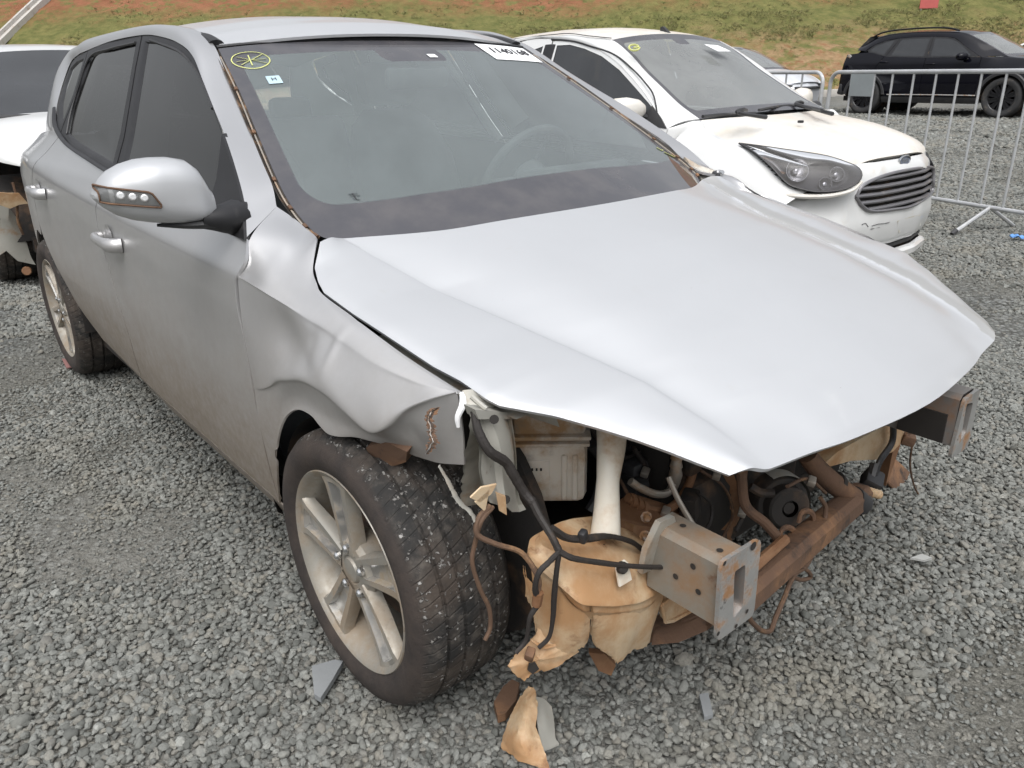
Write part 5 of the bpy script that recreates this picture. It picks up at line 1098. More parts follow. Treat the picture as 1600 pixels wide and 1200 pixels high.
# left side of the nose
b = MB(); b.poly3([px(1275, 735, .40), px(1310, 705, .42), px(1400, 655, .46), px(1418, 650, .46), px(1410, 690, .46), px(1396, 705, .46), px(1372, 718, .45), px(1330, 720, .43)], (-.06, .02, .0)); b.build('tan_support_panel', M_TANK, car)
one(lambda b: b.tube([px(1396, 650, .47), px(1394, 690, .47), px(1375, 720, .475), px(1366, 745, .475)], .009, 8), 'left_loom', M_BLK, car)
b = MB(); b.box(px(1362, 752, .475), (.05, .06, .05), rotm(.3, .4, .5), bev=.008); b.tube([px(1368, 725, .47), px(1362, 745, .475)], .014, 8); b.build('black_connector', M_BLK, car)
b = MB(); b.poly3([px(1396, 700, .42), px(1412, 680, .42), px(1392, 740, .42), px(1384, 760, .42)], (-.03, .01, 0)); b.build('left_bracket', M_RUSTY, car)
G = [[px(1398, 716, .34), px(1384, 742, .36), px(1384, 752, .36)], [px(1424, 740, .37), px(1410, 768, .39), px(1405, 776, .39)], [px(1438, 762, .39), px(1440, 786, .41), px(1438, 792, .41)], [px(1444, 782, .40), px(1452, 796, .42), px(1450, 800, .42)]]
b = MB(); Gd = [resample(r, 8) for r in G]; b.grid(Gd); b.grid(arr(Gd)-[.006, 0, 0], flip=True); b.build('splash_shield', M_MUDDY, car)
b = MB(); b.box(px(1419, 686, .47), (.035, .04, .03), rotm(0, .2, .5), bev=.004); b.tube([px(1415, 680, .47), px(1420, 672, .47), px(1428, 680, .47)], .003, 6); b.build('hanging_clip', M_MUDDY, car)
# harnesses
def wire(name, q, r, m=None, n=8, wob=.025): return one(lambda b: b.tube([px(*p) for p in q], r, n, wob=wob, steps=10*len(q)), name, m or M_WIRE, car)
wire('wiring_loom', [(740, 642, .365), (748, 675, .38), (765, 705, .395), (790, 722, .40), (800, 738, .405), (818, 768, .415), (832, 785, .43)], [.006, .008, .0085, .0085, .009, .0085, .008], n=10)
wire('wiring_loom', [(832, 785, .43), (845, 810, .45), (862, 838, .475), (874, 862, .49)], [.0075, .007, .0065, .006])
wire('wiring_loom', [(862, 826, .465), (885, 840, .47), (912, 842, .475), (950, 838, .475), (985, 846, .475), (1005, 860, .475), (1020, 872, .47)], [.007, .007, .0075, .005, .005, .005, .0045])
one(lambda b: b.box(px(911, 838, .48), (.014, .018, .024), rotm(.2, 0, .3), bev=.004), 'loom_clip', M_BLK, car)
wire('wiring_loom', [(874, 862, .492), (895, 872, .505), (930, 878, .515), (980, 884, .525), (1030, 886, .535), (1060, 882, .545), (1085, 876, .555), (1098, 895, .56)], [.006, .005, .005, .0045, .0045, .0045, .0045, .005])
wire('wiring_loom', [(874, 862, .492), (858, 878, .485), (842, 895, .48), (836, 920, .475), (842, 940, .47), (828, 965, .465), (822, 1000, .46), (806, 1020, .455)], [.0048, .0048, .005, .0055, .005, .004, .004, .004])
wire('wiring_loom', [(874, 862, .492), (870, 890, .49), (866, 930, .485), (864, 965, .48), (858, 995, .475), (842, 1012, .465)], [.0048, .0048, .0055, .005, .004, .004])
wire('brown_wire', [(765, 790, .40), (748, 810, .405), (746, 835, .41), (775, 850, .425), (812, 862, .44), (832, 885, .455), (842, 910, .47), (836, 945, .468)], .0048, M_WIREB)
wire('brown_wire', [(770, 792, .40), (752, 815, .41), (742, 850, .40), (738, 880, .40), (750, 920, .405), (764, 950, .41), (766, 980, .41), (758, 1000, .41)], .004, M_WIREB)
wire('brown_wire', [(1282, 778, .53), (1290, 795, .535), (1284, 830, .545), (1262, 880, .555), (1240, 900, .56), (1225, 935, .57), (1212, 965, .575), (1204, 985, .58), (1190, 985, .585), (1175, 972, .59), (1170, 962, .59)], .0055, M_WIREB)
wire('brown_wire', [(1246, 882, .56), (1262, 892, .555), (1266, 902, .55), (1250, 906, .555), (1236, 898, .56), (1225, 890, .56)], .005, M_WIREB)
wire('thin_wire', [(1426, 690, .47), (1422, 725, .46), (1428, 758, .45), (1440, 780, .445), (1446, 788, .445)], .003, M_WIREB)
b = MB(); cpl = [px(1442, 786, .445), px(1456, 790, .45), px(1476, 797, .455)]; b.tube(cpl, [.009, .013, .011], 8, wob=.1, steps=14); b.build('dangling_connector', M_MUDDY, car)
# looms and hoses in the gap between the tank and the canister
for q_, r_ in (([(915, 655, .24), (945, 700, .22), (975, 715, .22), (1010, 700, .22)], .005), ([(990, 700, .24), (1010, 735, .25), (1000, 775, .27), (960, 800, .29)], .006), ([(1020, 705, .25), (1035, 722, .27), (1070, 712, .28)], .004), ([(935, 735, .24), (965, 745, .26), (990, 790, .30), (1015, 820, .36)], .004), ([(1095, 735, .36), (1130, 760, .37), (1145, 800, .38), (1130, 840, .40)], .0035), ([(1150, 740, .40), (1165, 790, .42), (1150, 830, .43)], .005), ([(1230, 760, .52), (1262, 748, .50), (1290, 770, .50)], .004)):
    wire('engine_lead', q_, r_, M_WIRE if r_ > .0045 else M_WIREB)
for q_ in ((962, 748, .26), (1008, 738, .26), (1040, 800, .36), (1160, 800, .43), (1120, 742, .37), (1268, 752, .51)):
    one(lambda b: b.box(px(*q_), (.018, .024, .016), rotm(.3, .2, .5), bev=.003), 'lead_connector', M_BLK if q_[0] % 4 else M_ALU, car)
for q_ in ((1010, 808, .42), (1022, 850, .44), (1008, 838, .44)): one(lambda b: b.lathe([(0, .010), (.006, .010), (.008, .006), (.008, 0), (.012, -.001)], px(*q_), (1, -.7, .3), 8), 'flange_bolt', M_STEEL, car)
wire('harness_tape', [(842, 925, .474), (838, 945, .470)], .009, M_RUSTY)
one(lambda b: b.box(px(828, 1022, .456), (.016, .020, .022), rotm(.4, .2, .6), bev=.003), 'sensor_stub', M_MUDDY, res)

# ------------------------------------------------------------------ things lying on the gravel
def gp(x, y, z=0.): return at(x, y, z=z)
lp = empty('torn_plastic_piece', gp(825, 1150)); tag(lp, 'torn tan and grey wheel liner piece lying on the gravel below the reservoir', 'plastic scrap')
o0 = arr(lp.location)
G = [[gp(826, 1072, .085), gp(836, 1078, .085), gp(838, 1090, .08)], [gp(812, 1090, .07), gp(826, 1098, .085), gp(840, 1104, .08)], [gp(796, 1122, .045), gp(818, 1130, .075), gp(838, 1134, .06)], [gp(786, 1150, .02), gp(812, 1160, .055), gp(846, 1160, .04)], [gp(782, 1166, .006), gp(815, 1188, .02), gp(860, 1203, .008)]]
G = arr([resample(r, 14) for r in G]); G = np.stack([resample(G[:, j], 26) for j in range(14)], 1)-o0; G += rng.normal(0, .0008, G.shape)
b = MB(); b.grid(G); b.grid(G-[0, 0, .004], flip=True); b.build('tan_shell', M_TANK, lp)
G = [[gp(836, 1088, .075), gp(850, 1092, .06), gp(862, 1104, .045)], [gp(838, 1118, .06), gp(852, 1122, .05), gp(866, 1128, .03)], [gp(842, 1145, .05), gp(854, 1150, .035), gp(868, 1152, .02)], [gp(850, 1172, .03), gp(860, 1168, .02), gp(874, 1162, .01)]]
G = arr([resample(r, 10) for r in G]); G = np.stack([resample(G[:, j], 20) for j in range(10)], 1)-o0
b = MB(); b.grid(G); b.grid(G-[0, 0, .004], flip=True); b.build('grey_shell', M_PRIMER, lp)
def scrap(name, poly, z, th, m, label, cat):
    P = arr([gp(x, y, z) for x, y in poly]); c = P.mean(0); e = empty(name, c) if False else None
    b = MB(); b.poly3(P-c, (0, 0, th)); o = b.build(name, m, None, ang=30); o.location = c; tag(o, label, cat); return o
scrap('stone_slab', [(488, 1048), (524, 1038), (537, 1040), (520, 1070), (502, 1098), (492, 1092)], .012, .014, mat('slate_stone', (.20, .21, .215), .8, bump=(60, .4, .003)), 'flat grey broken stone slab lying beside the front wheel', 'stone')
scrap('stone_chip', [(1092, 1090), (1106, 1088), (1114, 1122), (1100, 1126)], .012, .010, MATS['slate_stone'], 'flat narrow stone chip lying on the gravel in front of the bare crush plate', 'stone')
scrap('brown_scrap', [(772, 1108), (786, 1084), (800, 1072), (812, 1078), (806, 1106), (790, 1126), (778, 1130)], .010, .02, M_MUDDY, 'dark brown muddy scrap beside the torn tan plastic', 'scrap')
scrap('red_scrap', [(97, 562), (106, 562), (114, 574), (104, 576)], .012, .006, mat('faded_red', (.24, .12, .11), .9), 'faded red scrap on the gravel by the rear tyre', 'scrap')
scrap('pale_chip', [(1422, 874), (1440, 868), (1456, 874), (1444, 878)], .016, .006, mat('pale_card', (.36, .365, .35), .8), 'small pale flat chip on the gravel right of the car nose', 'chip')

# ------------------------------------------------------------------ the other cars
class Pose:
    """a car's own frame: front axle at its origin, nose towards +x"""
    def __init__(s, x, y, z, yaw): s.o = arr([x, y, z]); s.c, s.s = math.cos(yaw), math.sin(yaw); s.yaw = yaw
    def L(s, p): d = arr(p)-s.o; return arr([s.c*d[0]+s.s*d[1], -s.s*d[0]+s.c*d[1], d[2]])
    def V(s, d): return arr([s.c*d[0]+s.s*d[1], -s.s*d[0]+s.c*d[1], d[2]])
    def ray(s, x, y): return s.L(CAM), s.V(((x-800)/FOC)*RT-((y-600)/FOC)*UP+FW)
    def at(s, u_, v_, **k):
        (a, v), = k.items(); i = 'xyz'.index(a); o, d = s.ray(u_, v_); return o+(v-o[i])/d[i]*d
    def hit(s, x, y, S, t0=1.5, t1=25):
        o, d = s.ray(x, y); t = np.arange(t0, t1, .004); P = o+t[:, None]*d; g = -P[:, 1]-S(P[:, 0], P[:, 2]); k = np.where((g[:-1] > 0) & (g[1:] <= 0))[0]
        return P[k[0]+1] if len(k) else None

def generic_car(root, p):
    S, zs, wb, ar, paint = p['S'], p['sill'], p['wb'], p['arch'], p['paint']; belt, top = p['belt'], p['top']; xf, xr = p['xf'], p['xr']; cen = (-wb/2, 0, .55)
    bz = lambda x: float(np.interp(x, [q[0] for q in belt][::-1], [q[1] for q in belt][::-1]))
    tz = lambda x: float(np.interp(x, [q[0] for q in top][::-1], [q[1] for q in top][::-1]))
    xa, xb, xc = belt[0][0], p['bsplit'], p['csplit']; wz = p.get('wz', .33)
    arch = lambda c, a0, a1, n=10: [(c+ar*math.cos(t), wz+ar*math.sin(t)) for t in np.linspace(math.radians(a0), math.radians(a1), n)]
    P3 = lambda x, z: arr([x, -float(S(x, z)), z])
    he = p['hood_edge']
    for m in (False, True):
        kw = dict(mirror=m, center=cen)
        panel('front_door', lift(coons([(xb[0]+.004, zs), (xa+.0, zs)], [(xa, zs), (xa+.02, .6), (xa, belt[0][1])], [(xb[0]+.004, bz(xb[0])), (xa, belt[0][1])], [(xb[0]+.004, zs), (xb[0]+.004, bz(xb[0]))], 30, 24), S), paint, root, **kw)
        ra = arch(-wb, 5, 78)
        panel('rear_door', lift(coons([(ra[0][0]+.04, zs), (xb[0]-.004, zs)], [(xb[0]-.004, zs), (xb[0]-.004, bz(xb[0]))], [(xc[0], bz(xc[0])), (xb[0]-.004, bz(xb[0]))], [(ra[0][0]+.04, zs)]+[(x+.02, z) for x, z in ra[1:]]+[(xc[0], bz(xc[0]))], 30, 24), S), paint, root, **kw)
        ra2 = arch(-wb, 175, 78)
        panel('quarter_panel', lift(coons([(xr+.12, zs+.12)]+ra2, [ra2[-1], (xc[0]-.01, bz(xc[0]))], [(xr+.1, belt[-1][1]-.03), (belt[-1][0], belt[-1][1]), (xc[0]-.01, bz(xc[0]))], [(xr+.12, zs+.12), (xr+.03, .6), (xr+.1, belt[-1][1]-.03)], 40, 24), S), paint, root, **kw)
        fa = arch(0, 178, 8, 16); sc = -1 if m else 1
        FE = keysample([P3(xa+.01, zs)]+[P3(*q) for q in fa]+[P3(fa[-1][0]+.06, zs+.1)], 4); n_ = len(FE)
        TE = resample([P3(xa+.01, belt[0][1])]+[arr(h) for h in he], n_); ML = resample([P3(xa+.01, (zs+belt[0][1])/2)]+[P3(x, he[0][2]-.12+(he[-1][2]-he[0][2])*t) for t, x in ((.3, -ar), (.5, 0), (.7, ar*.6))]+[P3(fa[-1][0]+.12, .58)], n_)
        MT = resample([P3(xa+.01, belt[0][1]-.03)]+[arr([h[0], h[1]*.6-.4*float(S(h[0], .7)), h[2]-.02]) for h in he], n_)
        G = np.stack([keysample(arr([FE[i], ML[i], MT[i], TE[i]]), 7) for i in range(n_)]); panel('front_fender', G, paint, root, **kw)
        G = lift(coons([(-wb+ar, zs-.12), (-ar, zs-.12)], [(-ar, zs-.12), (-ar, zs-.006)], [(-wb+ar, zs-.006), (-ar, zs-.006)], [(-wb+ar, zs-.12), (-wb+ar, zs-.006)], 20, 6), S); panel('rocker_sill', G, p.get('clad', paint), root, **kw)
        # pillar and roof rail
        O = keysample([P3(*q) for q in top]); I = keysample(p['rail']); tt = np.linspace(0, 1, 7)[None, :, None]; Gp = O[:, None]*(1-tt)+I[:, None]*tt; Gp += arr([0, -.5, .8])*(.016*np.sin(np.pi*tt)); panel('roof_pillar', Gp, paint, root, **kw)
        for nm, O_k, I_k in p['windows']:
            G = lift(ring(O_k, I_k, 3, 3), S, -.004); sheet(nm+'_frame', G, p.get('trim', M_TRIM), root, m, center=cen)
            sheet(nm+'_glass', lift(fan(grow(I_k, 1.05), 4, 3), S, -.008), p['glass'], root, m, center=cen)
        for hx, hz in p['handles']:
            b = MB(); b.tube([P3(hx-.09, hz)*[1, sc, 1], (P3(hx-.06, hz)-[0, .03, 0])*[1, sc, 1], (P3(hx+.06, hz)-[0, .03, 0])*[1, sc, 1], P3(hx+.09, hz)*[1, sc, 1]], .012, 8); b.build('door_handle', p.get('handle', paint), root)
        b = MB(); mx_, mz_ = p['mirror']; y0 = float(S(mx_, mz_))
        rows = []
        for t, k in ((.02, .5), (.06, .85), (.12, 1), (.18, .95), (.22, .7), (.235, .3)):
            a = np.linspace(0, 2*math.pi, 20, endpoint=False); rows.append(np.stack([mx_-.25*t+.075*k*np.cos(a), np.full(20, -sc*(y0+t)), mz_+.03+.07*k*np.sign(np.sin(a))*np.abs(np.sin(a))**.7], 1))
        b.grid(rows, closed_v=True, flip=m); b.f.append(tuple(range(b.n-20, b.n))); b.m.append(0); mh = b.build('side_mirror', p.get('mirror_paint', paint), root)
        b = MB(); b.tube([(mx_, -sc*(y0-.02), mz_-.02), (mx_, -sc*(y0+.06), mz_)], [.045, .03], 10, flat=.6); b.build('mirror_foot', M_BLK, mh)
        a = np.linspace(math.radians(-5), math.radians(185), 20)
        for xo in (0, -wb):
            b = MB(); b.grid([[(xo+(ar+.01)*math.cos(t), -sc*y, wz+(ar+.01)*math.sin(t)) for t in a] for y in (S(xo, .5)-.02, .55)], flip=m); b.prism([(ar*math.cos(t), ar*math.sin(t)) for t in np.linspace(0, 2*math.pi, 16, endpoint=False)], (xo, -sc*.56, wz), (1, 0, 0), (0, 0, 1), (0, sc*.02, 0)); b.build('wheel_housing', M_LINER, root)
    # top skins
    R_ = [tuple(q) for q in p['rail']]; n_ = 24; kk = int(np.argmin([abs(q[0]-p['ws_top'][0]) for q in R_])); bowx = p.get('bow', .12); rr = resample(R_[kk:], n_); G = []
    for q in rr:
        yy = np.linspace(-1, 1, 17); zc = float(np.interp(q[0], [a for a, _ in p['roofline']][::-1], [c for _, c in p['roofline']][::-1])); G.append(np.stack([q[0]+bowx*.4*(1-yy**2)*math.exp(-len(G)/2.5), -q[1]*yy, q[2]+(max(zc, q[2])-q[2])*(1-np.abs(yy)**2.2)], 1))
    panel('roof', G, p.get('roof_paint', paint), root, center=cen)
    ws = R_[:kk+1][::-1]     # top -> cowl
    wsr = resample(ws, 14); yy = np.linspace(-1, 1, 19)
    G = np.stack([np.stack([q[0]+bowx*(.4+.6*i/13)*(1-yy**2), -q[1]*yy, q[2]+(.015+(float(np.interp(R_[kk][0], [a for a, _ in p['roofline']][::-1], [c for _, c in p['roofline']][::-1]))-R_[kk][2]-.015)*max(0, 1-i/4))*(1-np.abs(yy)**2.2)], 1) for i, q in enumerate(wsr)], 1)[:, ::-1]
    wsc = panel('windscreen', G, p.get('wsglass', M_KAWS), root, rim=0, uv=True, center=cen)
    hl = p['hoodline']; n_ = 22; E = resample(he, n_); C = resample(hl, n_); yy = np.linspace(-1, 1, 21); G = []
    for i in range(n_): G.append(np.stack([E[i][0]+(C[i][0]-E[i][0])*(1-yy**2), E[i][1]*-yy*-1*-1, E[i][2]+(C[i][1]-E[i][2])*(1-np.abs(yy)**p.get('hexp', 2.4))], 1))
    if not p.get('nohood'): panel('hood', G, p.get('hood_paint', paint), root, center=cen, rim=.012)
    # tail
    tl = p['tail']; G = [[(x+.09*(abs(t)**2.5), y*t, z) for t in np.linspace(-1, 1, 17)] for x, y, z in tl]; panel('tailgate', G, p.get('tail_paint', paint), root, center=cen); rg = p['rear_glass']
    G = [[(x+.07*abs(t)**2.5, y*t, z) for t in np.linspace(-1, 1, 13)] for x, y, z in rg]; panel('rear_window', G, p['glass'], root, rim=0, center=cen)
    b = MB(); b.box((-wb/2-.1, 0, zs-.06), (wb+1.0, 1.3, .10)); b.box((-wb*.55, 0, .62), (wb*.62, 1.35, .5)); b.box((.05, 0, .52), (.9, 1.0, .36)); b.build('underbody', M_DARK, root)
    b = MB(); b.box((xa-.05, 0, belt[0][1]-.12), (.5, 1.25, .16), bev=.04)
    for y in (-.36, .36):
        b.box((-1.35, y, .9), (.16, .48, .6), rotm(0, -.25, 0), bev=.06); b.box((-1.47, y, 1.27), (.09, .25, .16), bev=.04)
    b.box((-2.3, 0, .9), (.16, 1.15, .5), rotm(0, -.3, 0), bev=.06); b.build('cabin_seats', M_SEAT, root)
    if p.get('bumper'):
        G = []
        for z, xc_, prof in p['bumper']:
            ys_ = np.linspace(-1, 1, 49)*prof[-1][0]; xx = np.interp(np.abs(ys_), [a for a, _ in prof], [c for _, c in prof]); G.append(np.stack([xx, ys_, np.full(49, z)], 1))
        G = np.stack([resample(arr(G)[:, j], 26) for j in range(49)], 1); p['bump_grid'] = G
        if not p.get('bumper_hole'): panel('front_bumper', G, paint, root, center=cen)
    return wsc

def hatch_S(hw, tum, z0=.95, wx=None):
    DZ = [0, .15, .22, .30, .42, .60, .80, z0-.08, z0-.03, z0+.03, 1.45]; DD = [.22, .15, .08, .03, .008, 0, .008, .022, .04, .065, .065+tum*(1.45-z0-.03)]
    wx = wx or ([-3.4, -3.2, -3.0, -2.6, -2.2, -.3, .2, .5, .7], [-.20, -.09, -.05, -.015, 0, 0, -.01, -.06, -.18])
    return spline_s(wx[0], [hw+a for a in wx[1]], DZ, DD)

# ---- white hatchback parked alongside
PK = Pose(-1.3337, 2.9166, 0, -.02365); SK = hatch_S(.8475, .44)
ka = empty('white_hatchback', PK.o, PK.yaw); tag(ka, 'white hatchback with dusty hood and slatted grille, parked beyond the silver car', 'car')
def kw_(L): return [tuple(PK.hit(x, y, SK)[[0, 2]]) for x, y in L]
ktop = kw_([(1043, 201), (1034, 184), (1020, 165), (1007, 145), (988, 122), (967, 100), (943, 82), (920, 71), (890, 63), (860, 60), (830, 61)])
zt_ = ktop[-1][1]; ktop += [(-2.35, 1.415), (-2.60, 1.36), (-2.72, 1.27), (-2.66, 1.10)]
kbelt = [ktop[0], (-.9, .965), (-1.6, .99), (-2.2, 1.03), ktop[-1]]
kg = kw_([(870, 71), (890, 70), (913, 76), (940, 88), (967, 109), (993, 138), (1013, 161), (1030, 182)])
xk = kg[0][0]
kw1O = [(xk-.05, ktop[8][1]), ktop[8], ktop[7], ktop[6], ktop[5], ktop[4], ktop[3], ktop[1], ktop[0], (-.9, .968), (xk-.02, .99)]
kw1I = [(xk, kg[0][1]), kg[1], kg[2], kg[3], kg[4], kg[5], kg[6], kg[7], (kg[7][0]-.02, .985), (-.9, .985), (xk+.03, 1.005)]
kw2O = [(xk-.06, ktop[8][1]), ktop[9], ktop[10], (-2.2, 1.40), (-2.33, 1.20), (-2.25, 1.035), (-1.8, 1.005), (xk-.03, .992)]
kw2I = [(xk-.14, kg[0][1]), (-1.75, 1.385), (-1.95, 1.38), (-2.12, 1.35), (-2.22, 1.20), (-2.16, 1.06), (-1.8, 1.03), (xk-.12, 1.01)]
A0, A1 = PK.at(967, 66, y=-.535), PK.at(1093, 185, y=-.640)
WSp = [PK.at(x, y, y=-v) for x, y, v in ((967, 66, .535), (993, 96, .556), (1020, 122, .578), (1046, 148, .602), (1068, 168, .622), (1093, 186, .640))]
krail = [(-2.62, -.50, 1.30), (-2.55, -.52, 1.36), (-2.42, -.53, 1.42), (-2.2, -.54, 1.452), (-1.9, -.545, 1.470), (-1.6, -.55, 1.478), (-1.35, -.55, 1.478), (-1.15, -.545, 1.452)]
krail_f = [tuple(w) for w in WSp[::-1]]            # cowl -> windscreen top
KR = krail_f+krail[::-1][0:1]+krail[::-1][1:]
KR = resample(arr(KR), len(ktop), True)
KH = [PK.at(x, y, y=-v) for x, y, v in ((1095, 188, .645), (1101, 204, .668), (1125, 214, .680), (1153, 226, .690), (1220, 234, .628), (1290, 245, .525), (1318, 254, .455), (1333, 261, .392))]
KBUMP = [(.795, 0, [(0, .655), (.25, .645), (.40, .605), (.47, .57)]), (.74, 0, [(0, .69), (.25, .68), (.42, .632), (.52, .555), (.60, .47)]), (.66, 0, [(0, .705), (.25, .695), (.45, .64), (.6, .52), (.70, .38), (.76, .25)]),
         (.56, 0, [(0, .712), (.25, .70), (.48, .645), (.65, .50), (.76, .33), (.81, .20)]), (.47, 0, [(0, .715), (.25, .705), (.5, .65), (.68, .50), (.78, .33), (.82, .22)]), (.38, 0, [(0, .70), (.25, .69), (.5, .63), (.68, .48), (.78, .32), (.82, .24)]), (.345, 0, [(0, .68), (.25, .67), (.5, .61), (.67, .46), (.77, .31), (.81, .24)])]
KHs = resample(arr(KH), 61); _k = np.exp(-.5*(np.arange(-12, 13)/5.)**2); _k /= _k.sum(); _p = np.pad(KHs, ((12, 12), (0, 0)), 'reflect', reflect_type='odd'); KH = [q for q in np.stack([np.convolve(_p[:, c], _k, 'valid') for c in range(3)], 1)[::5]]
kp = dict(hexp=4., S=SK, sill=.30, wb=2.49, arch=.33, paint=M_WHITE, belt=kbelt, top=ktop, xf=.70, xr=-3.10, bsplit=(xk-.04, 0), csplit=(-2.28, 0), hood_edge=[tuple(k) for k in KH],
          rail=[tuple(k) for k in KR], windows=[('window', kw1O, kw1I), ('rear_door_window', kw2O, kw2I)], handles=[(-1.32, .86), (-2.2, .90)], mirror=(-.50, 1.02), mirror_paint=M_WHITED, ws_top=tuple(WSp[0]),
          roofline=[(-.90, 1.45), (-1.1, 1.50), (-1.4, 1.532), (-1.8, 1.54), (-2.2, 1.525), (-2.62, 1.45)], roof_paint=M_WHITED, hoodline=[(-.06, 1.004), (.10, .985), (.28, .955), (.45, .905), (.57, .855), (.625, .825), (.645, .812)], hood_paint=M_WHITED,
          tail=[(-3.06, .70, .35), (-3.12, .72, .6), (-3.08, .70, .98)], rear_glass=[(-3.08, .66, .98), (-2.85, .58, 1.25), (-2.64, .50, 1.42)], glass=M_DKGL, bumper=KBUMP, bumper_hole=True, bow=.045, trim=M_WHITE)
kws = generic_car(ka, kp)
# door shut line and B pillar in black
b = MB(); sl = [PK.hit(x, y, SK) for x, y in ((862, 61), (895, 64), (920, 71), (960, 85), (991, 110), (1010, 131), (1021, 147), (1026, 168), (1028, 185))]; b.tube([q-arr([0, .003, 0]) for q in sl], .005, 6); b.build('door_shut_line', M_BLK, ka)
b = MB(); q = [(xk-.055, 1.0), (xk-.06, 1.2), (xk-.065, ktop[8][1]-.02)]; b.tube([arr([x, -float(SK(x, z))-.0, z]) for x, z in q], .05, 8, flat=.12); b.build('pillar_cover', M_TRIM, ka)
b = MB(); rd = [KR[i]+arr([0, -.004, .010]) for i in range(len(KR)) if KR[i][0] < -1.0]; b.tube(rd, .006, 6, flat=.5); b.build('roof_moulding', M_BLK, ka)
# sail triangle
b = MB(); Gs = lift(fan([ktop[0], ktop[1], ktop[2], (ktop[2][0]-.06, 1.0), (-.52, .975)], 4, 3), SK, .005); b.grid(Gs, closed_u=True); b.build('mirror_triangle', M_BLK, ka)
# bumper with an opening for the grille
GRL = [(1336, 308), (1347, 290), (1370, 278), (1395, 270), (1425, 264), (1453, 261), (1457, 268), (1457, 283), (1453, 302), (1425, 321), (1395, 327), (1362, 330), (1346, 322)]
def on_bump(x, y):
    o, d = PK.ray(x, y); best = None
    for xx in np.arange(.50, .76, .002):
        P = o+(xx-o[0])/d[0]*d
        xb_ = [float(np.interp(abs(P[1]), [a for a, _ in pr], [c for _, c in pr])) for _, _, pr in KBUMP]; xs = float(np.interp(P[2], [z for z, _, _ in KBUMP][::-1], xb_[::-1]))
        if best is None or abs(P[0]-xs) < best[0]: best = (abs(P[0]-xs), P)
    return best[1]
gl3 = arr([on_bump(*q) for q in GRL]); poly = gl3[:, 1:]
def inside(y, z, P):
    c = False
    for i in range(len(P)):
        a, d = P[i], P[i-1]
        if (a[1] > z) != (d[1] > z) and y < (d[0]-a[0])*(z-a[1])/(d[1]-a[1])+a[0]: c = not c
    return c
BG = kp['bump_grid']; BG = np.stack([resample(BG[i], 121, False) for i in range(BG.shape[0])], 0); BG = np.stack([resample(BG[:, j], 60, True) for j in range(121)], 1)
b = MB(); V = BG.reshape(-1, 3); F = []
for i in range(59):
    for j in range(120):
        c = (BG[i, j]+BG[i+1, j+1])/2
        if not inside(c[1], c[2], poly): F.append((i*121+j, i*121+j+1, (i+1)*121+j+1, (i+1)*121+j))
b.add(V, F); kb = b.build('front_bumper', M_WHITE, ka)
gr_ = MB(); gc = gl3.mean(0); loopk = keysample(np.vstack([gl3, gl3[:1]]), 5)[:-1]
gr_.tube(np.vstack([loopk, loopk[:1]])+arr([.004, 0, 0]), .011, 8, smooth=False, flat=.8); grl = gr_.build('grille', mat('grille_surround', (.23, .225, .235), .35, .6, dirt=((.3, .26, .22), .55, .8, 12)), ka)
b = MB(); b.grid(np.stack([loopk+arr([0, 0, 0]), gc+(loopk-gc)*.97-arr([.05, 0, 0]), np.repeat((gc-arr([.05, 0, 0]))[None], len(loopk), 0)], 1), closed_u=True); b.build('grille_recess', M_DARK, grl)
z0, z1 = poly[:, 1].min(), poly[:, 1].max()
for k in range(5):
    z = z0+(z1-z0)*(.13+.185*k); ys_ = [y for y in np.linspace(-.5, .5, 200) if inside(y, z, poly)]
    yy = np.linspace(min(ys_), max(ys_), 16); pr = [float(np.interp(z, [a for a, _, _ in KBUMP][::-1], [float(np.interp(abs(y), [a for a, _ in q], [c for _, c in q])) for _, _, q in KBUMP][::-1])) for y in yy]
    b = MB(); b.tube(np.stack([arr(pr)-.006, yy, np.full(16, z)], 1), .0125, 8, smooth=False, flat=.9); b.build('grille_slat', MATS['grille_surround'], grl)
# oval badge with its script-like lettering
c = on_bump(1411, 250)+arr([.006, 0, 0]); th = np.linspace(0, 2*math.pi, 40, endpoint=False)
b = MB(); b.prism([(.058*math.cos(t), .024*math.sin(t)) for t in th], c, (0, 1, 0), (-.25, 0, 1), (.004, 0, .001)); bd = b.build('oval_badge', mat('badge_grey_blue', (.16, .18, .23), .35, .3), ka)
b = MB(); b.tube([c+arr([.005, .058*math.cos(t), .024*math.sin(t)]) for t in np.linspace(0, 2*math.pi, 41)], .0035, 6, smooth=False); b.build('badge_rim', M_CHROME, bd)
text('badge_script', 'Ford', c+arr([.0062, 0, .001]), (0, 1, 0), (-.25, 0, 1), .034, M_CHROME, bd)
# plate recess with peeled remains and scuffs
b = MB(); P4 = [on_bump(*q)+arr([.004, 0, 0]) for q in ((1401, 345), (1437, 334), (1438, 352), (1403, 364))]; b.add(P4, [(0, 1, 2, 3)]); b.build('plate_mark', mat('yellowed_plate_mark', (.58, .54, .44), .6, dirt=((.70, .69, .66), .45, .6, 12), dirt2=((.35, .31, .26), .6, .75, 25)), ka)
for L_s in ([(1346, 351), (1352, 349), (1356, 354)], [(1362, 353), (1372, 350), (1382, 349), (1390, 347)], [(1360, 358), (1374, 355)]):
    one(lambda b: b.tube([on_bump(*q)+arr([.001, 0, 0]) for q in L_s], .0028, 5, flat=.5, wob=.3, steps=14), 'bumper_scuff', M_BLK, ka)
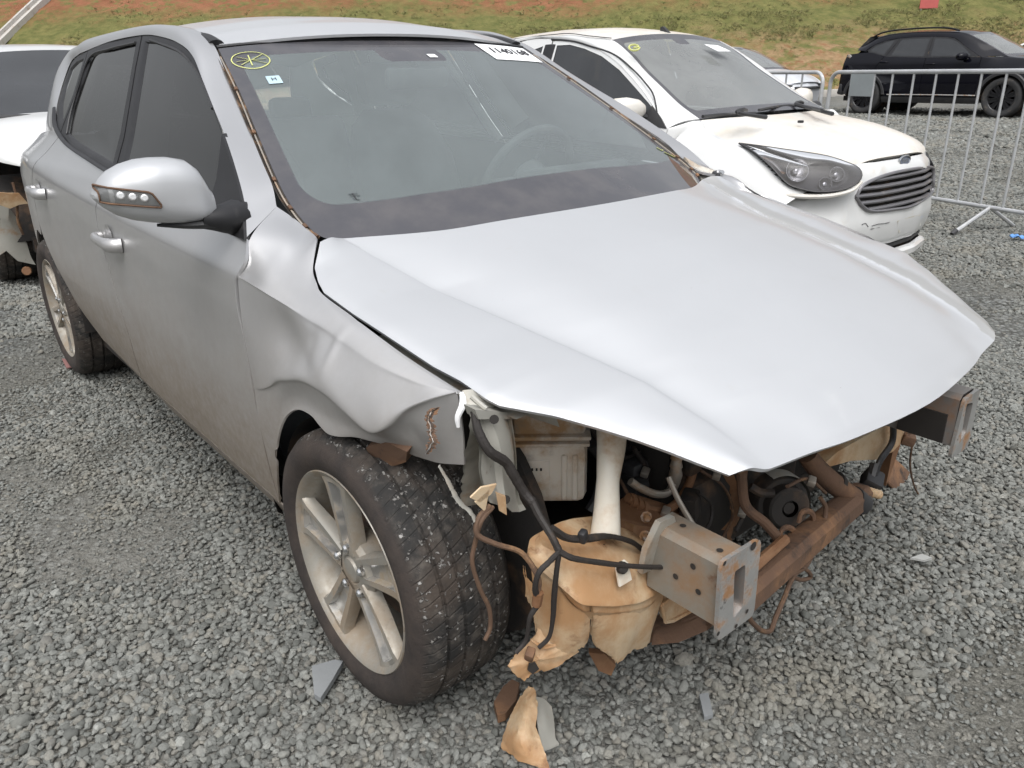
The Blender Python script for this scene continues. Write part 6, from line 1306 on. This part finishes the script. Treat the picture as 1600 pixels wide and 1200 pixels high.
# lower lip hanging under a dark opening
b = MB(); y_ = np.linspace(-.72, .72, 40); prf = lambda y, dx: np.interp(np.abs(y), [0, .25, .5, .65, .76], [.70, .69, .63, .48, .30])+dx
b.grid([np.stack([prf(y_, dx), y_, np.full(40, z)], 1) for dx, z in ((-.02, .305), (.0, .300), (.012, .285), (.01, .255), (-.03, .235))]); b.build('bumper_lip', M_WHITE, ka)
b = MB(); b.grid([np.stack([prf(y_, -.07), y_, np.full(40, z)], 1) for z in (.36, .24)]); b.build('intake_back', M_DARK, ka)
b = MB(); b.grid([np.stack([prf(y_, -.025), y_, np.full(40, z)], 1) for z in (.338, .318)]); b.build('intake_bar', M_BLK, ka)
def cut_panel(o, loop3, n, depth):
    """opens a hole in a panel where the outline loop3, seen along n, lies over it"""
    n = arr(n)/np.linalg.norm(n); u = np.cross(n, [0, 0, 1.]); u /= np.linalg.norm(u); w = np.cross(n, u); P = arr([[q @ u, q @ w] for q in loop3]); c0 = loop3.mean(0) @ n
    bm = bmesh.new(); bm.from_mesh(o.data); kill = []; near = [e for e in bm.edges if min(abs(arr(v.co) @ n-c0) for v in e.verts) < depth and min(np.hypot(*(arr([arr(v.co) @ u, arr(v.co) @ w])-P.mean(0))) for v in e.verts) < .32]
    if near: bmesh.ops.subdivide_edges(bm, edges=near, cuts=2, use_grid_fill=True)
    for f in bm.faces:
        c = arr(f.calc_center_median())
        if abs(c @ n-c0) < depth and inside(c @ u, c @ w, P): kill.append(f)
    bmesh.ops.delete(bm, geom=kill, context='FACES'); bm.to_mesh(o.data); bm.free()
# headlamp
HLp = [(1153, 226, .700), (1185, 230, .680), (1220, 235, .640), (1255, 240, .590), (1290, 246, .532), (1318, 255, .475), (1339, 265, .432), (1342, 280, .450), (1325, 294, .515), (1300, 300, .580), (1272, 301, .645), (1250, 297, .69), (1230, 290, .722), (1215, 276, .738), (1202, 262, .745), (1178, 241, .735)]
H3 = arr([PK.at(x, y, y=-v) for x, y, v in HLp])
for sc in (1, -1):
    nrm = arr([.75, -.6*sc, .35]); Hs = H3*[1, sc, 1]-(arr([.03, .03, 0]) if sc == -1 else -nrm*.026); f = keysample(np.vstack([Hs, Hs[:1]]), 3)[:-1]; c = f.mean(0)
    t = np.linspace(.02, 1, 7); G = np.stack([c+(f-c)*k+nrm*.045*(1-k*k) for k in t], 1); b = MB(); b.grid(G, closed_u=True, flip=sc > 0); hl = b.build('headlamp', M_SMOKE, ka)
    for o_ in [o for o in ka.children if o.name.startswith(('front_fender', 'hood', 'front_bumper'))]: cut_panel(o_, f.mean(0)+(f-f.mean(0))*.97, nrm, .16)
    b = MB(); b.grid(np.stack([f, c+(f-c)*.85-nrm*.05, c+(f-c)*.4-nrm*.06, c*.98+.02*f-nrm*.06], 1), closed_u=True, flip=sc > 0); b.build('lamp_housing', mat('lamp_bowl_grey', (.085, .085, .09), .5), hl)
    b = MB(); b.tube(np.vstack([f, f[:1]])-nrm*.004, .0055, 6, smooth=False); b.build('lamp_seal', M_BLK, hl)
    if sc == 1:
        for (xx, yy, vv, r) in ((1246, 266, .655, .055), (1308, 272, .520, .036), (1290, 287, .572, .032)):
            cc = PK.at(xx, yy, y=-vv)-nrm*.012; b = MB(); b.lathe([(.004, -.03), (r*.45, -.024), (r*.8, -.008), (r, .012), (r*1.04, .012), (r*1.08, .004)], cc, nrm, 28); b.lathe([(0, .004), (.010, .002), (.012, -.02)], cc, nrm, 12); b.build('reflector', M_CHROME, hl)
        one(lambda b: b.tube([PK.at(x, y, y=-v) for x, y, v in ((1172, 239, .715), (1205, 252, .71), (1225, 272, .712))], .012, 8, flat=.4), 'side_bezel', M_STEEL, hl)
        b = MB(); b.poly3([PK.at(x, y, y=-v) for x, y, v in ((1200, 296, .745), (1212, 286, .745), (1240, 296, .71), (1275, 304, .645), (1270, 308, .65), (1230, 306, .70))], (-.03, .03, 0)); b.build('lamp_gap', M_DARK, ka)
        b = MB(); b.tube([PK.at(x, y, y=-v)+arr([.004, 0, 0]) for x, y, v in ((1205, 300, .755), (1240, 306, .715), (1290, 306, .61), (1328, 298, .52), (1345, 284, .455))], [.008, .012, .014, .012, .008], 8); b.build('bumper_shoulder', M_WHITED, ka)
# cowl, wipers, washer jets, aerial foot, papers on the glass
b = MB(); cw = [PK.at(x, y, z=1.0) for x, y in ((1094, 187), (1140, 190), (1195, 184), (1240, 176), (1288, 167))]
cu = [PK.at(x, y, z=1.01) for x, y in ((1092, 178), (1140, 176), (1195, 169), (1240, 163), (1285, 158))]
b.grid(np.stack([resample(cu, 20)+[.0, 0, -.03], resample(cu, 20)+[-.02, 0, -.004], resample(cu, 20)+[-.05, 0, .004]], 1)); b.build('cowl_panel', M_BLK, ka)
for nm, L_s in (('wiper', [(1098, 182), (1130, 179), (1160, 178), (1180, 177)]), ('wiper', [(1186, 172), (1220, 166), (1250, 165), (1284, 172)])):
    pw = [PK.at(x, y, z=1.035) for x, y in L_s]; b = MB(); b.tube(pw, .009, 6); o = b.build(nm, M_BLK, ka)
    q = pw[2]; b = MB(); b.tube([q+[-.03, .08, .012], q+[0, 0, .022], q+[.03, -.08, .01], pw[-1]+[.05, .03, -.02]], [.008, .012, .010, .012], 6); b.build('wiper_arm', M_BLK, o)
for x, y in ((1251, 190), (1302, 182)): one(lambda b: b.box(PK.at(x, y, z=.985 if x < 1280 else .975), (.03, .02, .014), bev=.004), 'washer_jet', M_BLK, ka)
c = PK.at(1042, 55, y=0.02); b = MB(); b.poly3([c+[.04, -.012, 0], c+[-.05, -.012, .01], c+[-.05, -.012, .05], c+[-.03, -.012, .055]], (0, .024, 0)); b.build('aerial_foot', M_BLK, ka)
def ws_hit(x, y):
    o, d = PK.ray(x, y); n = np.cross(WSp[0]-WSp[-1], arr([0, 1., 0])); n /= np.linalg.norm(n); t = np.dot(WSp[2]+arr([.07, 0, .05])-o, n)/np.dot(d, n); return o+t*d
b = MB(); b.add([ws_hit(*q) for q in ((1100, 69), (1122, 71), (1142, 80), (1122, 80))], [(0, 1, 2, 3)]); b.build('windscreen_paper', M_WPAINT, ka)
b = MB(); b.tube([ws_hit(*q) for q in ((998, 72), (992, 70), (985, 71), (983, 75), (988, 79), (996, 78), (999, 74), (990, 75))], .006, 5); b.build('yellow_number_mark', M_YEL, ka)
for xo in (0, -2.49): wheel(ka, (xo, -.83, .30), R=.30, rim=.19, w=.185, rot=.4, detail=1); wheel(ka, (xo, .83, .30), R=.30, rim=.19, w=.185, rot=.9, side=-1, detail=1)

# ---- black sport utility behind the barrier
SUVP = Pose(-4.5572, 16.3489, .24, math.radians(-3.066)); SS = hatch_S(.93, .42, 1.08, ([-3.5, -3.3, -3.1, -2.6, -2.2, -.3, .3, .6, .9], [-.16, -.07, -.035, 0, 0, 0, 0, -.05, -.2]))
suv = empty('black_car', SUVP.o, SUVP.yaw); tag(suv, 'black sport utility car with black wheels, seen side on behind the steel barrier', 'car')
stop = [(-.50, 1.075), (-.66, 1.16), (-.82, 1.25), (-1.0, 1.36), (-1.12, 1.425), (-1.30, 1.455), (-1.55, 1.47), (-1.9, 1.475), (-2.25, 1.465), (-2.5, 1.43), (-2.72, 1.36), (-2.88, 1.255), (-2.80, 1.21)]
srail = [(-.10, -.70, 1.075), (-.30, -.69, 1.18), (-.50, -.68, 1.29), (-.72, -.665, 1.40), (-.92, -.65, 1.49), (-1.12, -.64, 1.535), (-1.5, -.64, 1.56), (-1.9, -.64, 1.57), (-2.3, -.63, 1.565), (-2.55, -.62, 1.545), (-2.80, -.60, 1.49), (-3.0, -.62, 1.37), (-3.12, -.70, 1.26)]
sw1 = ([(-1.545, 1.468), (-1.30, 1.452), (-1.12, 1.42), (-1.0, 1.355), (-.82, 1.245), (-.66, 1.155), (-.52, 1.08), (-1.53, 1.085)], [(-1.50, 1.44), (-1.32, 1.432), (-1.18, 1.415), (-1.05, 1.365), (-.90, 1.27), (-.78, 1.18), (-.70, 1.105), (-1.475, 1.115)])
sw2 = ([(-1.550, 1.468), (-1.9, 1.472), (-2.22, 1.462), (-2.30, 1.30), (-2.40, 1.12), (-1.534, 1.085)], [(-1.60, 1.445), (-1.9, 1.452), (-2.18, 1.445), (-2.24, 1.30), (-2.30, 1.145), (-1.61, 1.112)])
sw3 = ([(-2.222, 1.462), (-2.5, 1.425), (-2.72, 1.355), (-2.86, 1.255), (-2.80, 1.215), (-2.402, 1.125)], [(-2.31, 1.44), (-2.5, 1.405), (-2.68, 1.345), (-2.80, 1.262), (-2.76, 1.235), (-2.45, 1.16)])
shood = [(-.10, -.72, 1.07), (.10, -.74, 1.05), (.35, -.74, 1.02), (.60, -.70, .97), (.80, -.60, .90), (.86, -.45, .86)]
sp_ = dict(bow=.16, S=SS, sill=.36, wb=2.74, arch=.40, wz=.36, paint=M_BLACKP, belt=[stop[0], (-1.0, 1.08), (-1.6, 1.085), (-2.4, 1.12), stop[-1]], top=stop, xf=.88, xr=-3.42, bsplit=(-1.545, 0), csplit=(-2.42, 0), hood_edge=shood, rail=srail,
           windows=[('window', *sw1), ('rear_door_window', *sw2), ('quarter_window', *sw3)], handles=[(-1.42, .97), (-2.40, 1.02)], mirror=(-.76, 1.06), ws_top=(-.92, -.65, 1.49), roofline=[(-.8, 1.50), (-1.1, 1.575), (-1.6, 1.61), (-2.2, 1.61), (-2.8, 1.53)],
           hoodline=[(.02, 1.10), (.25, 1.09), (.5, 1.05), (.70, 1.0), (.86, .93), (.92, .88)], tail=[(-3.30, .80, .36), (-3.42, .82, .55), (-3.36, .80, .85), (-3.30, .76, 1.05)], rear_glass=[(-3.28, .72, 1.06), (-3.12, .66, 1.28), (-2.86, .58, 1.50)], glass=M_DKGL,
           wsglass=M_KAWS, clad=M_BLK, handle=M_BLACKP, bumper=[(.86, 0, [(0, .92), (.5, .85), (.7, .70)]), (.6, 0, [(0, .95), (.5, .88), (.8, .62), (.9, .45)]), (.35, 0, [(0, .92), (.5, .85), (.8, .6), (.9, .45)])])
generic_car(suv, sp_)
M_TYREB = mat('plain_black_tyre', (.03, .03, .031), .8, dirt=((.09, .075, .06), .5, .75, 8), bump=(60, .3, .002))
M_BRIM = mat('black_alloy', (.014, .014, .016), .3, .2)
for xo in (0, -2.74): wheel(suv, (xo, -.915, .36), R=.36, rim=.235, w=.23, rot=.3, ns=10, ma=M_BRIM, mf=M_BRIM, mtyre=M_TYREB, detail=1); wheel(suv, (xo, .915, .36), R=.36, rim=.235, w=.23, rot=.3, side=-1, ns=10, ma=M_BRIM, mf=M_BRIM, mtyre=M_TYREB, detail=1)
for xo in (0, -2.74):       # wheel arch cladding
    a = np.linspace(math.radians(5), math.radians(175), 24); b = MB()
    b.grid([[(xo+r*math.cos(t), -float(SS(xo, .6))-o, .36+r*math.sin(t)) for t in a] for r, o in ((.40, -.01), (.405, .012), (.45, .014), (.47, .0))]); b.build('arch_cladding', M_BLK, suv)
b = MB(); b.tube([(-2.9, -.60, 1.50), (-2.6, -.625, 1.60), (-2.0, -.63, 1.635), (-1.4, -.63, 1.62), (-1.1, -.635, 1.56)], .016, 8); b.build('roof_bar', M_BLACKP, suv)
b = MB(); b.box((-3.25, -.70, 1.14), (.12, .22, .06), rotm(0, .5, .3), bev=.01); b.build('broken_tail_lamp', M_STEEL, suv)
b = MB(); b.box((-3.38, -.55, .50), (.14, .62, .22), rotm(.05, .2, .25), bev=.03); b.build('loose_rear_bumper', M_BLK, suv)
b = MB(); b.tube([(-2.2, -.945, .395), (-1.3, -.955, .40), (-.45, -.945, .395)], .012, 6); b.build('sill_strip', M_STEEL, suv)
b = MB(); b.poly3([(-3.18, -.60, 1.28), (-2.92, -.62, 1.52), (-2.80, -.60, 1.53), (-3.02, -.60, 1.30)], (-.05, .5, -.02)); b.build('spoiler', M_BLK, suv)

# ---- silver saloon at the foot of the slope and a pale one beyond the black car
def saloon(name, pose, paint, label, group=None):
    rt = empty(name, pose.o, pose.yaw); tag(rt, label, 'car', group); S = hatch_S(.87, .44, .93)
    top = [(-.42, .93), (-.62, 1.05), (-.85, 1.18), (-1.05, 1.28), (-1.25, 1.345), (-1.6, 1.37), (-2.0, 1.355), (-2.4, 1.28), (-2.75, 1.14), (-2.95, 1.02), (-2.7, .98)]
    rail = [(-.10, -.66, .95), (-.35, -.64, 1.08), (-.6, -.61, 1.20), (-.85, -.58, 1.31), (-1.08, -.555, 1.385), (-1.3, -.55, 1.415), (-1.7, -.55, 1.43), (-2.1, -.55, 1.405), (-2.5, -.56, 1.31), (-2.8, -.60, 1.19), (-3.1, -.66, 1.04)]
    w1 = ([(-1.55, 1.365), (-1.25, 1.342), (-1.05, 1.275), (-.85, 1.175), (-.62, 1.045), (-.45, .935), (-1.5, .945)], [(-1.5, 1.335), (-1.28, 1.318), (-1.10, 1.26), (-.92, 1.17), (-.74, 1.055), (-.64, .965), (-1.46, .975)])
    w2 = ([(-1.57, 1.366), (-2.0, 1.352), (-2.38, 1.275), (-2.70, 1.14), (-2.60, .985), (-1.53, .946)], [(-1.62, 1.338), (-2.0, 1.325), (-2.32, 1.255), (-2.56, 1.14), (-2.50, 1.01), (-1.58, .978)])
    he = [(-.12, -.68, .94), (.1, -.71, .90), (.4, -.70, .83), (.62, -.62, .75), (.74, -.50, .70)]
    p = dict(S=S, sill=.32, wb=2.65, arch=.335, paint=paint, belt=[top[0], (-1.5, .945), (-2.3, .97), top[-1]], top=top, xf=.85, xr=-3.45, bsplit=(-1.53, 0), csplit=(-2.55, 0), hood_edge=he, rail=rail, windows=[('window', *w1), ('rear_door_window', *w2)], handles=[(-1.4, .86)], mirror=(-.62, .99),
             ws_top=(-1.08, -.555, 1.385), roofline=[(-.9, 1.39), (-1.2, 1.44), (-1.7, 1.46), (-2.1, 1.44), (-3.1, 1.1)], hoodline=[(-.02, .98), (.25, .94), (.5, .88), (.70, .80), (.82, .73)], tail=[(-3.35, .72, .35), (-3.48, .75, .6), (-3.4, .72, .95)], rear_glass=[(-3.38, .70, .95), (-3.2, .66, 1.02), (-3.05, .6, 1.06)], glass=M_DKGL,
             bumper=[(.71, 0, [(0, .80), (.4, .74), (.6, .60)]), (.58, 0, [(0, .87), (.45, .80), (.7, .55), (.82, .35)]), (.30, 0, [(0, .85), (.45, .78), (.7, .55), (.84, .36)])])
    generic_car(rt, p)
    for s in (1, -1):
        b = MB(); b.tube([(.55, -s*.70, .70), (.68, -s*.60, .68), (.77, -s*.48, .665)], [.03, .05, .04], 10, flat=.7); b.build('headlamp', M_DKGL, rt)
    b = MB(); b.tube([(.80, -.42, .62), (.855, -.2, .62), (.87, 0, .62), (.855, .2, .62), (.80, .42, .62)], .045, 10, flat=.6); b.build('grille', M_BLK, rt)
    for xo in (0, -2.65):
        for s in (1, -1): wheel(rt, (xo, -s*.85, .315), side=s, rot=.5, detail=1)
    return rt
sal = Pose(-8.45, 13.9, .195, math.radians(-3))
saloon('silver_saloon', sal, M_GREYP, 'pale silver saloon at the foot of the slope, its nose showing past the white windscreen')
D2 = ((1594-800)/FOC)*RT-((80-600)/FOC)*UP+FW; p2 = CAM+22*D2
saloon('pale_saloon', Pose(p2[0]+2.6, p2[1]+1.0, float(gz(0, p2[1]+1))+.05, math.radians(-3)), M_WHITE, 'pale saloon far off behind the hood of the black car')

# ---- white car standing behind, its front bumper gone
WP = Pose(-5.02, .03, 0, 0.); SWc = hatch_S(.885, .42, .98)
wc = empty('white_wreck', WP.o, WP.yaw); tag(wc, 'white car parked behind the silver one, bumper missing and front wheel exposed', 'car')
wtop = [(-.40, .98), (-.62, 1.10), (-.85, 1.22), (-1.05, 1.33), (-1.2, 1.40), (-1.45, 1.43), (-1.9, 1.435), (-2.3, 1.41), (-2.6, 1.34), (-2.75, 1.2), (-2.6, 1.05)]
zr_ = lambda px_, py_, x: float(WP.at(px_, py_, x=x)[2])
zt1, zt2 = zr_(60, 88, -1.02), zr_(60, 178, -.28)
wrail = [(-.22, -.70, zt2), (-.42, -.68, zt2+(zt1-zt2)*.27), (-.62, -.655, zt2+(zt1-zt2)*.53), (-.82, -.635, zt2+(zt1-zt2)*.78), (-1.02, -.61, zt1), (-1.25, -.60, zt1+.045), (-1.7, -.60, zt1+.075), (-2.1, -.60, zt1+.07), (-2.5, -.59, zt1+.02), (-2.75, -.6, zt1-.09), (-2.95, -.66, zt1-.25)]
ww1 = ([(-1.5, 1.425), (-1.2, 1.395), (-1.05, 1.325), (-.85, 1.215), (-.62, 1.095), (-.43, .985), (-1.5, .99)], [(-1.46, 1.39), (-1.22, 1.365), (-1.08, 1.3), (-.9, 1.2), (-.72, 1.09), (-.6, 1.01), (-1.46, 1.02)])
ww2 = ([(-1.53, 1.427), (-1.9, 1.43), (-2.3, 1.405), (-2.58, 1.33), (-2.5, 1.05), (-1.53, .99)], [(-1.58, 1.39), (-1.9, 1.395), (-2.25, 1.375), (-2.48, 1.3), (-2.42, 1.08), (-1.58, 1.02)])
hz = zr_(55, 258, .74)
whood = [(-.22, -.72, zt2-.01), (.05, -.75, zt2-.05), (.32, -.74, zt2-.11), (.55, -.68, hz+.05), (.70, -.58, hz+.005), (.76, -.45, hz)]
wpz = dict(S=SWc, sill=.33, wb=2.65, arch=.35, paint=M_WHITE, belt=[wtop[0], (-1.5, .99), (-2.3, 1.03), wtop[-1]], top=wtop, xf=.75, xr=-3.3, bsplit=(-1.515, 0), csplit=(-2.5, 0), hood_edge=whood, rail=wrail, windows=[('window', *ww1), ('rear_door_window', *ww2)], handles=[(-1.4, .9), (-2.3, .92)], mirror=(-.6, 1.05),
          ws_top=(-1.02, -.61, zt1), roofline=[(-.9, zt1+.02), (-1.2, zt1+.08), (-1.7, zt1+.11), (-2.3, zt1+.09), (-2.95, zt1-.2)], hoodline=[(-.12, zt2+.02), (.15, zt2-.01), (.4, zt2-.07), (.62, hz+.07), (.78, hz+.02), (.84, hz)], tail=[(-3.2, .72, .35), (-3.3, .74, .6), (-3.2, .72, 1.0)], rear_glass=[(-3.18, .70, 1.0), (-3.05, .64, 1.2), (-2.9, .58, 1.32)], glass=M_DKGL, wsglass=M_DKGL, bow=.10)
generic_car(wc, wpz)
for o_ in [o for o in wc.children if o.name.startswith('front_fender')]:
    bm = bmesh.new(); bm.from_mesh(o_.data)
    for co_, no_ in (((0, 0, hz+.10), (.16, 0, 1)), ((-.32+.6*.62, 0, 0), (1, 0, .6)), ((-.32, 0, .62), (1, 0, 0))): bmesh.ops.bisect_plane(bm, geom=bm.verts[:]+bm.edges[:]+bm.faces[:], plane_co=co_, plane_no=no_)
    bmesh.ops.delete(bm, geom=[f for f in bm.faces if f.calc_center_median().x > -.32+.6*max(0, .62-f.calc_center_median().z) and f.calc_center_median().z < hz+.10-.16*f.calc_center_median().x], context='FACES'); bm.to_mesh(o_.data); bm.free()
q = [WP.at(x, y-2, x=-.10) for x, y in ((-60, 186), (0, 185), (30, 184), (60, 184), (110, 184))]; one(lambda b: b.tube(q, .022, 8, flat=.7), 'cowl_and_wiper', M_BLK, wc)
for s in (1, -1):
    wheel(wc, (0, -s*.86, .315), side=s, rot=.5, detail=1); wheel(wc, (-2.65, -s*.86, .315), side=s, rot=.5, detail=1)
b = MB(); b.box((.50, 0, .55), (.10, 1.15, .36), bev=.02); b.box((.45, -.5, .45), (.45, .10, .12), bev=.01); b.box((.45, .5, .45), (.45, .10, .12), bev=.01); b.build('bare_nose', M_DARK, wc)
Pw = lambda x, y, d: WP.at(x, y, x=d)
one(lambda b: b.poly3([Pw(-8, 300, .55), Pw(12, 302, .55), Pw(30, 302, .55), Pw(44, 318, .50), Pw(30, 320, .52), Pw(16, 326, .55), Pw(-8, 318, .55)], (-.03, 0, 0)), 'tan_bracket', M_TANK, wc)
G = [[Pw(-10, 318, .40), Pw(-10, 360, .36), Pw(-10, 405, .36)], [Pw(14, 325, .42), Pw(12, 360, .38), Pw(10, 392, .37)], [Pw(26, 340, .38), Pw(26, 375, .36), Pw(28, 408, .36)], [Pw(42, 380, .34), Pw(48, 400, .34), Pw(56, 414, .34)]]
b = MB(); b.grid([resample(r, 10) for r in G]); b.build('hanging_liner', M_PRIMER, wc)
one(lambda b: b.tube([Pw(20, 285, .5), Pw(26, 310, .5), Pw(28, 345, .48), Pw(36, 366, .45)], .008, 6), 'loose_wire', M_WIREB, wc)
one(lambda b: b.lathe([(0, .03), (.025, .03), (.03, .02), (.028, -.03)], Pw(42, 423, .325), (1, -.2, .1), 14), 'tow_eye', M_RUSTY, wc)

# ------------------------------------------------------------------ crowd barriers
B0 = arr([-1.41, 5.34]); BD = arr([.949, -.316]); BD /= np.linalg.norm(BD); BN = arr([BD[1], -BD[0]])     # BN points to the camera side
def bp(t, z, n=0.): q = B0+BD*t+BN*n; return arr([q[0], q[1], z])
def barrier(t0, t1, bars, label, plate=None, feet=(), z0=.05):
    c = bp((t0+t1)/2, z0); rt = empty('crowd_barrier', c); tag(rt, label, 'barrier', 'steel crowd barriers closing off the row')
    zt_, zb_ = 1.195, z0+.175; r = .10
    def corner(t, z, dt, dz): return [bp(t+dt*r*(1-math.cos(a)), z+dz*r*(1-math.sin(a))) for a in np.linspace(0, math.pi/2, 7)]
    path = corner(t0, zb_, 1, 1)[::-1]; path = [bp(t0+r, zb_)]+[bp(t0, zb_+r)]+[bp(t0+r*(1-math.cos(a)), zt_-r+r*math.sin(a)) for a in np.linspace(0, math.pi/2, 8)]+[bp(t1-r*(1-math.sin(a)), zt_-r+r*math.cos(a)) for a in np.linspace(0, math.pi/2, 8)]+[bp(t1, zb_+.05), bp(t1, zb_)]
    path = [bp(t0, zb_)]+path[2:]
    b = MB(); b.tube(arr(path)-c, .0175, 10, smooth=False); b.build('frame', M_GALV, rt); b = MB(); b.tube(arr([bp(t0, zb_), bp(t1, zb_)])-c, .0165, 10); b.build('bottom_rail', M_GALV, rt)
    proto = None
    for t in bars:
        if proto is None:
            b = MB(); b.tube([(0, 0, zb_-c[2]), (0, 0, zt_-c[2])], .0098, 8); proto = b.build('bar', M_GALV, rt); o = proto
        else: o = proto.copy(); COL.objects.link(o); o.parent = rt
        q = bp(t, c[2])-c; o.location = q
    if plate: b = MB(); A = bp(plate[0], 1.18)-c; b.prism([(0, 0), (plate[1]-plate[0], 0), (plate[1]-plate[0], -.185), (0, -.185)], A+np.r_[BN*.012, 0], (*BD, 0), (0, 0, 1), np.r_[BN*.003, 0]); b.build('plate', mat('grey_sheet_plate', (.33, .36, .37), .5, .3), rt)
    for t in feet:
        b = MB(); b.tube(arr([bp(t, zb_, 0), bp(t, zb_-.02, .04), bp(t, z0+.012, .34)])-c, .015, 8, smooth=False); f = b.build('foot', M_GALV, rt)
        b = MB(); b.tube(arr([bp(t, z0+.030, .315), bp(t, z0+.002, .352)])-c, .019, 8); b.build('foot_cap', M_BLK, f)
        b = MB(); b.tube(arr([bp(t, zb_, 0), bp(t, z0+.012, -.30)])-c, .015, 8); b.build('foot', M_GALV, rt)
    return rt
barrier(-1.375, 1.0, [-1.12, -.855, -.658, -.44, -.222, -.017, .183, .386, .575, .78], 'galvanised crowd barrier with a small grey plate, in front of the black car', (-1.115, -.85), (.475, -1.0))
barrier(-3.85, -1.475, [-3.6+.23*k for k in range(9)]+[], 'galvanised crowd barrier showing only its rounded end behind the white hatchback', None, (-3.4, -1.9))

# ------------------------------------------------------------------ along the slope
def emb_hit(x, y):
    d = ((x-800)/FOC)*RT-((y-600)/FOC)*UP+FW
    for t in np.arange(18, 70, .02):
        P = CAM+t*d; dd_ = (P[:2]-BASE) @ EN; s_q = (P[:2]-BASE) @ ED
        if dd_ > 0 and P[2] < float(emb(s_q, dd_)[2])+.02: return s_q, dd_
    return None
h0, h1 = emb_hit(12, 54), emb_hit(68, 1)
M_CONC = mat('pale_concrete', (.42, .40, .37), .85, dirt=((.28, .22, .17), .5, .75, 3), bump=(12, .3, .01))
if h0 and h1:
    a, c = arr(h0), arr(h1); d = c-a; a = a-d*.35; c = c+d*1.2; nrm = arr([d[1], -d[0]])/np.linalg.norm(d); b = MB()
    rows = []
    for t in np.linspace(0, 1, 30):
        q = a+(c-a)*t; rows.append([emb(*(q+nrm*w_))+arr([0, 0, h_]) for w_, h_ in ((-.26, .0), (-.24, .22), (-.15, .22), (-.13, .08), (.13, .08), (.15, .22), (.24, .22), (.26, 0))])
    b.grid(rows); o = b.build('drain_channel', M_CONC, None, ang=20); tag(o, 'pale concrete drain channel running up the grass slope', 'drain')
h = emb_hit(1451, 13)
if h:
    P = emb(*h); o = empty('red_board', P); tag(o, 'plain red board standing on the red soil slope', 'board')
    b = MB(); b.prism([(-.33, .02), (.33, .02), (.33, 1.0), (-.33, 1.0)], (0, 0, 0), (ED[0], ED[1], 0), (0, 0, 1), (.03*EN[0], .03*EN[1], 0)); b.build('face', mat('faded_red_board', (.45, .10, .09), .6), o)
    for s in (-.25, .25): one(lambda b: b.tube([(ED[0]*s+EN[0]*.05, ED[1]*s+EN[1]*.05, -.2), (ED[0]*s+EN[0]*.05, ED[1]*s+EN[1]*.05, .95)], .025, 8), 'post', M_GALV, o)
kst = None
for i, s in enumerate(np.arange(-14, 12, 1.02)):
    q = BASE+ED*s-EN*.25; z = float(gz(0, q[1]))
    if kst is None:
        b = MB(); b.box((0, 0, .08), (1.0, .13, .22), bev=.015); kst = b.build('kerb_stone', M_CONC); o = kst
    else: o = kst.copy(); COL.objects.link(o)
    o.location = (q[0], q[1], z); o.rotation_euler = (0, 0, math.atan2(ED[1], ED[0])); tag(o, 'pale concrete kerb stone at the foot of the slope', 'kerb', 'kerb stones along the slope')
P = at(1592, 372, z=.06); b = MB(); G = [[(x*.05+.012*math.sin(3*y), y*.03, .012+.014*math.sin(5*x+2*y)*math.cos(4*y)) for y in np.linspace(-1, 1, 9)] for x in np.linspace(-1, 1, 12)]; b.grid(G); o = b.build('blue_rag', mat('blue_cloth', (.13, .30, .62), .8)); o.location = P; tag(o, 'crumpled blue rag on the gravel below the barrier foot', 'rag')
